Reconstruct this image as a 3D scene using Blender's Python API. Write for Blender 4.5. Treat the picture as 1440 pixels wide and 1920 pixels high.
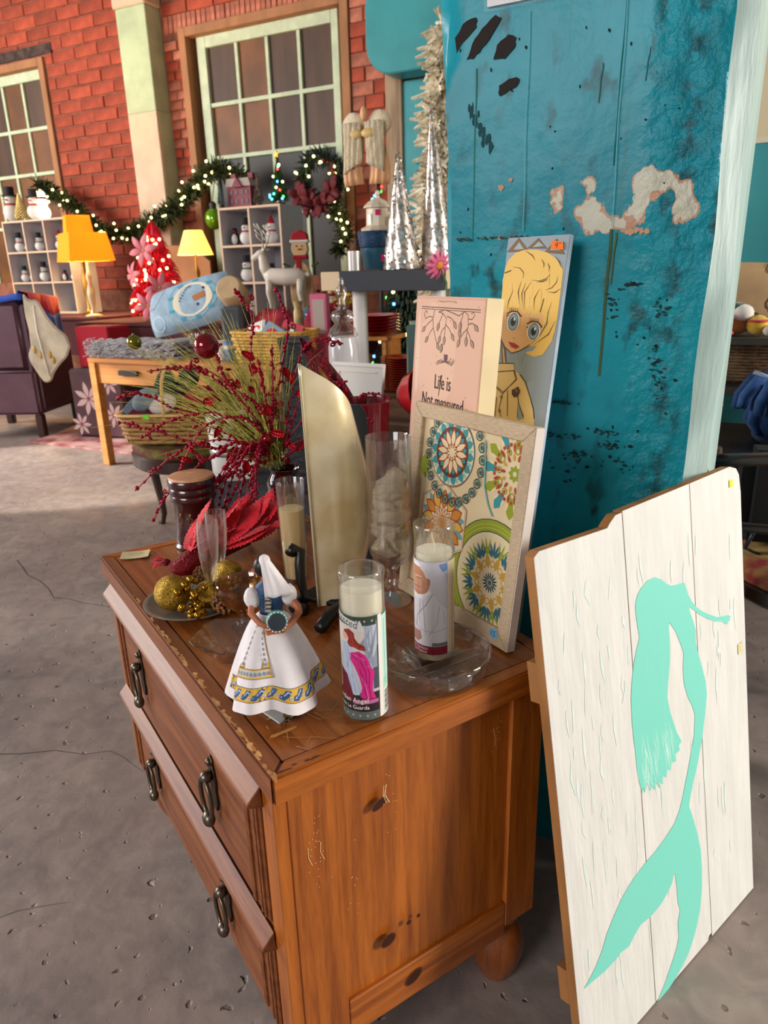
import bpy, bmesh, math, random
from mathutils import Vector, Matrix
from math import sin, cos, pi, radians, sqrt
for o in list(bpy.data.objects): bpy.data.objects.remove(o)
SC = bpy.context.scene; COL = SC.collection
R = random.Random(7)
# ---------------- camera ----------------
cam = bpy.data.cameras.new('camera'); camo = bpy.data.objects.new('camera', cam); COL.objects.link(camo)
cam.sensor_width = 36; cam.lens = 25.197; cam.clip_start = .02; cam.clip_end = 100
YAW, PITCH, ROLL = radians(117.232), radians(18.656), radians(-1.606)
fwd = Vector((cos(YAW)*cos(PITCH), sin(YAW)*cos(PITCH), -sin(PITCH)))
rgt = Vector((sin(YAW), -cos(YAW), 0)); upv = rgt.cross(fwd)
r2 = cos(ROLL)*rgt + sin(ROLL)*upv; u2 = -sin(ROLL)*rgt + cos(ROLL)*upv
mw = Matrix((( r2.x, u2.x, -fwd.x, .428), (r2.y, u2.y, -fwd.y, -.535), (r2.z, u2.z, -fwd.z, 1.180), (0, 0, 0, 1)))
camo.matrix_world = mw
cam.dof.use_dof = True; cam.dof.focus_distance = 1.15; cam.dof.aperture_fstop = 8
SC.camera = camo
# ---------------- light ----------------
SC.view_settings.view_transform = 'Standard'; SC.view_settings.look = 'None'
SC.view_settings.exposure = 0.33; SC.view_settings.gamma = 1
SC.view_settings.use_curve_mapping = False
wd = bpy.data.worlds.new('room_light'); SC.world = wd; wd.use_nodes = True
wd.node_tree.nodes['Background'].inputs[0].default_value = (1.0, .95, .9, 1)
wd.node_tree.nodes['Background'].inputs[1].default_value = .14
def area(name, loc, target, size, power, col, sy=None):
    l = bpy.data.lights.new(name, 'AREA'); l.energy = power; l.color = col; l.size = size
    if sy: l.shape = 'RECTANGLE'; l.size_y = sy
    o = bpy.data.objects.new(name, l); COL.objects.link(o); o.location = loc
    o.rotation_euler = (Vector(target)-Vector(loc)).to_track_quat('-Z', 'Y').to_euler(); return o
area('daylight_window_right', (5.0, 2.0, 1.9), (.2, .4, .75), 1.3, 250, (1.0, .95, .88), 1.6)
area('daylight_window_behind', (-1.8, -6.0, 3.1), (-.4, 1.5, .6), 3.0, 215, (1.0, .97, .95), 2.2)
area('daylight_door_left', (-7.0, -1.2, 2.0), (-1.2, .4, .2), 2.6, 120, (.90, .91, 1.0), 2.4)
area('warm_fill_left', (-9.0, .5, 3.0), (-4.5, 4.0, 1.0), 2.6, 360, (1.0, .92, .82), 2.2)  # added warm fill to brighten the back, not a known window
sp_ = bpy.data.lights.new('sun_through_doorway', 'SPOT'); sp_.energy = 5000; sp_.color = (1, .93, .82); sp_.spot_size = radians(13); sp_.spot_blend = .2; sp_.shadow_soft_size = .03
spo = bpy.data.objects.new('sun_through_doorway', sp_); COL.objects.link(spo); spo.location = (-9.5, -1.5, 3.6); spo.rotation_euler = (Vector((-3.75, 2.35, 0))-spo.location).to_track_quat('-Z', 'Y').to_euler()
# ---------------- helpers ----------------
def lin(h):
    if not isinstance(h, str): return tuple(h)
    h = h.lstrip('#'); c = [int(h[i:i+2], 16)/255 for i in (0, 2, 4)]
    return tuple(x/12.92 if x <= .04045 else ((x+.055)/1.055)**2.4 for x in c)
MATS = {}
def M(name, col='808080', rough=.5, metal=0, var=0, vs=8, bump=0, bs=40, trans=0, ior=1.45, emis=None, es=0, coat=0,
      sheen=0, col2=None, stretch=(1, 1, 1), alpha=1, rnd=0, sss=0, nosample=False, detail=4, transl=0):
    if name in MATS: return MATS[name]
    m = bpy.data.materials.new(name); m.use_nodes = True; nt = m.node_tree; N = nt.nodes; L = nt.links
    b = N['Principled BSDF']; c = lin(col)
    b.inputs['Base Color'].default_value = (*c, 1); b.inputs['Roughness'].default_value = rough
    b.inputs['Metallic'].default_value = metal; b.inputs['IOR'].default_value = ior
    b.inputs['Transmission Weight'].default_value = trans; b.inputs['Coat Weight'].default_value = coat
    b.inputs['Sheen Weight'].default_value = sheen; b.inputs['Alpha'].default_value = alpha
    if sss: b.inputs['Subsurface Weight'].default_value = sss; b.inputs['Subsurface Radius'].default_value = (.02, .012, .008); b.inputs['Subsurface Scale'].default_value = .5
    if emis: b.inputs['Emission Color'].default_value = (*lin(emis), 1); b.inputs['Emission Strength'].default_value = es
    if nosample: m.cycles.emission_sampling = 'NONE'
    src = None
    if var or bump or col2:
        tc = N.new('ShaderNodeTexCoord'); mp = N.new('ShaderNodeMapping'); L.new(tc.outputs['Object'], mp.inputs[0]); mp.inputs['Scale'].default_value = stretch
    if var or col2:
        nz = N.new('ShaderNodeTexNoise'); nz.inputs['Scale'].default_value = vs; nz.inputs['Detail'].default_value = detail; L.new(mp.outputs[0], nz.inputs['Vector'])
        rp = N.new('ShaderNodeValToRGB'); L.new(nz.outputs[0], rp.inputs[0])
        e = rp.color_ramp.elements; e[0].position = .36; e[1].position = .64
        if col2: c2 = lin(col2); e[0].color = (*c, 1); e[1].color = (*c2, 1)
        else: e[0].color = (*[x*(1-var) for x in c], 1); e[1].color = (*[min(1, x*(1+var)) for x in c], 1)
        src = rp.outputs[0]
    if rnd:
        oi = N.new('ShaderNodeObjectInfo'); hs = N.new('ShaderNodeHueSaturation')
        mr = N.new('ShaderNodeMapRange'); L.new(oi.outputs['Random'], mr.inputs[0]); mr.inputs[3].default_value = 1-rnd; mr.inputs[4].default_value = 1+rnd
        L.new(mr.outputs[0], hs.inputs['Value'])
        if src: L.new(src, hs.inputs['Color'])
        else: hs.inputs['Color'].default_value = (*c, 1)
        src = hs.outputs[0]
    if src: L.new(src, b.inputs['Base Color'])
    if bump:
        n2 = N.new('ShaderNodeTexNoise'); n2.inputs['Scale'].default_value = bs; n2.inputs['Detail'].default_value = 5; L.new(mp.outputs[0], n2.inputs['Vector'])
        bp = N.new('ShaderNodeBump'); bp.inputs['Strength'].default_value = bump; bp.inputs['Distance'].default_value = .01
        L.new(n2.outputs[0], bp.inputs['Height']); L.new(bp.outputs[0], b.inputs['Normal'])
    if transl:
        t = N.new('ShaderNodeBsdfTranslucent'); t.inputs[0].default_value = (*c, 1)
        mx = N.new('ShaderNodeMixShader'); mx.inputs[0].default_value = transl
        L.new(b.outputs[0], mx.inputs[1]); L.new(t.outputs[0], mx.inputs[2]); L.new(mx.outputs[0], N['Material Output'].inputs[0])
    MATS[name] = m; return m
def PM(hexc, rough=.55, metal=0):
    m = M('paint_'+hexc+str(rough)+('m' if metal else ''), hexc, rough, metal)
    if rough > .5: m.node_tree.nodes['Principled BSDF'].inputs['Specular IOR Level'].default_value = .2
    return m
def thin_glass(name, tint=(1, 1, 1), ior=1.5, rough=.02, bump=0, bs=60, k=1.0):
    m = bpy.data.materials.new(name); m.use_nodes = True; nt = m.node_tree; N = nt.nodes; L = nt.links
    tr = N.new('ShaderNodeBsdfTransparent'); tr.inputs[0].default_value = (*tint, 1); gl = N.new('ShaderNodeBsdfGlossy'); gl.inputs['Roughness'].default_value = rough
    fr = N.new('ShaderNodeLayerWeight'); fr.inputs[0].default_value = .5; mx = N.new('ShaderNodeMixShader'); pw = N.new('ShaderNodeMath'); pw.operation = 'POWER'; pw.inputs[1].default_value = 3.5; L.new(fr.outputs['Facing'], pw.inputs[0])
    mu = N.new('ShaderNodeMath'); mu.operation = 'MULTIPLY_ADD'; mu.use_clamp = True; mu.inputs[1].default_value = .85*k; mu.inputs[2].default_value = .06*k
    L.new(pw.outputs[0], mu.inputs[0]); L.new(mu.outputs[0], mx.inputs[0]); L.new(tr.outputs[0], mx.inputs[1]); L.new(gl.outputs[0], mx.inputs[2])
    b = N['Principled BSDF']; b.inputs['Transmission Weight'].default_value = 1; b.inputs['Roughness'].default_value = rough; b.inputs['Base Color'].default_value = (*tint, 1); m2 = N.new('ShaderNodeMixShader'); m2.inputs[0].default_value = .2
    L.new(mx.outputs[0], m2.inputs[1]); L.new(b.outputs[0], m2.inputs[2]); L.new(m2.outputs[0], N['Material Output'].inputs[0])
    if bump:
        tc = N.new('ShaderNodeTexCoord'); n = N.new('ShaderNodeTexNoise'); n.inputs['Scale'].default_value = bs; L.new(tc.outputs['Object'], n.inputs[0]); bp = N.new('ShaderNodeBump'); bp.inputs['Strength'].default_value = bump; bp.inputs['Distance'].default_value = .004; L.new(n.outputs[0], bp.inputs['Height']); L.new(bp.outputs[0], gl.inputs['Normal']); L.new(bp.outputs[0], fr.inputs['Normal'])
    return m
class MB:
    def __init__(s): s.v = []; s.f = []; s.m = []
    def add(s, vs, fs, mi=0):
        o = len(s.v); s.v += [tuple(v) for v in vs]; s.f += [tuple(i+o for i in f) for f in fs]; s.m += [mi]*len(fs); return s
    def box(s, x0, x1, y0, y1, z0, z1, mi=0, mat=None):
        vs = [(x, y, z) for z in (z0, z1) for y in (y0, y1) for x in (x0, x1)]
        if mat: vs = [mat @ Vector(v) for v in vs]
        return s.add(vs, [(0, 2, 3, 1), (4, 5, 7, 6), (0, 1, 5, 4), (2, 6, 7, 3), (0, 4, 6, 2), (1, 3, 7, 5)], mi)
    def lathe(s, prof, n=24, c=(0, 0, 0), mi=0, mat=None, cap=True, sy=1, fn=None):
        vs = []; fs = []; k = len(prof)
        for (r, z) in prof:
            for j in range(n):
                a = 2*pi*j/n; rr = r*(fn(a, z) if fn else 1)
                v = Vector((rr*cos(a), rr*sin(a)*sy, z)); 
                if mat: v = mat @ v
                vs.append((v[0]+c[0], v[1]+c[1], v[2]+c[2]))
        for i in range(k-1):
            for j in range(n): fs.append((i*n+j, i*n+(j+1) % n, (i+1)*n+(j+1) % n, (i+1)*n+j))
        if cap: fs.append(tuple(range(n-1, -1, -1))); fs.append(tuple((k-1)*n+j for j in range(n)))
        return s.add(vs, fs, mi)
    def tube(s, path, r, n=8, mi=0, cap=True, flat=None):
        P = [Vector(p) for p in path]; k = len(P); vs = []; fs = []; side = None
        for i, p in enumerate(P):
            t = (P[min(i+1, k-1)]-P[max(i-1, 0)]); t = t.normalized() if t.length > 1e-9 else Vector((0, 0, 1))
            if side is None:
                a = Vector((0, 0, 1)) if abs(t.z) < .9 else Vector((1, 0, 0)); side = t.cross(a).normalized()
            else:
                side = (side - t*side.dot(t)); side = side.normalized() if side.length > 1e-6 else t.orthogonal().normalized()
            b = t.cross(side); rr = r(i/(k-1)) if callable(r) else r
            for j in range(n):
                a = 2*pi*j/n; vs.append(p+side*(rr*cos(a))+b*(rr*(flat or 1)*sin(a)))
        for i in range(k-1):
            for j in range(n): fs.append((i*n+j, i*n+(j+1) % n, (i+1)*n+(j+1) % n, (i+1)*n+j))
        if cap: fs.append(tuple(range(n-1, -1, -1))); fs.append(tuple((k-1)*n+j for j in range(n)))
        return s.add(vs, fs, mi)
    def sph(s, c, r, sc=(1, 1, 1), n=12, mi=0, mat=None, fn=None):
        m = max(4, n//2); vs = [(0, 0, -1)]; fs = []
        for i in range(1, m):
            t = pi*i/m
            for j in range(n): vs.append((sin(t)*cos(2*pi*j/n), sin(t)*sin(2*pi*j/n), -cos(t)))
        vs.append((0, 0, 1)); e = len(vs)-1
        for j in range(n):
            fs.append((0, 1+(j+1) % n, 1+j)); fs.append((e, 1+(m-2)*n+j, 1+(m-2)*n+(j+1) % n))
        for i in range(m-2):
            for j in range(n): fs.append((1+i*n+j, 1+i*n+(j+1) % n, 1+(i+1)*n+(j+1) % n, 1+(i+1)*n+j))
        out = []
        for v in vs:
            k = fn(Vector(v)) if fn else 1
            w = Vector((v[0]*r*sc[0]*k, v[1]*r*sc[1]*k, v[2]*r*sc[2]*k))
            if mat: w = mat @ w
            out.append((w[0]+c[0], w[1]+c[1], w[2]+c[2]))
        return s.add(out, fs, mi)
    def prism(s, poly, z0, z1, mi=0, mat=None):
        n = len(poly); vs = [(x, y, z0) for x, y in poly]+[(x, y, z1) for x, y in poly]
        if mat: vs = [mat @ Vector(v) for v in vs]
        return s.add(vs, [tuple(range(n-1, -1, -1)), tuple(range(n, 2*n))]+[(i, (i+1) % n, n+(i+1) % n, n+i) for i in range(n)], mi)
    def sheet(s, fn, nu, nv, th=0, mi=0):
        g = [[Vector(fn(i/nu, j/nv)) for i in range(nu+1)] for j in range(nv+1)]; W = nu+1
        vs = [p for row in g for p in row]; fs = [(j*W+i, j*W+i+1, (j+1)*W+i+1, (j+1)*W+i) for j in range(nv) for i in range(nu)]
        if th:
            o = len(vs); nn = []
            for j in range(nv+1):
                for i in range(nu+1):
                    a = g[j][min(i+1, nu)]-g[j][max(i-1, 0)]; b = g[min(j+1, nv)][i]-g[max(j-1, 0)][i]
                    c = a.cross(b); nn.append(g[j][i]-(c.normalized() if c.length > 1e-12 else Vector((0, 0, 1)))*th)
            vs += nn; fs += [tuple(o+k for k in reversed(f)) for f in list(fs)]
            rim = [j*W for j in range(nv+1)]; 
            bd = [i for i in range(W)]+[j*W+nu for j in range(1, nv+1)]+[nv*W+i for i in range(nu-1, -1, -1)]+[j*W for j in range(nv-1, 0, -1)]
            for q in range(len(bd)):
                a, b = bd[q], bd[(q+1) % len(bd)]; fs.append((b, a, o+a, o+b))
        return s.add(vs, fs, mi)
    def build(s, name, mats, parent=None, smooth=None, bev=0, mw=None, seg=1):
        me = bpy.data.meshes.new(name); me.from_pydata(s.v, [], s.f)
        for m in (mats if isinstance(mats, (list, tuple)) else [mats]): me.materials.append(m)
        if any(s.m): me.polygons.foreach_set('material_index', s.m)
        if bev:
            bm = bmesh.new(); bm.from_mesh(me); bmesh.ops.bevel(bm, geom=list(bm.edges), offset=bev, segments=seg, affect='EDGES', clamp_overlap=True); bm.to_mesh(me); bm.free()
        if smooth:
            me.polygons.foreach_set('use_smooth', [True]*len(me.polygons))
            if smooth is not True: me.set_sharp_from_angle(angle=radians(smooth))
        o = bpy.data.objects.new(name, me); COL.objects.link(o)
        if parent: o.parent = parent
        if mw is not None: o.matrix_world = mw
        return o
def tag(o, label=None, cat=None, group=None, kind=None):
    if label: o['label'] = label
    if cat: o['category'] = cat
    if group: o['group'] = group
    if kind: o['kind'] = kind
    return o
def T(name, label, cat, loc=(0, 0, 0), rz=0, group=None, mw=None, kind=None):
    o = bpy.data.objects.new(name, None); COL.objects.link(o); o.empty_display_size = .05
    if mw is not None: o.matrix_world = mw
    else: o.location = loc; o.rotation_euler = (0, 0, rz)
    return tag(o, label, cat, group, kind)
def copytree(o, parent=None):
    c = o.copy(); COL.objects.link(c)
    if parent: c.parent = parent
    for ch_ in o.children: copytree(ch_, c)
    return c
def inst(o, name, parent, loc=None, mw=None, rot=None):
    c = bpy.data.objects.new(name, o.data); COL.objects.link(c); c.parent = parent
    if loc is not None: c.location = loc
    if rot is not None: c.rotation_euler = rot
    if mw is not None: c.matrix_local = mw
    return c
class Print:
    """flat print: coloured shapes laid in thin layers; fmap bends them onto a surface"""
    def __init__(s, fmap=None, du=.006, step=.00002, base=.0003): s.sh = []; s.f = fmap; s.du = du; s.step = step; s.b = base
    def poly(s, pts, col): s.sh.append((col, [tuple(p) for p in pts])); return s
    def rect(s, x0, x1, y0, y1, col): return s.poly([(x0, y0), (x1, y0), (x1, y1), (x0, y1)], col)
    def ell(s, c, rx, ry, col, n=20, rot=0): return s.poly([(c[0]+rx*cos(2*pi*i/n)*cos(rot)-ry*sin(2*pi*i/n)*sin(rot), c[1]+rx*cos(2*pi*i/n)*sin(rot)+ry*sin(2*pi*i/n)*cos(rot)) for i in range(n)], col)
    def stroke(s, pts, w, col, closed=False, taper=False):
        P = [Vector(p) for p in pts]; k = len(P); A = []; B = []
        for i, p in enumerate(P):
            a = P[(i-1) % k] if closed else P[max(i-1, 0)]; b = P[(i+1) % k] if closed else P[min(i+1, k-1)]
            t = (b-a); t = t.normalized() if t.length > 1e-9 else Vector((1, 0)); n = Vector((-t.y, t.x))
            ww = w/2*(1-.8*abs(2*i/(k-1)-1)) if taper and k > 1 else w/2
            A.append(p+n*ww); B.append(p-n*ww)
        for i in range(k if closed else k-1):
            j = (i+1) % k; s.sh.append((col, [tuple(A[i]), tuple(B[i]), tuple(B[j]), tuple(A[j])], i > 0))
        return s
    def ring(s, c, r, w, col, n=28): return s.stroke([(c[0]+r*cos(2*pi*i/n), c[1]+r*sin(2*pi*i/n)) for i in range(n)], w, col, True)
    def petal(s, c, a, r0, r1, w, col, n=5):
        d = Vector((cos(a), sin(a))); q = Vector((-d.y, d.x)); c = Vector(c); A = []; B = []
        for i in range(n+1):
            t = i/n; p = c+d*(r0+(r1-r0)*t); ww = w/2*sin(pi*min(1, t*.97+.015))
            A.append(p+q*ww); B.append(p-q*ww)
        return s.poly(A+B[::-1], col)
    def text(s, body, pos, size, col, align='LEFT', shear=0, sx=1, rot=0):
        cu = bpy.data.curves.new('lettering', 'FONT'); cu.body = body; cu.size = size; cu.align_x = align; cu.shear = shear; cu.resolution_u = 2
        o = bpy.data.objects.new('lettering', cu); COL.objects.link(o); bpy.context.view_layer.update()
        me = bpy.data.meshes.new_from_object(o.evaluated_get(bpy.context.evaluated_depsgraph_get()))
        first = True
        for p in me.polygons:
            s.sh.append((col, [(me.vertices[i].co.x*sx*cos(rot)-me.vertices[i].co.y*sin(rot)+pos[0], me.vertices[i].co.x*sx*sin(rot)+me.vertices[i].co.y*cos(rot)+pos[1]) for i in p.vertices], not first)); first = False
        bpy.data.objects.remove(o); bpy.data.curves.remove(cu); bpy.data.meshes.remove(me); return s
    def build(s, name, parent, rough=.55, metal=0):
        mb = MB(); cols = []; z = s.b; last = None
        for it in s.sh:
            col, pts = it[0], it[1]
            z += s.step if col != last else (0 if len(it) > 2 and it[2] else 1e-6); last = col
            if col not in cols: cols.append(col)
            mi = cols.index(col)
            if not s.f: mb.add([(x, y, z) for x, y in pts], [tuple(range(len(pts)))], mi)
            else:
                bm = bmesh.new(); bm.faces.new([bm.verts.new((x, y, 0)) for x, y in pts])
                xs = [p[0] for p in pts]; x = math.ceil(min(xs)/s.du)*s.du
                while x < max(xs):
                    bmesh.ops.bisect_plane(bm, geom=bm.verts[:]+bm.edges[:]+bm.faces[:], plane_co=(x, 0, 0), plane_no=(1, 0, 0)); x += s.du
                bm.verts.index_update()
                mb.add([s.f(v.co.x, v.co.y, z) for v in bm.verts], [tuple(v.index for v in f.verts) for f in bm.faces], mi); bm.free()
        return mb.build(name, [PM(c, rough, metal) for c in cols], parent)
def blob(c, rx, ry, n=14, j=.35, rnd=None):
    rnd = rnd or R
    return [(c[0]+rx*(1-j*rnd.random())*cos(2*pi*i/n), c[1]+ry*(1-j*rnd.random())*sin(2*pi*i/n)) for i in range(n)]
HT = .637
C60, S60 = cos(radians(60)), sin(radians(60))
def ch(x, y, z=0): return Vector((x*C60-y*S60, x*S60+y*C60, z+HT))
CHM = Matrix.Rotation(radians(60), 4, 'Z')
def plane_mat(x0, th, psi, u0=0):
    th, psi = radians(th), radians(psi)
    n = Vector((cos(psi), sin(psi), 0)); l = Vector((-sin(psi), cos(psi), 0)); up = n*sin(th)+Vector((0, 0, cos(th))); u = -l; nn = u.cross(up)
    o = Vector((x0, 0, HT))+u*u0
    m = Matrix(((u.x, up.x, nn.x, o.x), (u.y, up.y, nn.y, o.y), (u.z, up.z, nn.z, o.z), (0, 0, 0, 1)))
    return CHM @ m
# ================= setting =================
def floor_mat():
    m = bpy.data.materials.new('worn_concrete'); m.use_nodes = True; nt = m.node_tree; N = nt.nodes; L = nt.links; b = N['Principled BSDF']
    tc = N.new('ShaderNodeTexCoord')
    def noise(sc, det=6, dist=0):
        n = N.new('ShaderNodeTexNoise'); n.inputs['Scale'].default_value = sc; n.inputs['Detail'].default_value = det; n.inputs['Distortion'].default_value = dist; L.new(tc.outputs['Object'], n.inputs[0]); return n
    def ramp(src, p0, c0, p1, c1):
        r = N.new('ShaderNodeValToRGB'); e = r.color_ramp.elements; e[0].position = p0; e[0].color = (*c0, 1); e[1].position = p1; e[1].color = (*c1, 1); L.new(src, r.inputs[0]); return r
    r1 = ramp(noise(1.6, 8).outputs[0], .3, lin('7b6d69'), .7, lin('a3938b'))
    r2 = ramp(noise(14, 6, 1).outputs[0], .35, (.78, .78, .78), .65, (1.06, 1.05, 1.03))
    mx = N.new('ShaderNodeMix'); mx.data_type = 'RGBA'; mx.blend_type = 'MULTIPLY'; mx.inputs[0].default_value = 1
    L.new(r1.outputs[0], mx.inputs[6]); L.new(r2.outputs[0], mx.inputs[7])
    pr = ramp(noise(36, 1.5, .15).outputs[0], .69, (1, 1, 1), .75, (0, 0, 0))
    mxp = N.new('ShaderNodeMix'); mxp.data_type = 'RGBA'; mxp.blend_type = 'MIX'; mxp.inputs[0].default_value = 0; L.new(pr.outputs[0], mxp.inputs[6])
    dk = ramp(pr.outputs[0], 0, (.62, .56, .52), 1, (1, 1, 1)); mx3 = N.new('ShaderNodeMix'); mx3.data_type = 'RGBA'; mx3.blend_type = 'MULTIPLY'; mx3.inputs[0].default_value = 1; L.new(mx.outputs[2], mx3.inputs[6]); L.new(dk.outputs[0], mx3.inputs[7])
    L.new(mx3.outputs[2], b.inputs['Base Color'])
    add = N.new('ShaderNodeMath'); add.operation = 'MULTIPLY_ADD'; L.new(mxp.outputs[2], add.inputs[0]); add.inputs[1].default_value = .9; nsm = N.new('ShaderNodeMath'); nsm.operation = 'MULTIPLY'; nsm.inputs[1].default_value = .35; L.new(noise(22, 8).outputs[0], nsm.inputs[0]); L.new(nsm.outputs[0], add.inputs[2])
    bp = N.new('ShaderNodeBump'); bp.inputs['Strength'].default_value = .7; bp.inputs['Distance'].default_value = .009; L.new(add.outputs[0], bp.inputs['Height']); L.new(bp.outputs[0], b.inputs['Normal'])
    rr = ramp(noise(5).outputs[0], .3, (.42,)*3, .7, (.7,)*3); L.new(rr.outputs[0], b.inputs['Roughness'])
    return m
fl = MB().box(-12, 5.5, -7, 5.6, -.1, 0).build('floor', floor_mat()); tag(fl, 'grey worn concrete floor with pits and cracks', None, kind='structure')
# hairline cracks in the slab, each a shallow dark ribbon
ck = M('crack_dirt', '3d342e', .9)
for pts in ([(.62, .30), (.66, .42), (.72, .47), (.80, .58), (.86, .60), (.95, .74)], [(.85, .55), (.92, .50), (1.0, .52)],
            [(-2.0, .2), (-1.6, .42), (-1.3, .36), (-.95, .55), (-.7, .5)], [(-2.4, 1.35), (-1.9, 1.15), (-1.5, 1.2), (-1.05, .95)], [(-1.35, -.25), (-1.1, .0), (-.8, .02), (-.62, .2)]):
    mb = MB(); P = [Vector((*p, .0006)) for p in pts]
    q = []
    for i in range(len(P)-1):
        for t in range(5): v = P[i].lerp(P[i+1], t/5); q.append(v+Vector((R.uniform(-.012, .012), R.uniform(-.012, .012), 0)))
    mb.tube(q, lambda t: .0022*(1.1-t), 4, flat=.2); o = mb.build('floor_crack', ck, fl)

WY = 5.5
mortar = M('old_mortar', '8f5a48', .95, bump=.6, bs=60, var=.25, vs=10)
brick_m = M('red_brick', 'a5472f', .8, var=.26, vs=7, bump=.35, bs=45, rnd=.22)
brick_pale = M('pale_worn_brick', 'b06a54', .85, var=.35, vs=9, bump=.5, bs=50, rnd=.2)
wins = [(-8.2, -6.50, 1.15, 3.32), (-4.63, -2.90, 1.15, 3.30)]
wb = MB(); xs = [-9, -8.2, -6.5, -4.63, -2.9, .4]
for i in range(len(xs)-1):
    x0, x1 = xs[i], xs[i+1]; op = [w for w in wins if abs(w[0]-x0) < .01]
    if op: wb.box(x0, x1, WY, WY+.35, 0, op[0][2]); wb.box(x0, x1, WY, WY+.35, op[0][3], 4.4)
    else: wb.box(x0, x1, WY, WY+.35, 0, 4.4)
wall = wb.build('wall_back', mortar); tag(wall, 'red brick back wall with soldier course over the windows', None, kind='structure')
cache = {}
def brick(w, h, x, z, d=.014, m=None, rot=0):
    k = (round(w, 2), round(h, 2), m.name if m else '')
    if k not in cache:
        a, b = k[0]/2, k[1]/2; e = .005
        vs = [(-a, .02, -b), (a, .02, -b), (a, .02, b), (-a, .02, b), (-a, -d+e, -b), (a, -d+e, -b), (a, -d+e, b), (-a, -d+e, b), (-a+e, -d, -b+e), (a-e, -d, -b+e), (a-e, -d, b-e), (-a+e, -d, b-e)]
        fs = [(8, 9, 10, 11), (4, 5, 9, 8), (5, 6, 10, 9), (6, 7, 11, 10), (7, 4, 8, 11), (0, 1, 5, 4), (1, 2, 6, 5), (2, 3, 7, 6), (3, 0, 4, 7)]
        o = MB().add(vs, fs).build('brick', m or brick_m, wall); o.location = (x, WY, z); cache[k] = o
    else:
        o = inst(cache[k], 'brick', wall, (x, WY, z))
    o.rotation_euler = (R.uniform(-.012, .012), rot+R.uniform(-.006, .006), R.uniform(-.012, .012)); o.location.y = WY+R.uniform(-.006, .005)
nb = 0; CR = .1165; BL = .318; row = 0; z = 1.05
blocks = [(-8.2, -6.44), (-5.24, -4.86), (-4.7, -2.82)]
while z < 4.2:
    zc = z+CR/2; off = (row % 2)*BL/2+R.uniform(-.01, .01); x = -8.4-off
    while x < -5.2:
        a, b = x+.006, min(x+BL-.006, -5.21); open_ = a < -6.44 and zc < 3.36+.06
        if open_: a = max(a, -6.44)
        if b-a > .05 and not (open_ and zc > 3.4): brick(b-a, CR-.012, (a+b)/2, zc); nb += 1
        x += BL
    z += CR; row += 1
# weathered narrow bricks beside and over the middle window
z = 1.2; row = 0
while z < 3.24:
    for (a, b) in ([(-4.85, -4.76), (-4.75, -4.645)] if row % 2 else [(-4.85, -4.70), (-4.69, -4.645)]):
        brick(b-a, .07, (a+b)/2, z+.04, m=brick_pale if R.random() < .6 else brick_m, d=.008+R.random()*.006); nb += 1
    z += .082; row += 1
x = -4.80
while x < -2.86:
    brick(.046, .14, x, 3.375, m=brick_pale, rot=R.uniform(-.03, .03)); nb += 1; x += .055
for r_, zz in enumerate((3.50, 3.615, 3.73, 3.85)):
    x = -4.84+(r_ % 2)*.15
    while x < -2.5: brick(.29, .10, x+.15, zz, m=brick_pale if R.random() < .4 else brick_m); nb += 1; x += .305
z = 1.5; row = 0
while z < 3.45:
    for (a, b) in ([(-2.86, -2.74), (-2.73, -2.56)] if row % 2 else [(-2.86, -2.66), (-2.65, -2.50)]):
        brick(b-a, .095, (a+b)/2, z+.05, m=brick_pale if R.random() < .35 else brick_m, d=.01+R.random()*.008); nb += 1
    z += .107; row += 1
# iron lintel over the left window
tag(MB().box(-8.2, -6.33, WY-.02, WY+.02, 3.37, 3.46).build('trim_1', M('rusty_iron', '46352f', .8, var=.5, vs=14, bump=.4, bs=30)), 'dark rusty iron lintel above the left window', kind='structure')
# painted pilaster between the windows
mint = M('mint_paint', 'b9c79d', .6, var=.12, vs=5, bump=.2, bs=25); mintw = M('mint_sash', 'c9d6b4', .55, var=.1, vs=9, bump=.2, bs=50)
cream = M('cream_plaster', 'd8bfa2', .7, var=.1, vs=4, bump=.25, bs=25)
pil = T('wall_pilaster', 'mint and white painted pilaster between the brick bays', None, (-5.045, 5.4, 0), kind='structure')
MB().box(-.181, .18, -.1, .1, 2.66, 3.52).build('painted_shaft', mint, pil, bev=.006)
MB().box(-.1815, .1805, -.101, .1, .0, 2.66).build('whitewashed_shaft', cream, pil, bev=.006)
MB().box(.1806, .1825, -.07, .1, 1.5, 2.66).build('mint_side_stripe', mint, pil)
MB().box(-.2, .2, -.12, .1, 3.52, 4.3).build('plaster_cap', cream, pil, bev=.012)
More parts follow.
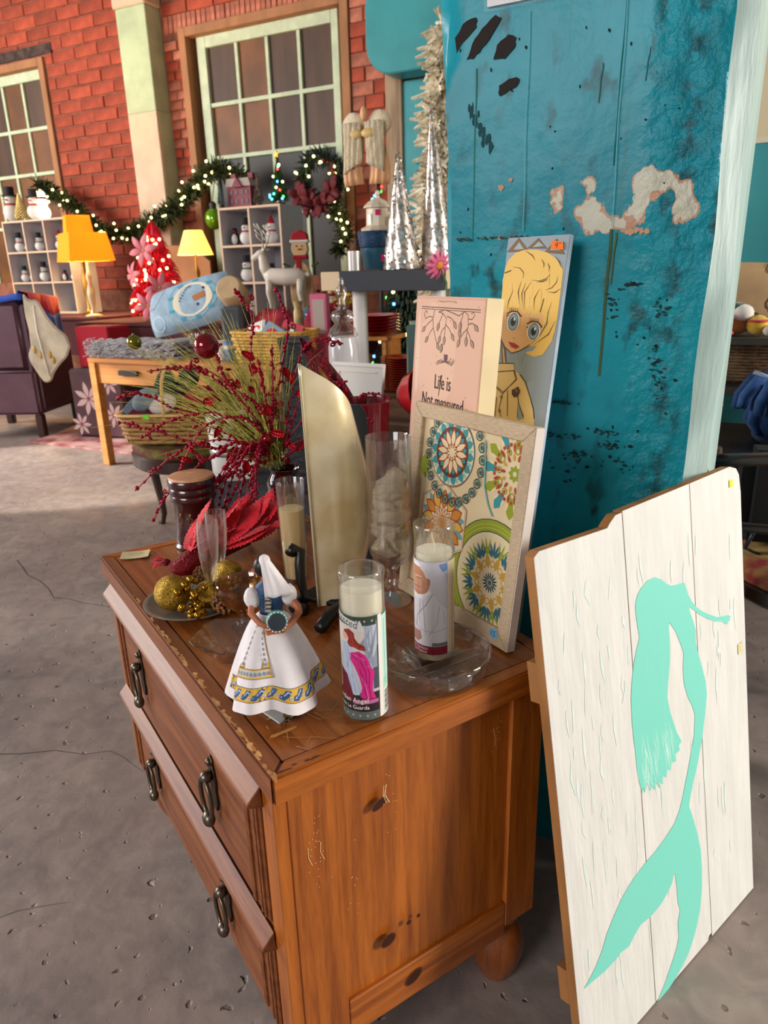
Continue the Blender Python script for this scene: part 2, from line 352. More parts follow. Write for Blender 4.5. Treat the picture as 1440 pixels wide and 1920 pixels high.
# windows
terra = M('terracotta_trim', 'a9744c', .7, var=.15, vs=8, stretch=(1, 1, .3)); pane_m = M('brown_blocked_glass', '4d3526', .55, var=.25, vs=2.5, stretch=(3, 1, .5)); pane_dk = M('dark_glass', '1a1818', .5)
pane_o = M('lamp_lit_glass', '74461f', .55, var=.3, vs=2.5)
def window(name, label, x0, x1, z0, z1, ncol, xs0, colw, rows, org):
    w = T(name, label, None, (org, WY, z0), kind='structure')
    def b(nm, m, a0, a1, y0, y1, c0, c1, bev=.004): return MB().box(a0-org, a1-org, y0, y1, c0-z0, c1-z0).build(nm, m, w, bev=bev)
    b('outer_trim', terra, x0-.03, x0+.05, -.03, .3, z0, z1+.03); b('outer_trim', terra, x1-.05, x1+.03, -.03, .3, z0, z1+.03); b('outer_trim', terra, x0+.05, x1-.05, -.03, .3, z1-.045, z1+.03)
    sx0 = xs0; sx1 = xs0+ncol*colw
    b('sash_stile', mintw, sx0-.1, sx0, .05, .12, z0, z1-.045); b('sash_stile', mintw, sx1, sx1+.07, .05, .12, z0, z1-.045)
    b('sash_rail', mintw, sx0, sx1, .05, .12, rows[0], z1-.045)
    b('weathered_reveal', M('dark_reveal', '5b3a26', .8), x0+.05, x0+.09, .1, .3, z0, z1-.05)
    for r_ in rows[1:]: b('muntin', mintw, sx0, sx1, .06, .11, r_-.018, r_+.018)
    for i in range(1, ncol): b('muntin', mintw, sx0+i*colw-.018, sx0+i*colw+.018, .062, .112, z0, rows[0])
    zr = rows+[z0]
    for j in range(len(zr)-1):
        for i in range(ncol):
            m = pane_m if R.random() < .7 else pane_o
            if j >= 2: m = pane_dk if name == 'window_2' else pane_o
            b('pane', m, sx0+i*colw, sx0+(i+1)*colw, .085, .093, zr[j+1], zr[j], bev=0)
    b('backing_board', M('backing', '3a2a20', .9), x0, x1, .3, .32, z0, z1, 0)
window('window_1', 'left multi pane window with mint sash, cut off by the left edge', -8.2, -6.5, 1.15, 3.32, 5, -8.23+.01, .318, [3.18, 2.73, 2.29, 1.75], -7.35)
window('window_2', 'middle multi pane window with mint sash and browned panes', -4.63, -2.9, 1.15, 3.30, 4, -4.42, .335, [3.16, 2.69, 2.24, 1.72], -3.75)
# timber post, teal bracket and teal door at the end of the brick wall
wood_g = M('weathered_post_wood', 'a58a6e', .8, var=.3, vs=6, stretch=(3, 3, .3), bump=.3, bs=30)
tag(MB().box(-2.52, -2.37, WY-.08, WY+.02, 0, 4.2).build('trim_2', wood_g, bev=.006), 'weathered timber door post at the end of the brick wall', kind='structure')
teal_w = M('teal_gloss_wall', '3f9aa0', .4, var=.12, vs=3, bump=.12, bs=18)
tb = [(0, 0)]
r_ = .16
tb = [(r_*1.0-r_*cos(a), r_-r_*sin(a)) for a in [pi/2*i/6 for i in range(7)]]
prof = [(1.2, .62), (1.2, 0)]+[(.22-.22*sin(a), .22-.22*cos(a)) for a in [pi/2*i/8 for i in range(9)]]+[(0, .42)]+[(.16-.16*cos(a), .46+.16*sin(a)) for a in [pi/2*i/6 for i in range(7)]]
tag(MB().prism(prof, 0, .22, mat=Matrix.Translation((-2.56, WY-.1, 2.62)) @ Matrix.Rotation(pi/2, 4, 'X')).build('trim_3', teal_w, bev=.01), 'glossy teal painted beam with a rounded end', kind='structure')
d1 = T('door_1', 'teal painted door behind the frosted garland', None, (-1.9, WY-.02, 0), kind='structure')
MB().box(-.47, .47, -.04, .02, 0, 2.62).build('door_leaf', teal_w, d1, bev=.006)
for zz in (.3, 1.2, 2.0): MB().box(-.36, .36, -.055, -.04, zz, zz+.5).build('door_panel', teal_w, d1, bev=.008)
# wall behind the pillar on the right: cream above, teal below
wr = T('wall_right', 'cream over teal painted wall beyond the pillar', None, (1.7, 2.75, 0), kind='structure')
MB().box(-2.0, 2.3, 0, .2, 0, 1.60).build('teal_dado', teal_w, wr); MB().box(-2.0, 2.3, .004, .2, 1.60, 4.0).build('cream_upper', M('cream_wall', 'e2d2ac', .7, var=.06, vs=3, bump=.1, bs=20), wr)
MB().box(-2.0, 2.3, -.004, 0, 1.59, 1.61).build('paint_line', M('cream_wall2', 'e5dcc0', .6), wr)

# ================= the big teal pillar =================
def pillar_mat():
    m = bpy.data.materials.new('thick_teal_paint'); m.use_nodes = True; nt = m.node_tree; N = nt.nodes; L = nt.links; b = N['Principled BSDF']
    tc = N.new('ShaderNodeTexCoord'); sep = N.new('ShaderNodeSeparateXYZ'); L.new(tc.outputs['Object'], sep.inputs[0])
    def mapn(s): mp = N.new('ShaderNodeMapping'); mp.inputs['Scale'].default_value = s; L.new(tc.outputs['Object'], mp.inputs[0]); return mp.outputs[0]
    def noise(sc, det, vec): n = N.new('ShaderNodeTexNoise'); n.inputs['Scale'].default_value = sc; n.inputs['Detail'].default_value = det; L.new(vec, n.inputs[0]); return n.outputs[0]
    def ramp(src, p0, c0, p1, c1):
        r = N.new('ShaderNodeValToRGB'); e = r.color_ramp.elements; e[0].position = p0; e[0].color = (*c0, 1); e[1].position = p1; e[1].color = (*c1, 1); L.new(src, r.inputs[0]); return r.outputs[0]
    def mix(f, a, c):
        x = N.new('ShaderNodeMix'); x.data_type = 'RGBA'; L.new(f, x.inputs[0]); L.new(a, x.inputs[6]); x.inputs[7].default_value = (*c, 1); return x.outputs[2]
    v1 = mapn((1, 1, 1)); v2 = mapn((3, 3, .35))
    base = ramp(noise(3.2, 5, v1), .3, lin('0d7789'), .7, lin('1f9cad'))
    def mul(a, c):
        x = N.new('ShaderNodeMath'); x.operation = 'MULTIPLY'; L.new(a, x.inputs[0])
        if hasattr(c, 'default_value'): L.new(c, x.inputs[1])
        else: x.inputs[1].default_value = c
        return x.outputs[0]
    # scuffs: more of them low down and along the edges
    sc = ramp(noise(26, 9, mapn((1, 1, .55))), .56, (0, 0, 0), .66, (1, 1, 1)); ar = ramp(noise(4.5, 3, v1), .42, (0, 0, 0), .62, (1, 1, 1))
    base = mix(mul(mul(sc, ar), .85), base, lin('1d2f30'))
    edge = N.new('ShaderNodeMath'); edge.operation = 'ABSOLUTE'; 
    sh = N.new('ShaderNodeMath'); sh.operation = 'SUBTRACT'; L.new(sep.outputs[0], sh.inputs[0]); sh.inputs[1].default_value = .155; L.new(sh.outputs[0], edge.inputs[0])
    er = ramp(edge.outputs[0], .0, (1, 1, 1), .028, (0, 0, 0)); ed2 = ramp(noise(34, 6, v1), .45, (0, 0, 0), .6, (1, 1, 1))
    base = mix(mul(mul(er, ed2), .75), base, lin('22393a'))
    st = ramp(noise(9, 4, mapn((5, 5, .22))), .62, (0, 0, 0), .70, (1, 1, 1)); base = mix(mul(st, .35), base, lin('3b6a52'))
    # flaked patch: bare plaster and undercoat where the paint has come away
    def mth(op, a, c):
        x = N.new('ShaderNodeMath'); x.operation = op
        for k, q in enumerate((a, c)):
            if hasattr(q, 'default_value'): L.new(q, x.inputs[k])
            else: x.inputs[k].default_value = q
        return x.outputs[0]
    dz = mth('POWER', mth('ABSOLUTE', mth('DIVIDE', mth('SUBTRACT', sep.outputs[2], 1.270), .066), 0), 4); dx = mth('POWER', mth('ABSOLUTE', mth('DIVIDE', mth('SUBTRACT', sep.outputs[0], .066), .160), 0), 4)
    reg = N.new('ShaderNodeMath'); reg.operation = 'SUBTRACT'; reg.use_clamp = True; reg.inputs[0].default_value = 1; L.new(mth('ADD', dz, dx), reg.inputs[1])
    fl_n = mth('MULTIPLY', noise(24, 7, mapn((1, 1, .7))), reg.outputs[0]); peach_f = ramp(fl_n, .465, (0, 0, 0), .472, (1, 1, 1)); white_f = ramp(mth('MULTIPLY', fl_n, mth('ADD', mth('MULTIPLY', noise(30, 4, v1), .4), .8)), .495, (0, 0, 0), .502, (1, 1, 1))
    base = mix(peach_f, base, lin('b98f74')); base = mix(white_f, base, lin('c6c4b2'))
    L.new(base, b.inputs['Base Color']); b.inputs['Roughness'].default_value = .3; b.inputs['Specular IOR Level'].default_value = .16
    h1 = noise(9, 5, v1); h2 = noise(38, 6, v1)
    er2 = ramp(edge.outputs[0], .03, (1, 1, 1), .075, (.06, .06, .06))
    bp = N.new('ShaderNodeBump'); bp.inputs['Strength'].default_value = .35; bp.inputs['Distance'].default_value = .012; L.new(h1, bp.inputs['Height'])
    bp2 = N.new('ShaderNodeBump'); bp2.inputs['Distance'].default_value = .014; L.new(mul(er2, .8), bp2.inputs['Strength']); L.new(h2, bp2.inputs['Height']); L.new(bp.outputs[0], bp2.inputs['Normal']); L.new(bp2.outputs[0], b.inputs['Normal'])
    return m
PYF = .725
plr = T('wall_pillar', 'thickly painted teal concrete pillar with peeling patches', None, (.149, PYF+.23, 0), kind='structure')
pm = pillar_mat()
# plan: front face, narrow chamfers; slight wobble of the arrises
def pillar_mesh():
    mb = MB(); nz = 60; plan = []
    a, b_, c = .2335, .23, .034
    pts = [(-a, -b_+.012), (-a+.012, -b_)]+[(-a+.012+(2*a-.012-c-.005)*i/16, -b_) for i in range(1, 17)]+[(a-c, -b_+.001), (a, -b_+c), (a, b_-c), (a-c, b_), (-a+c, b_), (-a, b_-c)]
    n = len(pts)
    for k in range(nz+1):
        z = 4.3*k/nz
        for i, (x, y) in enumerate(pts):
            w = .004*sin(z*7+i)+.003*sin(z*19+i*2.3)
            if i < 2: mb.v.append((x+w*1.3, y+w*.6, z))
            elif 17 <= i <= 19: mb.v.append((x+w*.8, y-w*.3, z))
            else: mb.v.append((x, y+.0012*sin(z*9+x*40), z))
    for k in range(nz):
        for i in range(n):
            mb.f.append((k*n+i, k*n+(i+1) % n, (k+1)*n+(i+1) % n, (k+1)*n+i)); mb.m.append(1 if i in (18, 19) else 0)
    return mb
lit_edge = M('sidelit_edge_paint', 'a3bab4', .5, var=.18, vs=5, stretch=(1, 1, .15), bump=.3, bs=40)  # chamfer and right side coloured pale to carry the side light
pillar_mesh().build('pillar_shaft', [pm, lit_edge], plr, smooth=35)
# marks on the pillar face: peeled paint, dark finger daubs, drips, painted seam highlights
def rough_poly(pts, k=5, j=.0045):
    out = []
    for i in range(len(pts)):
        a = Vector(pts[i]); b = Vector(pts[(i+1) % len(pts)])
        for t in range(k): p = a.lerp(b, t/k); out.append((p.x+R.uniform(-j, j), p.y+R.uniform(-j, j)))
    return out
pp = Print(base=.0016)
W_, P_, D_ = 'c9c6b4', 'c39a7e', '2c2422'
PX = lambda a, b_: (-.009+(a-600)*.000333, 1.319-(b_-725)*.000347)
for a, b_, r_ in ((255, 785, 14), (300, 757, 10), (255, 1000, 9), (845, 1000, 10), (860, 1000, 14), (885, 994, 13), (905, 998, 12), (930, 1000, 12)): pp.poly(blob(PX(a, b_), r_*.00042, r_*.00046, 15, .5), P_)
for q in ([(-.216, 1.473), (-.208, 1.503), (-.19, 1.528), (-.168, 1.535), (-.168, 1.521), (-.189, 1.504), (-.204, 1.484)], [(-.184, 1.48), (-.175, 1.5), (-.16, 1.517), (-.139, 1.533), (-.13, 1.527), (-.142, 1.509), (-.16, 1.492), (-.171, 1.481)],
          [(-.141, 1.474), (-.135, 1.493), (-.117, 1.505), (-.107, 1.499), (-.108, 1.486), (-.123, 1.475)], [(-.131, 1.426), (-.13, 1.44), (-.108, 1.448), (-.098, 1.445), (-.104, 1.435), (-.122, 1.428)]): pp.poly(rough_poly(q, 3, .0012), D_)
for i in range(26):
    t = i/26; pp.poly(blob((-.172+t*.028+R.uniform(-.008, .008), 1.415-t*.065), .002+R.random()*.002, .004+R.random()*.008, 8, .5), '1e4a50')
for x, z0, z1, w, c in ((-.167, 1.22, 1.467, .0018, '2f7a72'), (.049, 1.316, 1.522, .0016, '1f6a70'), (.0495, 1.01, 1.229, .0042, '46593f'), (.057, 1.15, 1.224, .0026, '4f6344'), (.022, 1.40, 1.45, .0012, '2a6a60'), (.085, 1.42, 1.46, .0014, '1f5a60')):
    n = 12; pp.stroke([(x+.0008*sin(i*.9)*(1-i/n)-.003*(i/n), z1+(z0-z1)*i/n) for i in range(n+1)], w, c)
for i in range(46):
    x, z = R.uniform(-.2, .13), R.uniform(.85, 1.5); pp.poly(blob((x, z), R.uniform(.0008, .0025), R.uniform(.001, .004), 7, .4), '15282a')
for (x, z, w, h) in ((.062, 1.12, .011, .018), (.085, 1.149, .014, .004), (.131, 1.11, .012, .03), (.129, 1.03, .012, .03), (.137, 1.0, .01, .03), (.075, .898, .02, .008), (.003, .855, .03, .025), (-.005, .908, .03, .004), (-.008, .965, .02, .003), (.06, .92, .02, .006), (.09, .87, .025, .012), (.02, .88, .02, .006)):
    for k in range(16): pp.poly(blob((x+R.gauss(0, w*.6), z+R.gauss(0, h*.6)), R.uniform(.001, .006), R.uniform(.0008, .004), 9, .6), R.choice(('142223', '1d3a3c', '174046')))
for k in range(40): pp.poly(blob((-.2+R.random()*.13, 1.224+R.uniform(-.002, .002)), .003, .0018, 7, .5), '5d4a3a' if k % 2 else '20383a')
for x in (-.086, .05): pp.stroke([(x+.001*sin(i), 1.53-i*.033) for i in range(10)], .0012, '5bb3bb')  # highlights along the seams drawn as paler strokes
pr = pp.build('peeled_stained_highlit_paint', plr, rough=.7); pr.rotation_euler = (pi/2, 0, 0); pr.location = (0, -.23, -.0747); pr.scale = (1.0633,)*3; pr['kind'] = 'stuff'
# paper sheet pinned high on the pillar
sheet_o = T('paper_sheet', 'white paper sheet in a clear sleeve at the top of the teal pillar', 'paper', (.025, PYF-.004, 1.566))
MB().box(-.036, .07, -.0012, 0, 0, .14).build('sheet', M('paper_white', 'e9e9ea', .6), sheet_o); MB().box(-.042, .076, -.002, -.0014, -.006, .146).build('sleeve', M('clear_sleeve', 'ffffff', .08, trans=1, ior=1.1), sheet_o)

# ================= pine chest =================
def pine(name, a, b, stretch, vs=7, coat=.35, rough=.34):
    if name in MATS: return MATS[name]
    m = bpy.data.materials.new(name); m.use_nodes = True; nt = m.node_tree; N = nt.nodes; L = nt.links; bs = N['Principled BSDF']
    tc = N.new('ShaderNodeTexCoord'); mp = N.new('ShaderNodeMapping'); mp.inputs['Scale'].default_value = stretch; L.new(tc.outputs['Object'], mp.inputs[0])
    n1 = N.new('ShaderNodeTexNoise'); n1.inputs['Scale'].default_value = vs; n1.inputs['Detail'].default_value = 6; n1.inputs['Distortion'].default_value = .6; L.new(mp.outputs[0], n1.inputs[0])
    n2 = N.new('ShaderNodeTexNoise'); n2.inputs['Scale'].default_value = vs*9; n2.inputs['Detail'].default_value = 4; L.new(mp.outputs[0], n2.inputs[0])
    ad = N.new('ShaderNodeMath'); ad.operation = 'MULTIPLY_ADD'; L.new(n2.outputs[0], ad.inputs[0]); ad.inputs[1].default_value = .35; L.new(n1.outputs[0], ad.inputs[2])
    rp = N.new('ShaderNodeValToRGB'); e = rp.color_ramp.elements; e[0].position = .45; e[0].color = (*lin(b), 1); e[1].position = .85; e[1].color = (*lin(a), 1); L.new(ad.outputs[0], rp.inputs[0]); L.new(rp.outputs[0], bs.inputs['Base Color'])
    bs.inputs['Roughness'].default_value = rough; bs.inputs['Coat Weight'].default_value = coat; bs.inputs['Coat Roughness'].default_value = .25
    bp = N.new('ShaderNodeBump'); bp.inputs['Strength'].default_value = .12; bp.inputs['Distance'].default_value = .003; L.new(n2.outputs[0], bp.inputs['Height']); L.new(bp.outputs[0], bs.inputs['Normal'])
    MATS[name] = m; return m
pv = pine('pine_upright', 'b8661c', '84400a', (9, 9, .5)); px = pine('pine_across', 'b8661c', '803d0a', (.5, 9, 9)); py = pine('pine_along', '8f5226', '642f12', (9, .5, 9), coat=.08, rough=.5)
ptop = pine('pine_top', 'a05c28', '74390f', (6, .35, 6), vs=9, rough=.27)
D, W = .47, .8386
chest = T('pine_chest', 'honey pine chest of drawers with bun feet and drop pulls', 'chest', mw=CHM)
# top: central field and four mitred edge boards
e = .026; zt = HT
MB().box(e, D-e, e, W-e, zt-.036, zt-.0012).build('top_panel', ptop, chest)
def edge(poly, m): MB().prism(poly, zt-.04, zt).build('top_edging', m, chest, bev=.003, seg=2, smooth=40)
g = .0003
edge([(0, 0), (D, 0), (D-e, e-g), (e, e-g)], px); edge([(0, W), (e, W-e+g), (D-e, W-e+g), (D, W)], px)
edge([(0, .0005), (e-g, e), (e-g, W-e), (0, W-.0005)], py); edge([(D, .0005), (D, W-.0005), (D-e+g, W-e), (D-e+g, e)], py)
# carcass
fx, sy, bx, by = .024, .02, .452, W-.02
zb, zc = .150, zt-.04
for yy in (sy, by-.022): 
    s0, s1 = yy, yy+.022
    MB().box(fx, .093, s0, s1, zb, zc).build('side_stile', pv, chest, bev=.002); MB().box(.388, bx, s0, s1, zb, zc).build('side_stile', pv, chest, bev=.002)
    MB().box(.0935, .3875, s0, s1, zb-.018, .200).build('side_rail', px, chest, bev=.002)
    ins = .007 if yy == sy else -.007
    MB().box(.091, .390, s0+ins, s1+ins, .196, zc).build('side_panel', pv, chest)
MB().box(bx-.012, bx, sy+.022, by-.022, zb, zc).build('back_panel', pv, chest)
MB().box(fx+.01, bx-.012, sy+.022, by-.022, zb, zb+.015).build('bottom_board', py, chest)
# front frame
for (a, b_) in ((sy, .056), (by-.036, by)): MB().box(.006, fx, a, b_, zb, zc).build('front_stile', pv, chest, bev=.0015)
MB().box(.008, fx, .056, by-.036, zb, zb+.018).build('front_rail', py, chest)
MB().box(.008, fx, .056, by-.036, .358, .366).build('front_rail', py, chest)
knot = M('pine_knot', '3a1606', .5)
kn = Print(base=.0004)
for (x, z, rx, rz, ro) in ((.154, .514, .012, .006, .5), (.161, .272, .012, .009, .4), (.204, .171, .015, .009, .5), (.197, .283, .004, .004, 0), (.214, .285, .003, .003, 0)):
    kn.ell((x, z), rx*1.15, rz*1.25, '6b3210', 18, ro); kn.ell((x, z), rx, rz, '3a1606', 18, ro)
for k in range(60):
    cx, cz = R.choice(((.055, .50), (.17, .53), (.11, .42), (.06, .46), (.36, .53))); a, b_ = cx+R.gauss(0, .008), cz+R.gauss(0, .03); kn.ell((a, b_), .0006, .0008, 'e8c89a', 6)
for k in range(6): a, b_ = R.choice(((.055, .50), (.165, .54), (.36, .55))); a += R.gauss(0, .006); kn.stroke([(a, b_), (a+R.gauss(0, .002), b_-.015), (a+.004, b_-.03)], .0008, 'e0bb86')
ko = kn.build('knots_and_nicks', chest, rough=.45); ko.rotation_euler = (pi/2, 0, 0); ko.location = (0, sy-.0002, 0); ko['kind'] = 'stuff'
# wear on the top
wr_ = Print(base=.0002, step=.000005)
for k in range(70):
    y = R.random()**1.3*.6; wr_.poly(blob((R.uniform(.0035, .008), y), .0022+R.random()*.0016, .004+R.random()*.01, 8, .5), R.choice(('c98f57', 'b97d48', 'd8a46c')))
for k in range(16): x, y = R.uniform(.03, .12), R.uniform(.03, .16); wr_.stroke([(x, y), (x+R.gauss(0, .012), y+R.gauss(0, .012)), (x+R.gauss(0, .02), y+R.gauss(0, .02))], .0013, R.choice(('c08c58', 'b88450')), taper=True)
for k in range(4): x, y = .03+R.random()*.05, .06+R.random()*.12; wr_.poly(blob((x, y), .018, .004, 12, .5), 'b07f45')
for k in range(14): wr_.poly(blob((.012+R.random()*.05, .006+R.random()*.004), .006, .0016, 8, .6), '4a2a17')
wo = wr_.build('worn_patches', chest, rough=.4); wo.location = (0, 0, zt-.0002); wo['kind'] = 'stuff'
# drawers
brass = M('aged_brass_dark', '4f473a', .42, 1, var=.3, vs=60); brass_l = M('aged_brass_light', '6c6458', .36, 1)
def pull(parent, y, z):
    h = MB()
    # shaped back plate with finial, drop loop, knob
    h.prism([(-.006, -.03), (.006, -.03), (.010, -.018), (.007, -.004), (.011, .010), (.008, .024), (.0045, .03), (.006, .036), (0, .043), (-.006, .036), (-.0045, .03), (-.008, .024), (-.011, .010), (-.007, -.004), (-.010, -.018)], 0, .003, mat=Matrix(((0, 0, -1, 0), (-1, 0, 0, 0), (0, 1, 0, 0), (0, 0, 0, 1))))
    o = h.build('pull_plate', brass, parent, bev=.0008); o.location = (.004, y, z); o.scale = (1.25, 1.35, 1.3)
    l = MB(); l.sph((-.009, 0, .016), .0075, (1.1, 1, 1), 10); l.sph((-.004, 0, .034), .0045, n=8)
    l.tube([(-.012, .0165*sin(t), .012-.062*abs(cos(t/2))**1.0 if False else .015-.052*(1-cos(t))/2) for t in [2*pi*i/18 for i in range(19)]], .0028, 7)
    l.sph((-.012, 0, -.040), .0095, (.8, 1.05, 1), 12)
    p2 = l.build('drop_pull', brass_l, o, smooth=60)
def drawer(z0, z1, led):
    dr = MB().box(.004, .022, .060, by-.040, z0+.002, z1).build('drawer', py, chest, bev=.0015)
    # projecting ledge with a sloping top
    pr_ = [(.004, z1+.005), (-.013, z1-.013), (-.015, z1-.017), (-.013, z1-.021), (.006, z1-.028)]
    MB().prism([(a, b_) for a, b_ in pr_], .050, by-.030, mat=Matrix(((1, 0, 0, 0), (0, 0, 1, 0), (0, 1, 0, 0), (0, 0, 0, 1)))).build('drawer_ledge', py, dr, bev=.001)
    for yy in (.068, .078, .100, .106, by-.05, by-.058, by-.080, by-.086):
        MB().box(.0005, .006, yy-.0022, yy+.0022, z0+.006, z1-.034).build('bead_moulding', py, dr, bev=.001)
    for yy in (.235, .608): pull(dr, yy, (z0+z1)/2-.008)
drawer(.366, .588, 0); drawer(.168, .356, 0)
for (x, y) in ((.07, .062), (.41, .062), (.07, W-.062), (.41, W-.062)):
    MB().lathe([(.02, .15), (.034, .15), (.037, .142), (.034, .132), (.03, .128), (.033, .122), (.04, .11), (.047, .085), (.047, .06), (.04, .03), (.03, .008), (.026, 0)], 24, (x, y, 0)).build('bun_foot', pine('pine_foot', '9a5423', '6e3512', (6, 6, .8)), chest, smooth=40)
# ================= mermaid board =================
MER = [(-0.2818,0.726),(-0.2647,0.718),(-0.2518,0.7072),(-0.2378,0.6994),(-0.2193,0.6956),(-0.2057,0.694),(-0.1959,0.6917),(-0.1884,0.6704),(-0.1759,0.6526),(-0.1599,0.6365),(-0.1376,0.6213),(-0.1143,0.6089),(-0.0964,0.5997),(-0.0746,0.5941),(-0.0555,0.5901),(-0.0474,0.5834),(-0.0541,0.5823),(-0.0498,0.5782),(-0.0609,0.5796),(-0.0587,0.5738),(-0.0695,0.5781),(-0.0785,0.5855),(-0.1032,0.5938),(-0.1297,0.6075),(-0.1552,0.624),(-0.1796,0.6429),(-0.1878,0.6471),(-0.1833,0.6348),(-0.1761,0.6198),(-0.1692,0.6001),(-0.171,0.5801),(-0.1645,0.5553),(-0.1549,0.529),(-0.1454,0.499),(-0.1433,0.4749),(-0.15,0.4476),(-0.1583,0.4243),(-0.1668,0.3977),(-0.1779,0.3757),(-0.189,0.3539),(-0.2029,0.3335),(-0.2139,0.3119),(-0.22,0.298),(-0.2091,0.2681),(-0.1974,0.2302),(-0.1896,0.1938),(-0.1888,0.1538),(-0.192,0.1194),(-0.2017,0.0815),(-0.2167,0.0545),(-0.2342,0.0331),(-0.2509,0.0188),(-0.273,0.0087),(-0.2974,0.0007),(-0.324,-0.0051),(-0.3518,-0.0022),(-0.3426,0.0052),(-0.3245,0.0169),(-0.3055,0.0355),(-0.2862,0.0543),(-0.2756,0.0722),(-0.2757,0.1008),(-0.2666,0.1216),(-0.2721,0.1374),(-0.2725,0.1623),(-0.275,0.1951),(-0.2784,0.2006),(-0.2874,0.1854),(-0.3082,0.1742),(-0.3254,0.1681),(-0.3528,0.1654),(-0.3839,0.169),(-0.4,0.1631),(-0.4188,0.1527),(-0.4406,0.1563),(-0.4555,0.1537),(-0.484,0.1529),(-0.5111,0.1565),(-0.5375,0.1595),(-0.5234,0.1655),(-0.504,0.1768),(-0.486,0.1927),(-0.4721,0.2117),(-0.4512,0.2295),(-0.425,0.2478),(-0.3939,0.2606),(-0.3626,0.2677),(-0.3306,0.2719),(-0.2973,0.2794),(-0.2653,0.2917),(-0.2495,0.3068),(-0.2394,0.3217),(-0.2286,0.3431),(-0.2143,0.3696),(-0.2031,0.3943),(-0.1922,0.416),(-0.1858,0.4529),(-0.1928,0.4723),(-0.2054,0.4938),(-0.2143,0.5199),(-0.2157,0.5459),(-0.2106,0.5755),(-0.2207,0.5978),(-0.2323,0.6204),(-0.2491,0.6413),(-0.251,0.6329),(-0.2501,0.6053),(-0.2531,0.5757),(-0.2613,0.548),(-0.267,0.5192),(-0.2617,0.4919),(-0.2466,0.4502),(-0.2322,0.4243),(-0.241,0.4218),(-0.2392,0.4112),(-0.2533,0.4113),(-0.2518,0.3976),(-0.2655,0.4009),(-0.2694,0.3897),(-0.2809,0.3954),(-0.2837,0.3838),(-0.2954,0.3913),(-0.2953,0.3767),(-0.3064,0.3887),(-0.3038,0.3729),(-0.3151,0.3915),(-0.3191,0.3791),(-0.3305,0.3945),(-0.3293,0.3812),(-0.34,0.4024),(-0.3468,0.387),(-0.3506,0.3983),(-0.354,0.3907),(-0.3584,0.4054),(-0.364,0.436),(-0.3654,0.4672),(-0.3674,0.4923),(-0.3685,0.5167),(-0.3668,0.5604),(-0.3604,0.587),(-0.3542,0.6079),(-0.3447,0.6276),(-0.3345,0.6442),(-0.3363,0.6592),(-0.3387,0.6801),(-0.3392,0.6973),(-0.3327,0.7122),(-0.3196,0.7209),(-0.3017,0.727)]
G_hair = [(-0.2873,0.4633),(-0.2863,0.4833),(-0.2881,0.5053),(-0.2909,0.5228),(-0.2886,0.538),(-0.282,0.5529),(-0.2641,0.5642),(-0.237,0.569),(-0.2061,0.5692),(-0.1756,0.5657),(-0.1523,0.5583),(-0.1363,0.5504),(-0.1275,0.5408),(-0.1269,0.5237),(-0.1259,0.5084),(-0.1255,0.4891),(-0.1251,0.4697),(-0.1269,0.4518),(-0.1398,0.4409),(-0.1593,0.4322),(-0.1811,0.4283),(-0.2205,0.426)]
G_face = [(-0.2851,0.4634),(-0.2838,0.4478),(-0.2741,0.4327),(-0.2598,0.4216),(-0.2383,0.4146),(-0.2184,0.4186),(-0.2,0.4256),(-0.1893,0.4297),(-0.1693,0.4407),(-0.1586,0.4557),(-0.1578,0.4719),(-0.1691,0.4795),(-0.1966,0.4824),(-0.2374,0.4851),(-0.2618,0.482),(-0.2772,0.4748)]
G_neck = [(-0.2697,0.4218),(-0.2589,0.4183),(-0.2506,0.3967),(-0.26,0.3957)]
G_turt = [(-0.277,0.3951),(-0.2275,0.3991),(-0.2231,0.3882),(-0.2758,0.3826)]
G_coat = [(-0.2758,0.3826),(-0.2232,0.3886),(-0.2064,0.384),(-0.1871,0.3733),(-0.1696,0.3542),(-0.1544,0.3351),(-0.149,0.3231),(-0.1391,0.2817),(-0.2697,0.2536),(-0.2912,0.3122),(-0.2891,0.3388),(-0.2874,0.3579),(-0.2845,0.3758)]
G_lips = [(-0.2506,0.4305),(-0.2394,0.4303),(-0.2333,0.4297),(-0.2182,0.4251),(-0.2274,0.4211),(-0.2408,0.4232)]
G_strokes = [[(-0.2874,0.5336),(-0.2692,0.5379)],[(-0.2665,0.5431),(-0.2454,0.5419),(-0.2335,0.5356),(-0.232,0.5262)],[(-0.2366,0.5675),(-0.2151,0.5609),(-0.2054,0.5536)],[(-0.2088,0.5253),(-0.1857,0.5244),(-0.1685,0.5284),(-0.1597,0.5353)],[(-0.1927,0.5223),(-0.1747,0.5244),(-0.1646,0.5274)],[(-0.1673,0.5116),(-0.1506,0.5158),(-0.1406,0.5236),(-0.1382,0.5333)],[(-0.1595,0.5098),(-0.1416,0.5091),(-0.1279,0.5151)],[(-0.236,0.5231),(-0.2413,0.5062),(-0.2319,0.4874)],[(-0.2233,0.5211),(-0.2306,0.5043),(-0.2232,0.4856)],[(-0.2082,0.5233),(-0.2232,0.5066),(-0.218,0.4816)],[(-0.1826,0.5134),(-0.1936,0.499),(-0.1908,0.4827)],[(-0.1675,0.4996),(-0.1728,0.4793)],[(-0.2565,0.5081),(-0.2649,0.4928),(-0.2676,0.4796)],[(-0.145,0.4963),(-0.1511,0.4803),(-0.1501,0.4643),(-0.1636,0.4472),(-0.1857,0.431)],[(-0.1285,0.4695),(-0.142,0.4488),(-0.1814,0.4293)],[(-0.1893,0.5563),(-0.1799,0.5492),(-0.1801,0.5433)],[(-0.1714,0.551),(-0.1643,0.545),(-0.1641,0.5382)],[(-0.1529,0.5603),(-0.1403,0.5524),(-0.133,0.5447)]]
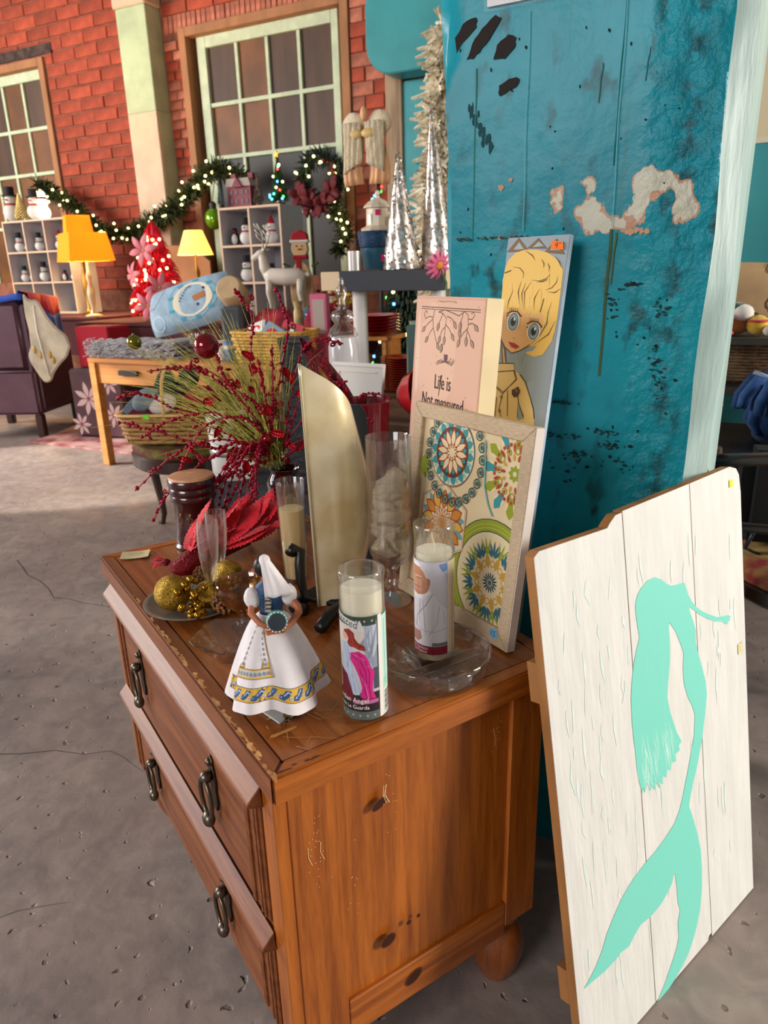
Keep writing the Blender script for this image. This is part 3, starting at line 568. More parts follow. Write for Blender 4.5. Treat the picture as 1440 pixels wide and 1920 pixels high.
G_lines = [[(-0.2896,0.4631),(-0.2838,0.4478),(-0.2741,0.4327),(-0.2598,0.4216),(-0.2381,0.414),(-0.2164,0.4188),(-0.1875,0.4305)],[(-0.267,0.4698),(-0.2503,0.4717),(-0.233,0.4699)],[(-0.2044,0.4549),(-0.1901,0.46),(-0.1628,0.4575)],[(-0.2716,0.4284),(-0.2592,0.3958)],[(-0.2604,0.4204),(-0.2497,0.3968)],[(-0.2754,0.3815),(-0.2231,0.3882)],[(-0.277,0.3951),(-0.2274,0.3987)],[(-0.2845,0.3758),(-0.2864,0.3627),(-0.2482,0.3494),(-0.2127,0.3766),(-0.2231,0.3882)],[(-0.2796,0.3798),(-0.2776,0.3615),(-0.2467,0.3519),(-0.2141,0.3742),(-0.2245,0.3884)],[(-0.2482,0.3494),(-0.2527,0.3256),(-0.2446,0.3131)],[(-0.2643,0.3424),(-0.2621,0.31)],[(-0.2345,0.3559),(-0.2255,0.3164)],[(-0.2064,0.384),(-0.1871,0.3733),(-0.1696,0.3542),(-0.1544,0.3351),(-0.1484,0.321)],[(-0.2034,0.3514),(-0.1977,0.339),(-0.178,0.3201)],[(-0.1991,0.341),(-0.1956,0.317)]]
ang = radians(66.44); hh = Vector((cos(ang), sin(ang), 0)); nr = Vector((hh.y, -hh.x, 0)); th = radians(9.5); uu = Vector((0, 0, cos(th)))-nr*sin(th)
o_ = Vector((.556, .767, .0028))-hh*.275
mb_m = Matrix(((hh.x, uu.x, 0, o_.x), (hh.y, uu.y, 0, o_.y), (hh.z, uu.z, 0, o_.z), (0, 0, 0, 1))); nn = hh.cross(uu); mb_m[0][2], mb_m[1][2], mb_m[2][2] = nn.x, nn.y, nn.z
mer = T('mermaid_board', 'white plank board painted with an aqua mermaid, leaning beside the chest', 'painting', mw=mb_m)
wp = M('brushed_white_paint', 'dedcd6', .5, var=.05, vs=9, stretch=(4, .6, 4), bump=.25, bs=30); raw = M('raw_board_edge', 'a5713f', .75, var=.2, vs=20, stretch=(1, .3, 1))
def plank(poly):
    n = len(poly); mb = MB().prism(poly, -.001, 0, 0); mb.prism(poly, -.016, -.001, 1); mb.build('plank', [wp, raw], mer)
g = .0012; X = lambda s: s+.275
plank([(X(-.552), .0), (X(-.356)-g, .0), (X(-.356)-g, .846), (X(-.372), .846), (X(-.386), .838), (X(-.394), .832), (X(-.545), .838), (X(-.556), .832)])
plank([(X(-.356)+g, .0), (X(-.18), .0), (X(-.176), .008), (X(-.1655)-g, .008), (X(-.1655)-g, .850), (X(-.356)+g, .848)])
plank([(X(-.1655)+g, .0), (X(.0), .0), (X(.006), .80), (X(.002), .832), (X(-.008), .845), (X(-.03), .852), (X(-.1655)+g, .850)])
for t in (.13, .62): MB().box(X(-.553), X(-.005), t, t+.06, -.034, -.016).build('back_batten', raw, mer, bev=.001)
mp_ = Print(base=.0003, step=.000003)
for k in range(90):
    c = R.choice(('dfeae3', 'e1eae4', 'd6e7df')); s, t = R.uniform(-.53, -.36) if k < 55 else R.uniform(-.34, -.02), R.uniform(.15, .78); l = R.uniform(.02, .07)
    mp_.stroke([(X(s), t), (X(s+R.gauss(0, .002)), t-l/2), (X(s+R.gauss(0, .003)), t-l)], R.uniform(.002, .007), c, taper=True)
mp_.poly([(X(s), t) for s, t in MER], '79d6c3')
for k in range(46):
    s = R.uniform(-.352, -.262); t = R.uniform(.405, .47); a = R.uniform(-.1, .35)
    mp_.stroke([(X(s), t+.02), (X(s+a*.02), t), (X(s+a*.05), t-.03)], .0011, 'cfeee4', taper=True)
for k in range(16):
    s, t = R.uniform(-.33, -.27), R.uniform(.35, .62); mp_.stroke([(X(s), t+.03), (X(s+.001), t), (X(s+R.gauss(0, .002)), t-.04)], .0012, '8fe0cf', taper=True)
mp_.build('painted_mermaid', mer, rough=.5)
ms = Print(base=.0012); ms.rect(X(-.036), X(-.024), .816, .829, 'e6f22a'); ms.build('yellow_dot_sticker', mer)
ms = Print(base=.0012); ms.rect(X(-.027), X(-.013), .504, .524, 'e4d9a0'); ms.stroke([(X(-.024), .519), (X(-.019), .519), (X(-.0215), .514), (X(-.018), .510), (X(-.023), .508)], .001, '4a4a3a'); ms.rect(X(-.013), X(-.0115), .502, .526, 'c9b97a'); ms.build('price_label', mer)

# ================= framed mandala print =================
fm = T('framed_mandala_print', 'linen framed print of coloured mandala medallions leaning on the canvas', 'picture', mw=Matrix.Translation((0, 0, .0022)) @ plane_mat(.403, 7.5, 0, -.1952))
fw, fh, bd = .1417, .335, .024
linen = M('linen_frame', 'c3ab8d', .85, var=.12, vs=90, stretch=(1, 6, 1), bump=.3, bs=220); lin_side = M('white_frame_side', 'd9cfc6', .6, var=.06, vs=20)
def fmember(poly): MB().prism(poly, -.016, 0).build('frame_member', linen, fm, bev=.0015)
fmember([(-fw, 0), (fw, 0), (fw-bd, bd+.004), (-fw+bd, bd+.004)]); fmember([(-fw, fh), (-fw+bd, fh-bd), (fw-bd, fh-bd), (fw, fh)])
fmember([(-fw, .0005), (-fw+bd, bd+.004), (-fw+bd, fh-bd), (-fw, fh-.0005)]); fmember([(fw, .0005), (fw, fh-.0005), (fw-bd, fh-bd), (fw-bd, bd+.004)])
MB().box(fw+.0001, fw+.0012, .001, fh-.001, -.0155, -.0005).build('painted_edge', lin_side, fm)
MB().box(-fw+bd-.003, fw-bd+.003, bd, fh-bd+.003, -.013, -.008).build('print_panel', M('print_paper', 'd9c39a', .7), fm)
fp = Print(base=.0003, step=.000006); ox = .1952
x0, x1, y0, y1 = -fw+bd, fw-bd, bd+.004, fh-bd
TE, RU, OL, OR, NV, OC, CR_ = '3f8f93', 'a8452c', '8f9a2f', 'c9853a', '2f4a50', 'c79a3f', 'e0cda4'
def clipbox(pts):
    def cl(P, ax, lim, sg):
        o = []
        for i in range(len(P)):
            a, b_ = P[i], P[(i+1) % len(P)]; ia, ib = sg*(a[ax]-lim) <= 0, sg*(b_[ax]-lim) <= 0
            if ia: o.append(a)
            if ia != ib: t = (lim-a[ax])/(b_[ax]-a[ax]); o.append((a[0]+(b_[0]-a[0])*t, a[1]+(b_[1]-a[1])*t))
        return o
    for ax, lim, sg in ((0, x1, 1), (0, x0, -1), (1, y1, 1), (1, y0, -1)):
        pts = cl(pts, ax, lim, sg)
        if len(pts) < 3: return None
    return pts
m1 = (-.2344+ox, .2663); m2 = (-.091+ox, .2615); m3 = (-.2414+ox, .150); m4 = (-.1137+ox, .0883)
# right flower of sprigs
for k in range(12):
    a = 2*pi*k/12; fp.petal(m2, a, .036, .068, .020, OL if k % 2 else TE)
    for q in (-.16, .16): fp.petal(m2, a+q, .04, .060, .005, CR_)
for k in range(18): a = 2*pi*k/18; fp.petal(m2, a, .030, .046, .006, RU); fp.ell((m2[0]+.043*cos(a+.17), m2[1]+.043*sin(a+.17)), .003, .003, RU, 8)
for k in range(12): a = 2*pi*k/12; fp.ring((m2[0]+.033*cos(a), m2[1]+.033*sin(a)), .0045, .002, OL, 8)
for k in range(14): a = 2*pi*k/14; fp.petal(m2, a, .018, .03, .005, RU if k % 2 else OC)
fp.ell(m2, .019, .019, CR_); 
for k in range(8): fp.petal(m2, 2*pi*k/8, .003, .013, .007, OL)
# big arch medallion
fp.ell(m4, .098, .098, NV, 36); fp.ell(m4, .0965, .0965, OL, 36); fp.ring(m4, .084, .0012, 'b8b64a', 36); fp.ring(m4, .090, .0010, 'b8b64a', 36); fp.ell(m4, .079, .079, NV, 36); fp.ell(m4, .0775, .0775, CR_, 36)
for k in range(10):
    a = 2*pi*k/10+.3
    for q in (-.22, -.11, 0, .11, .22): fp.petal((m4[0]+.036*cos(a), m4[1]+.036*sin(a)), a+q*3.2, .004, .030-abs(q)*.03, .0052, '3c6a74')
    a += pi/10
    for q in (-.15, 0, .15): fp.petal((m4[0]+.04*cos(a), m4[1]+.04*sin(a)), a+q*2.5, .0, .03, .004, OL)
    fp.petal(m4, a, .022, .046, .010, OC); fp.ring((m4[0]+.03*cos(a+.3), m4[1]+.03*sin(a+.3)), .005, .0022, OC, 8)
for k in range(16): fp.petal(m4, 2*pi*k/16, .004, .017, .003, NV)
fp.ell(m4, .004, .004, '3c6a74', 10)
# lower left hexagon flower
hexp = [(m3[0]+.066*cos(pi/6+pi/3*k), m3[1]+.066*sin(pi/6+pi/3*k)) for k in range(6)]; fp.poly(hexp, CR_); fp.stroke(hexp, .0016, RU, True); fp.stroke([(m3[0]+(x-m3[0])*.95, m3[1]+(y-m3[1])*.95) for x, y in hexp], .0012, TE, True)
for k in range(12): a = 2*pi*k/12; fp.petal(m3, a+.26, .03, .056, .014, '6f9a98'); fp.petal(m3, a, .022, .054, .021, RU); fp.petal(m3, a, .024, .051, .016, OR if k % 2 else 'd3a94f')
for k in range(16): a = 2*pi*k/16; fp.petal(m3, a, .012, .026, .007, RU); fp.petal(m3, a, .013, .024, .004, CR_)
fp.ell(m3, .012, .012, OR, 14)
# upper left medallion and chain
fp.ell(m1, .054, .056, RU, 32); fp.ell(m1, .0525, .0545, CR_, 32)
for k in range(14):
    a = 2*pi*k/14; fp.petal(m1, a, .034, .053, .014, TE); fp.petal(m1, a+.2, .040, .052, .006, '8fb7b0')
fp.ring(m1, .0535, .0014, TE, 32); fp.ell(m1, .040, .041, '7a3a2a', 28)
for k in range(12): a = 2*pi*k/12; fp.petal(m1, a+.26, .018, .041, .014, NV); fp.petal(m1, a+.26, .018, .036, .012, TE)
for k in range(12): a = 2*pi*k/12; fp.petal(m1, a, .010, .038, .013, RU); fp.petal(m1, a, .010, .035, .0095, CR_)
fp.ell(m1, .013, .013, RU, 18); fp.ell(m1, .0115, .0115, CR_, 18)
for k in range(10): fp.ell((m1[0]+.009*cos(2*pi*k/10), m1[1]+.009*sin(2*pi*k/10)), .0018, .0018, RU, 6)
for k in range(24):
    a = 2*pi*k/24+.1; c = (m1[0]+.006+.067*cos(a), m1[1]-.006+.073*sin(a)); fp.ring(c, .0072, .0016, NV, 10); fp.ell(c, .0042, .0042, '54807c', 8); fp.ell(c, .0022, .0022, NV, 6)
    fp.ring((c[0]+.004, c[1]+.003), .0068, .0009, '5a6a58', 8)
arc = [(-.02+.105*cos(a), .275+.105*sin(a)) for a in [-.9+.12*i for i in range(16)]]
fp.stroke([(.036, .30), (.042, .26), (.046, .23), (.058, .205), (.07, .19)], .003, '6fa8a2')
for k in range(5): fp.petal((x0, .232), -.9+.45*k, .0, .026, .010, OL)
keep = []
for it in fp.sh:
    c = clipbox(it[1])
    if c: keep.append((it[0], c) + tuple(it[2:]))
fp.sh = keep
mo = fp.build('mandala_motifs', fm, rough=.6); mo.location = (0, 0, -.0079)
st = Print(base=.0006); st.poly(blob((-.0839+ox, .0187), .0095, .008, 16, .1), '69aed6'); st.stroke([(-.0885+ox, .0225), (-.0885+ox, .0145)], .0012, '1c3350'); st.stroke([(-.080+ox, .0225), (-.084+ox, .0225), (-.084+ox, .019), (-.0805+ox, .0185), (-.081+ox, .015), (-.0845+ox, .0148)], .0012, '1c3350'); st.build('blue_price_sticker', fm)

# ================= 'Life is' canvas =================
cv = T('quote_canvas', 'pink wooden block printed with hanging vines and the words Life is', 'picture', mw=Matrix.Translation((0, 0, .003)) @ plane_mat(.430, 4.8, -4, -.3075))
MB().box(-.098, .098, 0, .4985, -.034, 0).build('canvas_block', M('cream_block', 'e6d0a2', .6, var=.06, vs=12), cv, bev=.0015)
cp = Print(base=.0003); cx = .3075
cp.rect(-.0975, .0975, 0, .498, 'cf9f8a'); cp.rect(-.094, .094, .0, .494, 'd6ab94'); cp.poly(blob((-.03, .40), .06, .10, 22, .25), 'dcb49c'); cp.poly(blob((-.085, .40), .008, .08, 16, .4), 'e0bfa8')
for k in range(26): cp.poly(blob((R.uniform(-.09, .09), R.uniform(.3, .49)), .0015, .002, 6, .5), 'b5806c')
BR = '6d5444'
cp.stroke([(-.080, .4812), (.086, .4805)], .0016, BR); cp.stroke([(-.080, .478), (.086, .4772)], .0012, BR)
def vine(p): cp.stroke(p, .0016, BR)
def leaf(c, a, l=.016, w=.008):
    cp.petal((c[0], c[1]), a, 0, l, w, BR); cp.petal((c[0]+cos(a)*.001, c[1]+sin(a)*.001), a, .001, l-.002, w*.62, 'a88a72')
vine([(-.040, .478), (-.0437, .462), (-.0405, .4465), (-.032, .431), (-.028, .425)]); vine([(-.0437, .462), (-.055, .456), (-.064, .450)]); vine([(-.042, .448), (-.05, .44), (-.054, .434)]); vine([(-.0437, .465), (-.055, .466), (-.066, .462), (-.071, .468), (-.067, .475), (-.061, .472)])
vine([(-.028, .474), (-.015, .472), (-.004, .464), (-.006, .452), (-.006, .438)]); vine([(-.005, .452), (-.014, .446), (-.018, .438)]); vine([(-.005, .455), (.004, .450), (.012, .443)]); vine([(-.003, .468), (.008, .466), (.016, .462)]); vine([(-.015, .472), (-.021, .462), (-.024, .458)])
vine([(-.028, .474), (-.010, .478), (.012, .474), (.030, .470), (.045, .477), (.055, .472), (.057, .456), (.054, .440)]); vine([(.056, .452), (.046, .445), (.038, .436)]); vine([(.056, .448), (.062, .442), (.066, .436)]); vine([(.057, .458), (.066, .460), (.072, .459)]); vine([(.057, .466), (.066, .466), (.072, .472), (.068, .477), (.063, .474)]); vine([(.042, .476), (.039, .466), (.037, .462)])
for c, a in (((-.064, .450), -2.4), ((-.054, .434), -2.3), ((-.028, .426), -1.0), ((-.018, .438), -1.9), ((-.006, .438), -1.6), ((.012, .443), -.9), ((.016, .462), -.9), ((-.024, .458), -1.9), ((.038, .436), -2.0), ((.036, .452), -1.6), ((.054, .440), -1.5), ((.066, .436), -.9), ((.072, .459), -.7), ((.037, .462), -1.7), ((-.012, .425), -1.7)): leaf(c, a)
cp.poly([(-.004, .408), (.007, .408), (.004, .396), (-.001, .396)], '6a4a5a')
for k in range(10): a = -.4+k*.43; cp.stroke([(.001, .396), (.001+.02*cos(a), .394+.006*sin(a)), (.001+.026*cos(a), .396+.008*sin(a+.6))], .0009, BR)
cp.text('Life is', (-.027, .3505), .034, '3d2f28', sx=.62); cp.text('Not measured', (-.063, .318), .034, '3d2f28', sx=.62)
cp.stroke([(-.006, .374), (-.010, .352), (-.012, .340)], .0013, '3d2f28')
for k in range(9): cp.stroke([(-.03+k*.006, .4915), (-.027+k*.006, .4915-R.random()*.003)], .0012, '7a5a48')
cp.build('printed_face', cv, rough=.6)

# ================= girl board =================
gb = T('girl_painting_board', 'tall grey board painted with a big eyed blonde girl, against the pillar', 'picture', mw=plane_mat(.600, 9.0, 10, -.2555) @ Matrix.Translation((0, -.6455, 0)))
gw = .0605; gx = .2065; GO = (0, .6455, 0)
MB().box(-gw, gw, 0, .6455+.596, -.011, -.0008).build('board', M('grey_board_edge', 'aebfcd', .6, var=.1, vs=20), gb, bev=.001)
gp = Print(base=.0002); sh = lambda L: [(.72*a+.011*b_-.101+.2435, -.037*a+1.084*b_-.05) for a, b_ in L]
gp.rect(-gw+.0005, gw-.0005, -.6, .595, '8d9aa2'); 
for k in range(14): gp.poly(blob((R.uniform(-.045, .045), R.uniform(.3, .56)), .01, .03, 12, .4), '93a1a9' if k % 2 else '87949c')
for t0, t1, t2, i0, i1, i2 in (((-.2888, .5691), (-.2597, .592), (-.2259, .5713), (-.2707, .5727), (-.2573, .5837), (-.2416, .5738)), ((-.231, .5755), (-.2046, .5903), (-.1784, .5755), (-.2177, .5764), (-.2031, .585), (-.1884, .5788)), ((-.184, .5699), (-.1559, .5889), (-.1297, .5681), (-.17, .573), (-.1565, .583), (-.142, .573))):
    q = lambda p: (p[0], min(p[1]-.004, .5855)); gp.poly(sh([q(t0), q(t1), q(t2)]), '7a5a2c'); gp.stroke(sh([q(t0), q(t1), q(t2)]), .001, '3a2a14', True); gp.poly(sh([q(i0), q(i1), q(i2)]), '9aa8b0')
HA = 'e3b95c'
gp.poly(sh(G_coat), 'dfbf7e'); gp.poly(sh(G_hair), HA); gp.poly(sh(G_neck), 'dba878'); gp.poly(sh(G_face), 'e0ad72'); gp.poly(sh(G_turt), 'dcbd80')
# fringe over the forehead
gp.poly(sh([(-.272, .478), (-.27, .50), (-.25, .515), (-.215, .515), (-.19, .505), (-.165, .49), (-.158, .472), (-.17, .478), (-.19, .474), (-.205, .481), (-.215, .473), (-.225, .483), (-.238, .474), (-.25, .484), (-.262, .472)]), HA)
gp.poly(sh([(-.158, .492), (-.165, .465), (-.158, .44), (-.178, .422), (-.2, .418), (-.175, .413), (-.15, .418), (-.13, .44), (-.125, .48)]), HA)
for k in range(30):
    a, b_ = R.uniform(-.27, -.15), R.uniform(.47, .54); gp.stroke(sh([(a, b_), (a+R.gauss(0, .003), b_-.012), (a+R.gauss(0, .005), b_-.025)]), .0012, R.choice(('efcf82', 'd4a548', 'f0d694')), taper=True)
for s in G_strokes: gp.stroke(sh(s), .0016, '3a2412', taper=len(s) > 2)
for s in G_lines: gp.stroke(sh(s), .0013, '33241a')
for (c, rx, ry) in (((-.2441, .4616), .0145, .0135), ((-.1828, .4505), .0145, .0125)):
    rx *= .74; ry *= 1.08; gp.ell(sh([c])[0], rx*1.25, ry*1.05, 'ece6da', 20); gp.ell(sh([c])[0], rx, ry, '33404a', 20); gp.ell(sh([c])[0], rx*.86, ry*.88, '8ea2b0', 20)
    for k in range(12): gp.petal(sh([c])[0], 2*pi*k/12, .002, rx*.8, .002, '52646f')
    gp.ell(sh([c])[0], rx*.45, ry*.5, '15181b', 14); gp.ell(sh([(c[0]+.003, c[1]+.004)])[0], .0018, .0028, 'eef2f4', 8)
    gp.stroke(sh([(c[0]-rx*2, c[1]+ry*.75), (c[0]-rx*.7, c[1]+ry*1.1), (c[0]+rx*.8, c[1]+ry*1.05), (c[0]+rx*2, c[1]+ry*.6)]), .002, '201712')
    for k in range(5): gp.stroke(sh([(c[0]-rx*1.3+k*.0055, c[1]+ry*1.0), (c[0]-rx*1.45+k*.006, c[1]+ry*1.45)]), .0009, '201712')
gp.poly(sh(G_lips), 'b81f22'); gp.stroke(sh([(-.2506, .4305), (-.235, .4262), (-.2182, .4251)]), .0009, '5a0f12')
gp.ell(sh([(-.2365, .4368)])[0], .001, .001, '7a4a2a', 6)
for y in (.3439, .322): gp.ring(sh([(-.2505, y)])[0], .0025, .0009, '33241a', 10)
gp.poly(sh([(-.222, .358), (-.205, .365), (-.198, .358), (-.202, .350), (-.212, .347), (-.22, .351)]), '4a3324'); gp.stroke(sh([(-.215, .362), (-.204, .356)]), .001, 'c9a36a')
gp.poly(sh([(-.1991, .341), (-.178, .318), (-.193, .314)]), '8d9aa2')
gp.build('painted_girl', gb, rough=.5).location = GO
gs = Print(base=.0028, step=.0002); gs.poly(sh([(-.1664, .582), (-.136, .581), (-.132, .5696), (-.166, .5708)]), 'f0762a'); gs.stroke(sh([(-.153, .5795), (-.1555, .5755), (-.1485, .5758)]), .0011, '2a1a10'); gs.stroke(sh([(-.1498, .5795), (-.151, .5722)]), .0011, '2a1a10'); gs.stroke(sh([(-.146, .5785), (-.141, .5792)]), .001, '2a1a10'); gs.build('orange_price_sticker', gb).location = GO
# ================= things on the chest =================
glass = thin_glass('clear_glass', (.97, .975, .97))
def camface(x, y): p = ch(x, y); d = Vector((.428, -.535, 0))-Vector((p.x, p.y, 0)); return math.atan2(d.y, d.x)
wax = M('ivory_wax', 'f8eed6', .5, sss=.25)
def prayer_candle(name, label, x, y, z, wax_h, label_fn, wick):
    t = T(name, label, 'candle', ch(x, y, z), camface(x, y)+pi/2, 'prayer candles')
    r = .0284
    MB().lathe([(.0, .0), (.024, .0), (.0268, .003), (r-.0004, .012), (r-.0004, .182), (r-.0008, .186), (r-.0001, .190), (r+.0008, .197), (r+.0004, .2025), (r-.0006, .2035), (r-.0022, .2025), (r-.0026, .197), (r-.0030, .19), (r-.0028, .014), (.024, .009), (0, .009)], 40, cap=False).build('glass_jar', glass, t, smooth=50)
    MB().lathe([(0, .0095), (.0245, .0095), (r-.0030, .0145), (r-.0031, wax_h), (r-.005, wax_h-.0012), (.004, wax_h-.002), (0, wax_h-.002)], 32, cap=False).build('wax', wax, t, smooth=50)
    if wick: MB().tube([(0, 0, wax_h-.004), (.001, 0, wax_h+.008), (-.002, .001, wax_h+.018), (-.003, .001, wax_h+.026)], .0011, 6).build('wick', M('cotton_wick', 'e8dcc0', .8), t)
    pr = Print(fmap=lambda u, v, w: ((r+w)*cos(-pi/2+u/r), (r+w)*sin(-pi/2+u/r), v), du=.004, step=.000012, base=.0001)
    label_fn(pr, r); pr.build('printed_label', t, rough=.4); return t
def angel_label(p, r):
    A = lambda x, y: (r*math.asin(max(-.99, min(.99, (x-337)/164))), (1640-y)*.000174)
    P = lambda L: [A(*q) for q in L]; ub = lambda x: A(x, 0)[0]
    p.rect(-.080, ub(440), .010, .150, 'c9c4cc'); p.rect(-.08, ub(440), .094, .139, 'd8cdc6'); p.rect(ub(400), ub(440), .05, .14, '4a505c'); p.rect(ub(345), ub(400), .03, .14, 'a3aab8')
    p.poly(P([(300, 1000), (380, 880), (430, 830), (430, 1180), (400, 1180), (350, 1060)]), '8f98a8'); p.poly(P([(400, 845), (432, 815), (435, 1000), (405, 1100), (372, 1040), (360, 960)]), 'b9c0ce')
    for k in range(5): p.stroke(P([(428-k*10, 860+k*30), (415-k*8, 960+k*20), (395-k*8, 1060+k*10)]), .0007, '7c8696')
    p.rect(-.08, ub(440), .1385, .1505, '34483f'); p.rect(-.08, ub(440), .007, .0185, '5b6a66'); p.rect(-.08, ub(440), .0185, .046, '2b2226')
    for k in range(7):
        for vv in (.1445, .0128): u = -.036+k*.0095; p.stroke([(u-.0016, vv), (u+.0016, vv)], .0007, 'e9b8b4'); p.stroke([(u, vv-.0018), (u, vv+.0018)], .0007, 'e9b8b4')
    p.poly(P([(150, 790), (175, 765), (300, 815), (318, 800), (350, 890), (295, 878), (296, 855), (175, 818)]), 'd4d6d2'); p.text('scented', (ub(165)-.004, .1430), .0145, '2f3a38', rot=-.22, sx=.85)
    p.poly(P([(196, 915), (207, 902), (224, 912), (228, 945), (212, 968), (198, 952)]), 'd8a88c')
    p.poly(P([(190, 975), (238, 985), (262, 1040), (240, 1100), (252, 1180), (272, 1260), (292, 1330), (300, 1392), (250, 1402), (225, 1350), (212, 1250), (198, 1150), (188, 1080)]), 'b8c6dc')
    for q in ([(205, 990), (215, 1080), (225, 1180)], [(225, 1000), (235, 1120), (250, 1250), (270, 1380)], [(215, 1150), (230, 1260), (245, 1390)]): p.stroke(P(q), .0011, '8c9cba')
    p.poly(P([(235, 1060), (300, 1040), (345, 1070), (370, 1120), (382, 1170), (410, 1210), (396, 1290), (390, 1360), (420, 1442), (330, 1442), (300, 1400), (316, 1330), (300, 1250), (270, 1170), (240, 1110)]), 'd42c84')
    for q in ([(250, 1075), (310, 1120), (345, 1200), (350, 1300)], [(300, 1060), (350, 1130), (372, 1220), (365, 1330), (380, 1430)], [(300, 1180), (330, 1260), (335, 1350), (350, 1430)]): p.stroke(P(q), .0016, 'a31566')
    for q in ([(270, 1070), (330, 1100), (365, 1170)], [(320, 1250), (345, 1340), (360, 1430)]): p.stroke(P(q), .0011, 'ee6aae')
    p.poly(P([(205, 890), (240, 873), (272, 900), (276, 940), (300, 975), (342, 1000), (352, 1036), (310, 1030), (270, 1012), (240, 1010), (226, 985), (234, 945), (222, 915), (206, 906)]), '8f2a22')
    for q in ([(230, 885), (255, 920), (262, 970), (320, 1020)], [(245, 985), (290, 1010), (335, 1020)]): p.stroke(P(q), .0009, 'b8503a')
    p.poly(P([(178, 1200), (215, 1240), (235, 1330), (252, 1400), (240, 1450), (180, 1440)]), '6d1f2c'); p.poly(P([(255, 1442), (430, 1436), (430, 1465), (250, 1470)]), 'b86a9a'); p.stroke(P([(245, 1395), (330, 1425), (430, 1432)]), .0012, '3a2a2c')
    p.text('Guardian Angel', (ub(370)-.0585, .0315), .0098, 'f2ece4', sx=.92); p.text('Angel de La Guarda', (ub(372)-.0600, .0222), .0079, 'f2ece4', sx=.92)
    p.rect(ub(440), ub(466), .007, .150, 'efe9e0'); p.rect(ub(466), .052, .007, .147, 'a8dcc2'); p.rect(ub(466), .052, .06, .147, 'bfe5dc'); p.rect(ub(470), .052, .008, .044, 'f4f0ea')
    for k in range(12): p.rect(ub(474), .05, .010+k*.0026, .0113+k*.0026+.0005*(k % 3), '3a3a3e')
    for k in range(30): p.rect(ub(480), ub(480)+.0012, .052+k*.003, .0538+k*.003, '5f8a80')
prayer_candle('prayer_candle', 'tall glass prayer candle with pink robed angel label at the chest edge', .158, .051, 0, .178, angel_label, False)
def pope_label(p, r):
    A = lambda x, y: (r*math.asin(max(-.99, min(.99, (x-862)/146))), (1212-y)*.000196)
    P = lambda L: [A(*q) for q in L]; ub = lambda x: A(x, 0)[0]; vb = lambda y: A(0, y)[1]
    p.rect(-.07, ub(958), vb(1150), vb(425), 'd6d4df'); p.poly(P([(895, 440), (955, 432), (957, 490), (925, 500), (905, 470)]), '7f9fd2'); p.poly(P([(940, 520), (957, 500), (957, 600)]), 'b4c2e2'); p.rect(-.07, ub(735), vb(430), vb(425), 'e4e0e6')
    p.poly(P([(716, 700), (790, 680), (832, 638), (852, 660), (900, 740), (957, 800), (957, 1080), (720, 1080)]), 'e4e2e8'); p.poly(P([(716, 690), (790, 672), (830, 632), (838, 655), (800, 700), (760, 712), (720, 715)]), 'f2f0f2')
    p.poly(P([(718, 445), (760, 452), (800, 482), (822, 540), (830, 562), (830, 612), (815, 650), (790, 672), (745, 686), (720, 668)]), 'c48a6e')
    p.poly(P([(720, 540), (760, 530), (800, 560), (806, 620), (770, 660), (722, 650)]), 'd09a7c'); p.poly(P([(745, 450), (795, 474), (818, 515), (824, 545), (806, 545), (790, 505), (765, 480)]), 'd8d2cc')
    p.poly(P([(716, 440), (745, 438), (775, 455), (760, 470), (720, 462)]), 'f4f2f2'); p.poly(P([(816, 552), (834, 550), (836, 590), (822, 606), (814, 590)]), 'b97a60'); p.stroke(P([(735, 545), (775, 540)]), .0009, 'e6dcd2'); p.stroke(P([(735, 560), (770, 556)]), .0008, '5a3a2e'); p.stroke(P([(720, 628), (768, 622)]), .0009, '8a4a3c'); p.stroke(P([(775, 560), (785, 600), (775, 640)]), .0006, 'a86a52')
    for q in ([(852, 665), (800, 760), (742, 850), (735, 940)], ): p.stroke(P(q), .0008, '6a6670')
    for q in ([(780, 720), (790, 850), (800, 1000)], [(900, 760), (880, 900), (820, 1000)], [(720, 900), (770, 960), (860, 965), (957, 940)], [(930, 800), (935, 900)], [(760, 720), (755, 900)]): p.stroke(P(q), .0009, 'bcb8c6')
    p.poly(P([(716, 975), (762, 970), (772, 1030), (745, 1060), (718, 1060)]), 'b58a80'); p.rect(ub(845), ub(957), vb(1080), vb(1052), '8a8690'); p.text('ONLYCANDLE', (ub(850), vb(1076)), .0042, '2c2830', sx=.8)
    p.rect(-.07, ub(958), vb(1150), vb(1083), '8a1f36'); p.text('Papa Francisco', (ub(835)-.0395, vb(1112)), .0066, 'f3e6e2', sx=.9); p.text('Pope Francis', (ub(825)-.0335, vb(1140)), .0066, 'f3e6e2', sx=.9)
    p.rect(ub(958), ub(964), vb(1150), vb(425), 'f4efe6'); p.rect(ub(964), .052, vb(1150), vb(425), 'ecdcb8')
    for k in range(28): p.rect(ub(988), ub(988)+.0014, vb(1140)+k*.0045, vb(1140)+.003+k*.0045, 'a08a6a')
prayer_candle('prayer_candle', 'tall glass prayer candle with white robed man on its label, in the glass tray', .312, .108, .0085, .163, pope_label, True)

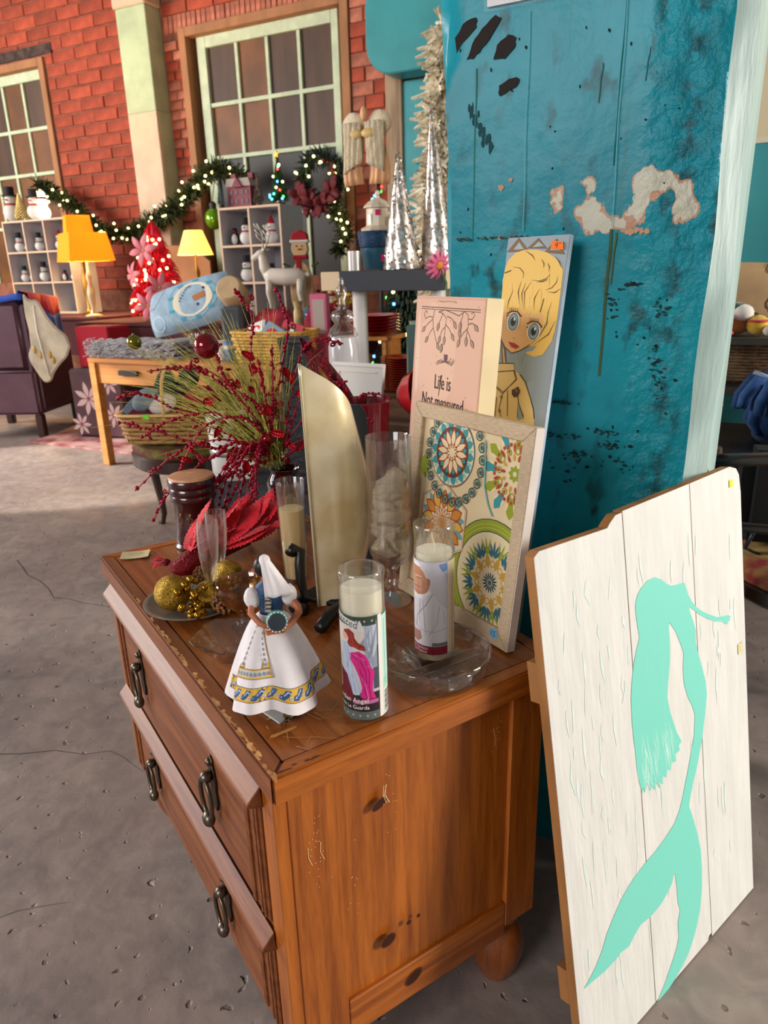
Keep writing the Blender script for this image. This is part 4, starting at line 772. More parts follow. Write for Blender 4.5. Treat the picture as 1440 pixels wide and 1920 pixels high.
# divided glass tray
def dish():
    t = T('divided_glass_tray', 'round clear glass relish tray with divided sections under a candle', 'tray', ch(.287, .080), radians(60))
    cg = thin_glass('pressed_glass', (.96, .955, .94), bump=.2, bs=30, k=1.15)
    R0 = .083
    MB().lathe([(0, 0), (.068, 0), (.072, .002), (.078, .014), (.082, .030), (R0, .037), (R0-.001, .0385), (R0-.004, .0375), (.0775, .030), (.073, .015), (.068, .007), (0, .006)], 56, cap=False, fn=lambda a, z: 1+.012*abs(sin(a*4)) if z > .01 else 1).build('tray_body', cg, t, smooth=50)
    for a, l0, l1, off in ((0, -.069, .069, -.012), (0, -.062, .062, -.030), (pi/2, .0, .068, .020)):
        mt = Matrix.Rotation(a, 4, 'Z'); MB().box(l0, l1, off-.0022, off+.0022, .006, .021, mat=mt).build('divider', cg, t, bev=.0012, smooth=50)
    for k in range(3):
        a = .35+2.1*k; mt = Matrix.Rotation(a, 4, 'Z') @ Matrix.Translation((R0-.004, 0, .028))
        MB().box(-.002, .004, -.018, .018, -.012, .008, mat=mt).build('handle_tab', cg, t, bev=.002, smooth=50)
    for k in range(10):
        a = 2*pi*k/10+.2; MB().tube([(.02*cos(a), .02*sin(a), .0065), (.045*cos(a+.15), .045*sin(a+.15), .0072), (.066*cos(a+.1), .066*sin(a+.1), .0072)], .0016, 5).build('pressed_rib', cg, t, smooth=True)
dish()

# ---- costumed doll ----
def doll():
    x, y = .073, .121
    t = T('costume_doll', 'small doll in white embroidered skirt and veil holding a teal jug', 'doll', ch(x, y), camface(x, y)+pi/2); t.scale = (1.06, 1.06, 1.06)
    cloth = M('doll_white_cloth', 'e6dfe0', .8, var=.04, vs=40, bump=.1, bs=90, sheen=.2); skin = M('doll_skin', 'b56a48', .5); blue = M('doll_velvet_blue', '2a4a72', .55, var=.2, vs=60); blk = M('doll_black_hair', '171416', .4); gold = M('doll_gold', 'c9a23a', .3, 1)
    MB().box(-.024, .024, -.024, .024, 0, .0025, mat=Matrix.Rotation(.6, 4, 'Z')).build('stand_plate', M('grey_stand', 'b9bbb6', .4), t, bev=.0005)
    cx = -.006
    def rad(a, z):
        f = min(1, max(0, (z-.024)/.110)); r = .046*(1-f)**.6+.0125
        return r*(1+(.14*sin(5*a+.6)+.07*sin(9*a+1))*(1-f)*.8)
    n, m = 72, 16; sk = MB(); vs = []; fs = []
    for j in range(m+1):
        z = .024+.110*j/m
        for i in range(n):
            a = 2*pi*i/n; r = rad(a, z); vs.append((cx+r*cos(a), r*.86*sin(a), z+(.004*sin(3*a+1) if j == 0 else .004*sin(3*a+1)*(1-j/m))))
    for j in range(m):
        for i in range(n): fs.append((j*n+i, j*n+(i+1) % n, (j+1)*n+(i+1) % n, (j+1)*n+i))
    sk.add(vs, fs); s_o = sk.build('skirt', cloth, t, smooth=True)
    def smap(off):
        def f(u, v, w):
            a = -pi/2+u; r = rad(a, v)+w+off; return (cx+r*cos(a), r*.86*sin(a), v+.004*sin(3*a+1)*(1-(v-.024)/.110))
        return f
    b = Print(fmap=smap(.0004), du=.1, step=.00001)
    def vband(v0, v1, u0=-1.7, u1=1.9):
        b.rect(u0, u1, v0-.0022, v1+.0022, '54606c'); b.rect(u0, u1, v0-.0014, v1+.0014, 'e2a92c'); b.rect(u0, u1, v0-.0002, v1+.0002, 'dbb04a')
        k = u0
        while k < u1-.1:
            vm = (v0+v1)/2; c = R.choice(('4a6ea2', '5b7fb2', '3f5f92'))
            b.poly([(k, v0+.001), (k+.10, v0), (k+.22, vm), (k+.28, v1-.001), (k+.16, v1), (k+.10, vm+.001), (k+.03, vm)], c)
            b.stroke([(k+.04, vm-.003), (k+.12, vm), (k+.20, v1-.002), (k+.25, vm+.002)], .0014, 'cdd8e6'); b.stroke([(k+.08, v0+.002), (k+.18, vm-.002), (k+.22, vm+.003)], .0011, '28406a'); b.ell((k+.25, vm-.003), .035, .0022, 'c7d2e0', 10); b.ell((k+.25, vm-.003), .016, .001, 'b0602a', 8)
            k += .29
    vband(.040, .053); b.build('hem_embroidery', s_o, rough=.7)
    # apron
    ap = MB(); P = smap(.0022)
    U0, U1, V0, V1 = -1.15, -.05, .066, .126
    def apf(u, v):
        k = .35+.65*(1-v); c = (U0+U1)/2+.05; return P(c+(U0+(U1-U0)*u-c)*k, V0+(V1-V0)*v, 0)
    ap.sheet(apf, 14, 10, .0008); a_o = ap.build('apron', cloth, t, smooth=True)
    q = Print(fmap=lambda u, v, w: Vector(apf(u, v))+Vector((0, -w-.0005, 0)), du=.06, step=.00002, base=.0002)
    for (u0, u1, v0, v1) in ((0, 1, 0, .20), (0, .22, .2, 1), (.78, 1, .2, 1)):
        q.rect(u0, u1, v0, v1, '5a646c'); q.rect(u0+.015, u1-.015, v0+.012, v1-.012 if v1 < 1 else 1, 'e0a72e'); q.rect(u0+.05, u1-.05, v0+.035, v1-.03 if v1 < 1 else 1, 'c9c4b8')
    for k in range(9): q.ell((.08+k*.105, .10), .035, .04, '7d8fa8', 10); q.ell((.11+k*.105, .08), .012, .02, 'c98a3a', 8)
    for k in range(7): q.ell((.11, .28+k*.1), .04, .03, '7d8fa8', 10); q.ell((.89, .28+k*.1), .04, .03, '7d8fa8', 10); q.ell((.12, .32+k*.1), .02, .012, 'c98a3a', 8)
    q.build('apron_border', a_o, rough=.7)
    # bodice, sleeve, arm, jug
    MB().lathe([(.0125, .130), (.0135, .138), (.016, .150), (.018, .160), (.0165, .168), (.009, .1745), (.006, .178)], 24, (cx+.002, 0, 0), sy=.72).build('bodice', blue, t, smooth=True)
    MB().prism([(-.012, .140), (-.005, .138), (-.002, .165), (-.010, .168)], .0112, .0122, mat=Matrix.Rotation(pi/2, 4, 'X')).build('blouse_front', M('lace_blouse', 'c9bba8', .8), t)
    lac = MB()
    for k in range(4): lac.tube([(-.0135, -.0128, .142+k*.005), (-.003, -.0128, .145+k*.005)], .0005, 5); lac.tube([(-.0135, -.0128, .146+k*.005), (-.003, -.0128, .142+k*.005)], .0005, 5)
    lac.build('lacing', M('dark_lace', '232c3c', .6), t)
    for (sx, sy_) in ((1, 1), (-1, 1)):
        MB().sph((cx+.002+.021*sx, -.003, .155), .0105, (.95, .9, 1.25), 14, fn=lambda v: 1+.06*sin(8*math.atan2(v.y, v.x))).build('puff_sleeve', cloth, t, smooth=True)
    arm = MB(); arm.tube([(.018, -.004, .150), (.0265, -.010, .141), (.0275, -.014, .137), (.018, -.026, .130), (.006, -.033, .1255), (.0, -.034, .1245)], lambda s: .0052-.0018*s, 10)
    hx, hy, hz = -.003, -.0345, .1245
    arm.sph((hx, hy, hz), .0042, (1.3, .6, .8), 10)
    for k in range(4): arm.tube([(hx-.003, hy-.001, hz+.002-k*.0014), (hx-.0075, hy-.0005, hz+.002-k*.0017), (hx-.0115+.0006*k, hy+.002, hz+.003-k*.0018)], lambda s: .0009-.0003*s, 6)
    arm.tube([(hx+.001, hy-.001, hz+.003), (hx-.001, hy-.002, hz+.006), (hx-.003, hy-.001, hz+.008)], .0009, 6)
    arm.build('arm', skin, t, smooth=True)
    arm2 = MB(); arm2.tube([(cx-.019, -.004, .150), (cx-.022, -.012, .140), (cx-.012, -.024, .131), (-.006, -.030, .128)], lambda s: .0048-.0018*s, 9); arm2.build('arm', skin, t, smooth=True)
    MB().lathe([(.0038, -.0022), (.0046, -.0022), (.0046, .0022), (.0038, .0022)], 14, mat=Matrix.Translation((.006, -.0328, .1256)) @ Matrix.Rotation(1.2, 4, 'Y')).build('bracelet', gold, t, smooth=50)
    jm = Matrix.Translation((.001, -.030, .136)) @ Matrix.Rotation(radians(75), 4, 'X')
    jug = MB().lathe([(0, -.014), (.006, -.013), (.011, -.006), (.0125, .0), (.0115, .006), (.0105, .009)], 22, mat=jm).build('jug', M('teal_jug', '6fb0a6', .3, coat=.4), t, smooth=50)
    MB().lathe([(0, .0095), (.0102, .0095), (.0106, .0085), (.0098, .0100), (.0035, .0112), (0, .0114)], 22, mat=jm, cap=False).build('jug_mouth', M('dark_jug_mouth', '30373f', .3), jug, smooth=50)
    bd_ = MB()
    for k in range(18): v = jm @ Vector((.0113*cos(2*pi*k/18), .0113*sin(2*pi*k/18), .009)); bd_.sph(v, .0009, n=6)
    bd_.build('jug_beads', M('pearl_bead', 'dfe6e2', .2), jug, smooth=True)
    # head, hair, veil
    hc = (cx-.006, .000, .1905)
    MB().lathe([(.0045, .172), (.0042, .184)], 12, (cx-.003, 0, 0)).build('neck', skin, t, smooth=True)
    hd = MB().sph(hc, .0105, (.88, .95, 1.12), 16); hd.sph((hc[0]-.0094, hc[1]-.002, hc[2]-.001), .0016, (1.2, .8, 1), 8); hd.sph((hc[0]-.0078, hc[1]-.0025, hc[2]-.0055), .0014, (.8, 1.2, .6), 8); hd.build('head', skin, t, smooth=True)
    MB().sph((hc[0]+.0012, hc[1]-.0008, hc[2]+.0015), .0112, (.92, .98, 1.12), 16).build('hair', blk, t, smooth=True)
    MB().sph((hc[0]-.0055, hc[1]-.0078, hc[2]-.0075), .0011, (1, 1, 1.6), 8).build('earring', gold, t, smooth=True)
    def veil(u, v):
        # from the crown down over the back of the head onto the shoulder
        w = .004+.0125*v**1.1; xx = hc[0]+.004+.014*v+(u-.5)*2*w; zz = hc[2]+.0158-.045*v**1.08+.003*(u-.5); yy = hc[1]-.0135-.004*sin(pi*u)-.003*v+.0015*sin(u*14)*v
        return (xx, yy, zz)
    ve = MB(); ve.sheet(veil, 14, 12, .0009); vo = ve.build('veil', cloth, t, smooth=True)
    MB().sph((hc[0]+.0045, hc[1]-.004, hc[2]+.010), .0085, (.8, 1.15, .8), 14).build('veil_crown', cloth, vo, smooth=True)
    vq = Print(fmap=lambda u, v, w: Vector(veil(u, v))+Vector((0, -w, 0)), du=.08, step=.00003, base=.0003); vq.rect(0, 1, .87, .98, 'c9a23a'); vq.rect(0, 1, .89, .92, '4f6a92'); vq.rect(0, 1, .94, .96, 'e6dfe0'); vq.build('veil_border', vo, rough=.6)
    MB().tube([(cx-.004, -.007, .176), (cx+.004, -.012, .170), (cx-.002, -.0135, .164)], .0008, 6).build('necklace', gold, t, smooth=True)
    # leg and buckled shoe
    MB().tube([(.004, -.018, .03), (.004, -.020, .006)], .0045, 10).build('stocking', cloth, t, smooth=True)
    sh_ = MB().sph((.003, -.027, .0055), .006, (.75, 1.9, .75), 12).build('shoe', M('black_shoe', '1d1614', .3), t, smooth=True); MB().box(.0, .006, -.0335, -.0305, .0085, .0105).build('shoe_buckle', gold, sh_, bev=.0004)
doll()

# ---- gold dish on a black stand ----
gold_m = M('champagne_gold_glaze', 'd6c08c', .25, .35, col2='fbeecb', vs=9, bump=.18, bs=11, coat=.7)
gd = T('gold_curved_dish', 'tall champagne gold curved platter standing on a black easel', 'platter', ch(.29, .36, .012), radians(60))
def gdf(u, v):
    # chest axes, origin (.29,.36)
    A, B = Vector((-.046, -.022)), Vector((.056, .016)); d = (B-A); nrm_ = Vector((d.y, -d.x)).normalized()
    ztop = .402-.055*u-.075*u**3-.04*u*(1-u); zbot = .0+.022*u*u
    z = zbot+(ztop-zbot)*v; bow = .030*sin(pi*min(1, u*.92))+.012*sin(pi*v)*u
    ex = .010*sin(pi*v)*u
    p = A+d*u*(1+.12*sin(pi*v))+nrm_*bow
    return (p.x+ex-.008*v*(1-u), p.y, z)
mb = MB(); mb.sheet(gdf, 26, 34, .0045, 0); mb.build('platter_shell', gold_m, gd, smooth=70)
MB().tube([Vector(gdf(0, v/20))+Vector((-.0005, -.001, 0)) for v in range(21)], .0022, 6).build('rolled_rim', M('pale_gold_rim', 'd8ccaa', .3, .7), gd, smooth=True)
blk = M('black_lacquer', '0d0c0d', .35, coat=.1); slate = M('slate_black_panel', '2b3036', .5)
es = T('plate_easel', 'black wooden easel stand holding the gold platter', 'stand', ch(.25, .36), radians(60))
prof = [(-.022, 0), (.022, 0), (.022, .30), (.019, .318), (.010, .328), (-.006, .328), (-.018, .316), (-.022, .30)]
MB().prism(prof, -.006, .006, mat=Matrix.Translation((.118, .046, .0)) @ Matrix.Rotation(radians(-25), 4, 'Z') @ Matrix.Rotation(pi/2, 4, 'X')).build('back_board', slate, es, bev=.002)
MB().tube([(-.030, .024, .098), (-.022, .030, .104), (-.012, .022, .098), (-.018, .016, .080), (-.020, .012, .050), (-.016, .006, .022), (.02, -.03, .014), (.05, -.05, .012)], lambda s: .010-.003*s, 8).build('scroll_arm', blk, es, smooth=True)
MB().tube([(-.04, -.09, .011), (.0, -.055, .012), (.05, -.03, .012), (.09, .03, .012), (.118, .05, .014)], .011, 8, flat=.9).build('foot_rail', blk, es, smooth=True)
MB().tube([(-.03, -.02, .0115), (-.04, .0, .0115), (-.02, .02, .0115), (.05, .04, .0115), (.115, .048, .0115)], .011, 8).build('foot_rail', blk, es, smooth=True)

# ---- pedestal hurricane with crumpled paper ----
hv = T('pedestal_hurricane', 'clear glass pedestal vase stuffed with crumpled paper', 'vase', ch(.370, .306))
MB().lathe([(0, 0), (.033, 0), (.034, .002), (.028, .006), (.010, .012), (.007, .020), (.012, .028), (.014, .034), (.008, .042), (.007, .052), (.013, .064), (.026, .074), (.0355, .09), (.037, .11), (.037, .286), (.0375, .290), (.0365, .2905), (.0352, .288), (.0352, .11), (.034, .094), (.025, .080), (.010, .074), (0, .073)], 40, cap=False).build('glass_vase', glass, hv, smooth=50)
def crumple(name, c, r, parent, m, seed, sc=(1, 1, 1)):
    rr = random.Random(seed); rv_ = lambda: Vector((rr.gauss(0, 1), rr.gauss(0, 1), rr.gauss(0, 1))).normalized()
    pl_ = [(rv_(), rr.uniform(.72, .98)) for _ in range(34)]; cr = [(rv_(), rr.uniform(-.5, .5), rr.uniform(.05, .13)) for _ in range(9)]
    def f(v):
        v = v.normalized(); k = 1.12
        for d, a in pl_:
            q = v.dot(d)
            if q > .2: k = min(k, a/q)
        for d, o_, a in cr:
            w = abs(v.dot(d)-o_)
            if w < .12: k *= 1-a*(1-w/.12)
        return k
    return MB().sph(c, r, sc, 40, fn=f).build(name, m, parent, smooth=24)
paper = M('kraft_tissue', 'b7a68e', .85, var=.08, vs=20, bump=.4, bs=30)
for i, (z, x_, y_, s) in enumerate(((.104, .0, 0, .0325), (.130, -.002, .002, .0345), (.156, .002, -.002, .0345), (.180, -.001, .002, .0345), (.200, .002, -.002, .034), (.222, .010, .004, .024))): crumple('paper_wad', (x_, y_, z), s, hv, paper, 20+i, (1, 1, .8))

# ---- candle in a tall glass ----
tc_ = T('tall_glass_candle', 'cream candle in a tall clear glass behind the gold platter', 'candle', ch(.275, .485))
MB().lathe([(0, 0), (.020, 0), (.021, .004), (.024, .10), (.0262, .193), (.0256, .1935), (.0246, .192), (.0225, .10), (.0195, .008), (0, .008)], 32, cap=False).build('glass', glass, tc_, smooth=50)
MB().lathe([(0, .0085), (.0192, .0085), (.022, .10), (.0228, .140), (.02, .142), (0, .139)], 28, cap=False).build('wax', M('cream_wax', 'd9bd8c', .5, sss=.2), tc_, smooth=50)

# ---- amber compote ----
am = T('amber_glass_compote', 'amber glass footed bowl behind the doll', 'bowl', ch(.122, .362))
amb = thin_glass('amber_glass', (.84, .62, .34), k=1.6)
MB().lathe([(0, 0), (.022, 0), (.023, .002), (.016, .008), (.008, .016), (.008, .026), (.016, .034), (.030, .046), (.037, .062), (.039, .070), (.0405, .074), (.039, .078), (.041, .082), (.0395, .0835), (.0372, .081), (.036, .07), (.029, .05), (.014, .039), (0, .037)], 40, cap=False, fn=lambda a, z: 1+.02*sin(12*a) if .03 < z < .066 else 1).build('bowl', amb, am, smooth=50)
# ---- clear leaf dish ----
ld = T('leaf_glass_dish', 'clear pressed glass dish with pointed wavy rim near the chest front', 'dish', ch(.070, .290))
MB().lathe([(0, 0), (.022, 0), (.025, .002), (.036, .014), (.048, .028), (.055, .036), (.0545, .0375), (.047, .031), (.034, .017), (.022, .006), (0, .005)], 48, cap=False, fn=lambda a, z: 1+(.08*sin(5*a+.4)+.03*sin(15*a))*max(0, (z-.01)/.027)).build('dish', thin_glass('leaf_glass', (.93, .94, .95), bump=.6, bs=70, k=2.0), ld, smooth=50)

# ---- pewter platter with ornaments ----
pl = T('pewter_platter', 'shallow grey pewter plate at the chest edge carrying ornaments', 'plate', ch(.083, .492))
MB().lathe([(0, 0), (.055, 0), (.060, .0015), (.078, .011), (.084, .013), (.085, .0142), (.083, .0152), (.077, .0135), (.058, .005), (0, .004)], 48, cap=False).build('plate', M('pewter', '9a958c', .38, .6, var=.1, vs=20), pl, smooth=50)
glit = M('gold_glitter', 'b08a2c', .35, .75, var=.35, vs=320, bump=.5, bs=420)
def ornament(label, x, y, z, r, sc, tilt):
    t = T('gold_egg_ornament', label, 'ornament', ch(x, y, z-r*sc[2]), group='gold ornaments on the platter')
    m_ = Matrix.Translation((0, 0, r*sc[2])) @ Matrix.Rotation(tilt, 4, 'Y')
    MB().sph((0, 0, r*sc[2]), r, sc, 22).build('glitter_ball', glit, t, smooth=True)
    MB().lathe([(.004, 0), (.004, .006), (.0015, .007), (.0015, .009)], 10, mat=m_ @ Matrix.Translation((0, 0, r*.98))).build('cap', M('ornament_cap', '6a5326', .35, 1), t, smooth=50)
ornament('big gold glitter bauble at the left rim of the pewter plate', .045, .484, .0375, .0305, (1, 1, 1.02), 1.2)
ornament('small gold glitter bauble under the champagne flutes', .098, .455, .0310, .0245, (1, 1, 1), .6)
ornament('gold glitter bauble at the back of the pewter plate, by the feathers', .145, .490, .0400, .0285, (1, 1, 1), 1.0)
def berries(label, x, y, z, n, seed):
    rr = random.Random(seed); t = T('gold_berry_pick', label, 'ornament', ch(x, y, z), group='gold berry picks')
    gm = M('gold_berry', 'b88a2a', .2, 1); st = MB()
    for k in range(n):
        p = Vector((rr.gauss(0, .012), rr.gauss(0, .010), .004+abs(rr.gauss(0, .009)))); MB().sph(p, .0055+rr.random()*.0016, n=12).build('berry', gm, t, smooth=True); st.tube([(0, 0, .004), p*.6, p], .0007, 5)
    st.build('wire_stem', M('gold_wire', '8a6a2c', .4, 1), t)
berries('cluster of shiny gold berries at the front of the pewter plate', .066, .428, .012, 15, 3); berries('gold berry cluster leaning on the big bauble', .062, .446, .040, 9, 5)
def pinecone(label, x, y, z, r, aim, seed):
    t = T('pine_cone', label, 'pine cone', ch(x, y, z), aim, 'pine cones on the platter'); cm = M('cone_scale', '8a5a30', .6, var=.3, vs=30); ct = M('cone_tip_gold', 'b08a52', .45, .3)
    rot = Matrix.Translation((0, 0, r*.9)) @ Matrix.Rotation(radians(80), 4, 'X')
    MB().sph((0, 0, 0), r*.62, (1, 1, 1.2), 12, mat=rot).build('core', M('cone_core', '4a2f1a', .8), t, smooth=True).location = (0, 0, 0)
    sc = MB()
    for k in range(70):
        h = k/70; a = k*2.39996; rr_ = r*sin(pi*(.12+.8*h))*.95; zz = -r*1.0+2.0*r*h
        mt = rot @ Matrix.Translation((rr_*cos(a), rr_*sin(a), zz)) @ Matrix.Rotation(a, 4, 'Z') @ Matrix.Rotation(-.5+h*1.0, 4, 'Y')
        sc.sph((0, 0, 0), r*.17, (1.2, 1, .45), 6, mat=mt)
    o = sc.build('scales', cm, t, smooth=40); o['kind'] = 'stuff'
pinecone('open pine cone facing out beside the amber bowl', .108, .420, .010, .020, 0, 1); pinecone('pine cone behind the champagne flutes', .118, .540, .014, .018, 1.2, 2)
def flute(label, x, y, z, lean, la):
    t = T('champagne_flute', label, 'glass', ch(x, y, z), group='champagne flutes'); t.rotation_euler = (lean*cos(la), lean*sin(la), 0)
    MB().lathe([(0, 0), (.020, 0), (.0205, .001), (.012, .003), (.004, .006), (.003, .012), (.003, .030), (.006, .038), (.0105, .050), (.0165, .085), (.0185, .115), (.0185, .135), (.0180, .1465), (.0174, .1465), (.0176, .135), (.0174, .115), (.0155, .086), (.0095, .052), (.004, .043), (0, .042)], 32, cap=False).build('flute_glass', glass, t, smooth=50)
flute('champagne flute in front, leaning over the gold baubles', .105, .470, .009, .05, 2.6); flute('champagne flute behind, with a pale sticker on its rim', .138, .512, .009, .03, 2.0)
# ---- red feather bird ----
bird = T('red_feather_bird', 'red feathered bird ornament lying behind the pewter plate', 'ornament', ch(.2, .640, .005), radians(60))
rf = M('red_feather', 'd00c26', .75, var=.3, vs=40, sheen=.3); rg = M('red_glitter', '7d0d18', .3, .5, bump=.5, bs=300)
MB().tube([(-.115, -.005, .024), (-.105, -.012, .016), (-.085, -.012, .018), (-.05, -.004, .024), (0, 0, .028), (.05, -.004, .03)], lambda s: .006+.018*sin(pi*min(1, s*1.0)), 12).build('body', rg, bird, smooth=True)
MB().sph((-.118, .002, .026), .008, (1.1, .8, .9), 12).build('head', rg, bird, smooth=True); MB().tube([(-.122, .004, .026), (-.136, .012, .020), (-.142, .016, .012)], lambda s: .004*(1-s)+.0006, 8).build('beak', rf, bird, smooth=True)
def feather(L, w, bend):
    def f(u, v):
        x = L*u; ww = w*sin(pi*min(1, .08+u*.95))**.7*(v-.5)*2*(1 if .2 < v < .8 else .72+.28*abs(sin(u*41+3*u*u))); return (x, ww, bend*sin(pi*u*.5)-abs(v-.5)*.15*w+.0012*sin(u*60+v*8))
    m = MB(); m.sheet(f, 30, 6, .0002); return m
fe = [feather(.085, .018, .012), feather(.105, .024, .018), feather(.06, .014, .01)]
fob = [f.build('feather', rf, bird, smooth=True) for f in fe]
k = 0
for i in range(130):
    rr = R; s = rr.random(); base = Vector((-.08+.14*s, rr.uniform(-.015, .02), .034+rr.random()*.018))
    mt = Matrix.Translation(base) @ Matrix.Rotation(rr.uniform(-.7, .9), 4, 'Z') @ Matrix.Rotation(-rr.uniform(.05, .75), 4, 'Y') @ Matrix.Rotation(rr.uniform(-.6, .6), 4, 'X')
    if i < 3: fob[i].matrix_local = mt
    else: inst(fob[i % 3] if s > .35 else fob[2], 'feather', bird, mw=mt)
for i in range(9):
    mt = Matrix.Translation((-.118, .004, .024)) @ Matrix.Rotation(2.0+i*.25, 4, 'Z') @ Matrix.Rotation(-.2+.1*(i % 3), 4, 'Y') @ Matrix.Scale(.45, 4); inst(fob[2], 'feather', bird, mw=mt)
# ---- price card, turned wooden jar ----
tg = T('price_card', 'small cream handwritten card on the far end of the chest', 'card', ch(.062, .795, .001), radians(38))
MB().sheet(lambda u, v: ((u-.5)*.056, (v-.5)*.040, .0006+.002*(u-.5)**2*4), 6, 2, .0004).build('card', M('cream_card', 'e6d6a6', .7), tg)
tp = Print(base=.0032); 
for k in range(3): tp.stroke([(-.015+.03*i/9, .007-.006*k+.0018*sin(i*2.1+k)) for i in range(10)], .0009, '5a5a52')
tp.build('handwriting', tg)
wj = T('turned_wood_jar', 'dark red turned wooden jar with peach wrapped top', 'jar', ch(.190, .775))
MB().lathe([(0, 0), (.046, 0), (.048, .006), (.044, .012), (.046, .022), (.043, .028), (.041, .06), (.041, .098), (.046, .104), (.0475, .110), (.045, .116), (.048, .121), (.0485, .127), (.046, .132), (.049, .138), (.0495, .146), (.047, .150), (.044, .150)], 40, cap=False).build('jar_body', M('oxblood_lacquer', '3d1114', .25, coat=.6), wj, smooth=40)
MB().lathe([(.0475, .148), (.045, .1545), (.030, .157), (0, .158)], 32, cap=False).build('wrapped_lid', M('peach_cloth', 'd59a72', .5, var=.12, vs=20, bump=.2, bs=30), wj, smooth=50)
jp = Print(fmap=lambda u, v, w: ((.0412+w)*cos(u/.041), (.0412+w)*sin(u/.041), v), du=.008)
for k in range(3):
    c = -.075+k*.022; jp.stroke([(c, .07), (c+.006, .076), (c+.012, .07), (c+.010, .062), (c+.004, .060)], .0012, 'a5713a'); jp.stroke([(c+.006, .060), (c+.008, .05), (c+.002, .046)], .001, 'a5713a'); jp.ell((c+.008, .08), .002, .003, 'b98a4a', 8)
jp.build('gilt_motif', wj)
# ================= middle distance =================
wood_o = M('orange_pine', 'c07a34', .45, var=.15, vs=6, stretch=(.5, 6, 6), coat=.2); dkwood = M('dark_mahogany', '331a14', .35, var=.2, vs=8, coat=.3)
blackcloth = M('black_cloth', '22242b', .9, var=.15, vs=12, bump=.2, bs=60)
def table(name, label, x0, x1, y0, y1, z, m, ap=.12, leg=.05, cloth=None, th=.028):
    t = T(name, label, 'table', ((x0+x1)/2, (y0+y1)/2, 0)); w, d = (x1-x0)/2, (y1-y0)/2
    MB().box(-w, w, -d, d, z-th, z).build('table_top', m, t, bev=.004)
    if ap: MB().box(-w+.03, w-.03, -d+.02, -d+.045, z-th-ap, z-th).build('apron', m, t, bev=.002); MB().box(-w+.03, w-.03, d-.045, d-.02, z-th-ap, z-th).build('apron', m, t, bev=.002)
    for sx in (-1, 1):
        for sy in (-1, 1): MB().box(sx*(w-.03)-leg/2, sx*(w-.03)+leg/2, sy*(d-.03)-leg/2, sy*(d-.03)+leg/2, 0, z-th).build('leg', m, t, bev=.003)
    return t
def cloth_over(name, label, x0, x1, y0, y1, z, drop, m, cat='tablecloth'):
    t = T(name, label, cat, ((x0+x1)/2, (y0+y1)/2, z)); w, d = (x1-x0)/2+.004, (y1-y0)/2+.004
    n = 30; ring = []
    per = [(-w+2*w*i/n, -d) for i in range(n)]+[(w, -d+2*d*i/n) for i in range(n)]+[(w-2*w*i/n, d) for i in range(n)]+[(-w, d-2*d*i/n) for i in range(n)]
    mb = MB(); k = len(per); vs = [(x, y, .003) for x, y in per]+[(x*(1.01+.02*sin(i*.9)), y*(1.02+.03*sin(i*.8)), -drop*.5) for i, (x, y) in enumerate(per)]+[(x*(1.02+.035*sin(i*.9)), y*(1.03+.05*sin(i*.8)), -drop+.01*sin(i*.5)) for i, (x, y) in enumerate(per)]
    fs = [tuple(range(k))]+[(r*k+i, (r+1)*k+i, (r+1)*k+(i+1) % k, r*k+(i+1) % k) for r in range(2) for i in range(k)]
    mb.add(vs, fs).build('cloth', m, t, smooth=40); return t
# low table with black cloth behind the chest
table('low_table', 'low table hidden under the black cloth behind the chest', -1.27, -.62, 1.26, 1.68, .495, dkwood)
tag(cloth_over('black_tablecloth', 'black cloth draped over the low table behind the chest', -1.27, -.62, 1.26, 1.68, .495, .42, blackcloth), group=None)
# ---- white ceramic pot ----
wpot = T('white_ceramic_pot', 'white ceramic canister with a silver band on the black cloth', 'pot', (-1.17, 1.42, .4985))
MB().lathe([(0, 0), (.072, 0), (.077, .006), (.078, .085), (.079, .095), (.078, .11), (.080, .20), (.083, .215), (.080, .222), (.074, .222), (.073, .2), (.07, .02), (0, .015)], 36, cap=False).build('pot', M('white_ceramic', 'd5d0cc', .25), wpot, smooth=40)
MB().lathe([(.0785, .086), (.0805, .090), (.0815, .098), (.0800, .106), (.0785, .109)], 36, cap=False, fn=lambda a, z: 1+.006*sin(a*20)).build('twisted_band', M('silver_band', 'a9a5a0', .25, .9), wpot, smooth=True)
# ---- flower arrangement ----
BASE = ch(.40, .772)
arr = T('holiday_floral_arrangement', 'red bead and gold glitter spray arrangement in a dark ruby vase', 'flowers', BASE)
ruby = M('ruby_glass', '3a060c', .08, coat=.5); bead = M('red_metallic_bead', 'a81030', .2, .45); twig = M('red_wire_twig', 'a8394a', .45, .3); gg = M('gold_green_glitter', '8f8e34', .4, .4, col2='cfc765', vs=200); redfoil = M('red_foil', 'b30f1d', .25, .4)
MB().lathe([(0, 0), (.032, 0), (.036, .006), (.030, .014), (.034, .024), (.040, .034), (.036, .044), (.043, .054), (.039, .064), (.044, .076), (.040, .088), (.042, .10), (.036, .112), (.030, .124), (.034, .134), (.031, .134), (.026, .124), (.03, .11), (.0, .1)], 36, cap=False).build('ruby_vase', ruby, arr, smooth=40)
LFT = Vector((-.889, -.457, 0)); FW = Vector((-.457, .889, 0)); UPZ = Vector((0, 0, 1)); MOUTH = Vector((0, 0, .135))
def L3(a, b, c=0): return LFT*a+UPZ*b+FW*c       # left, up, away
gr = MB(); rr = random.Random(11)
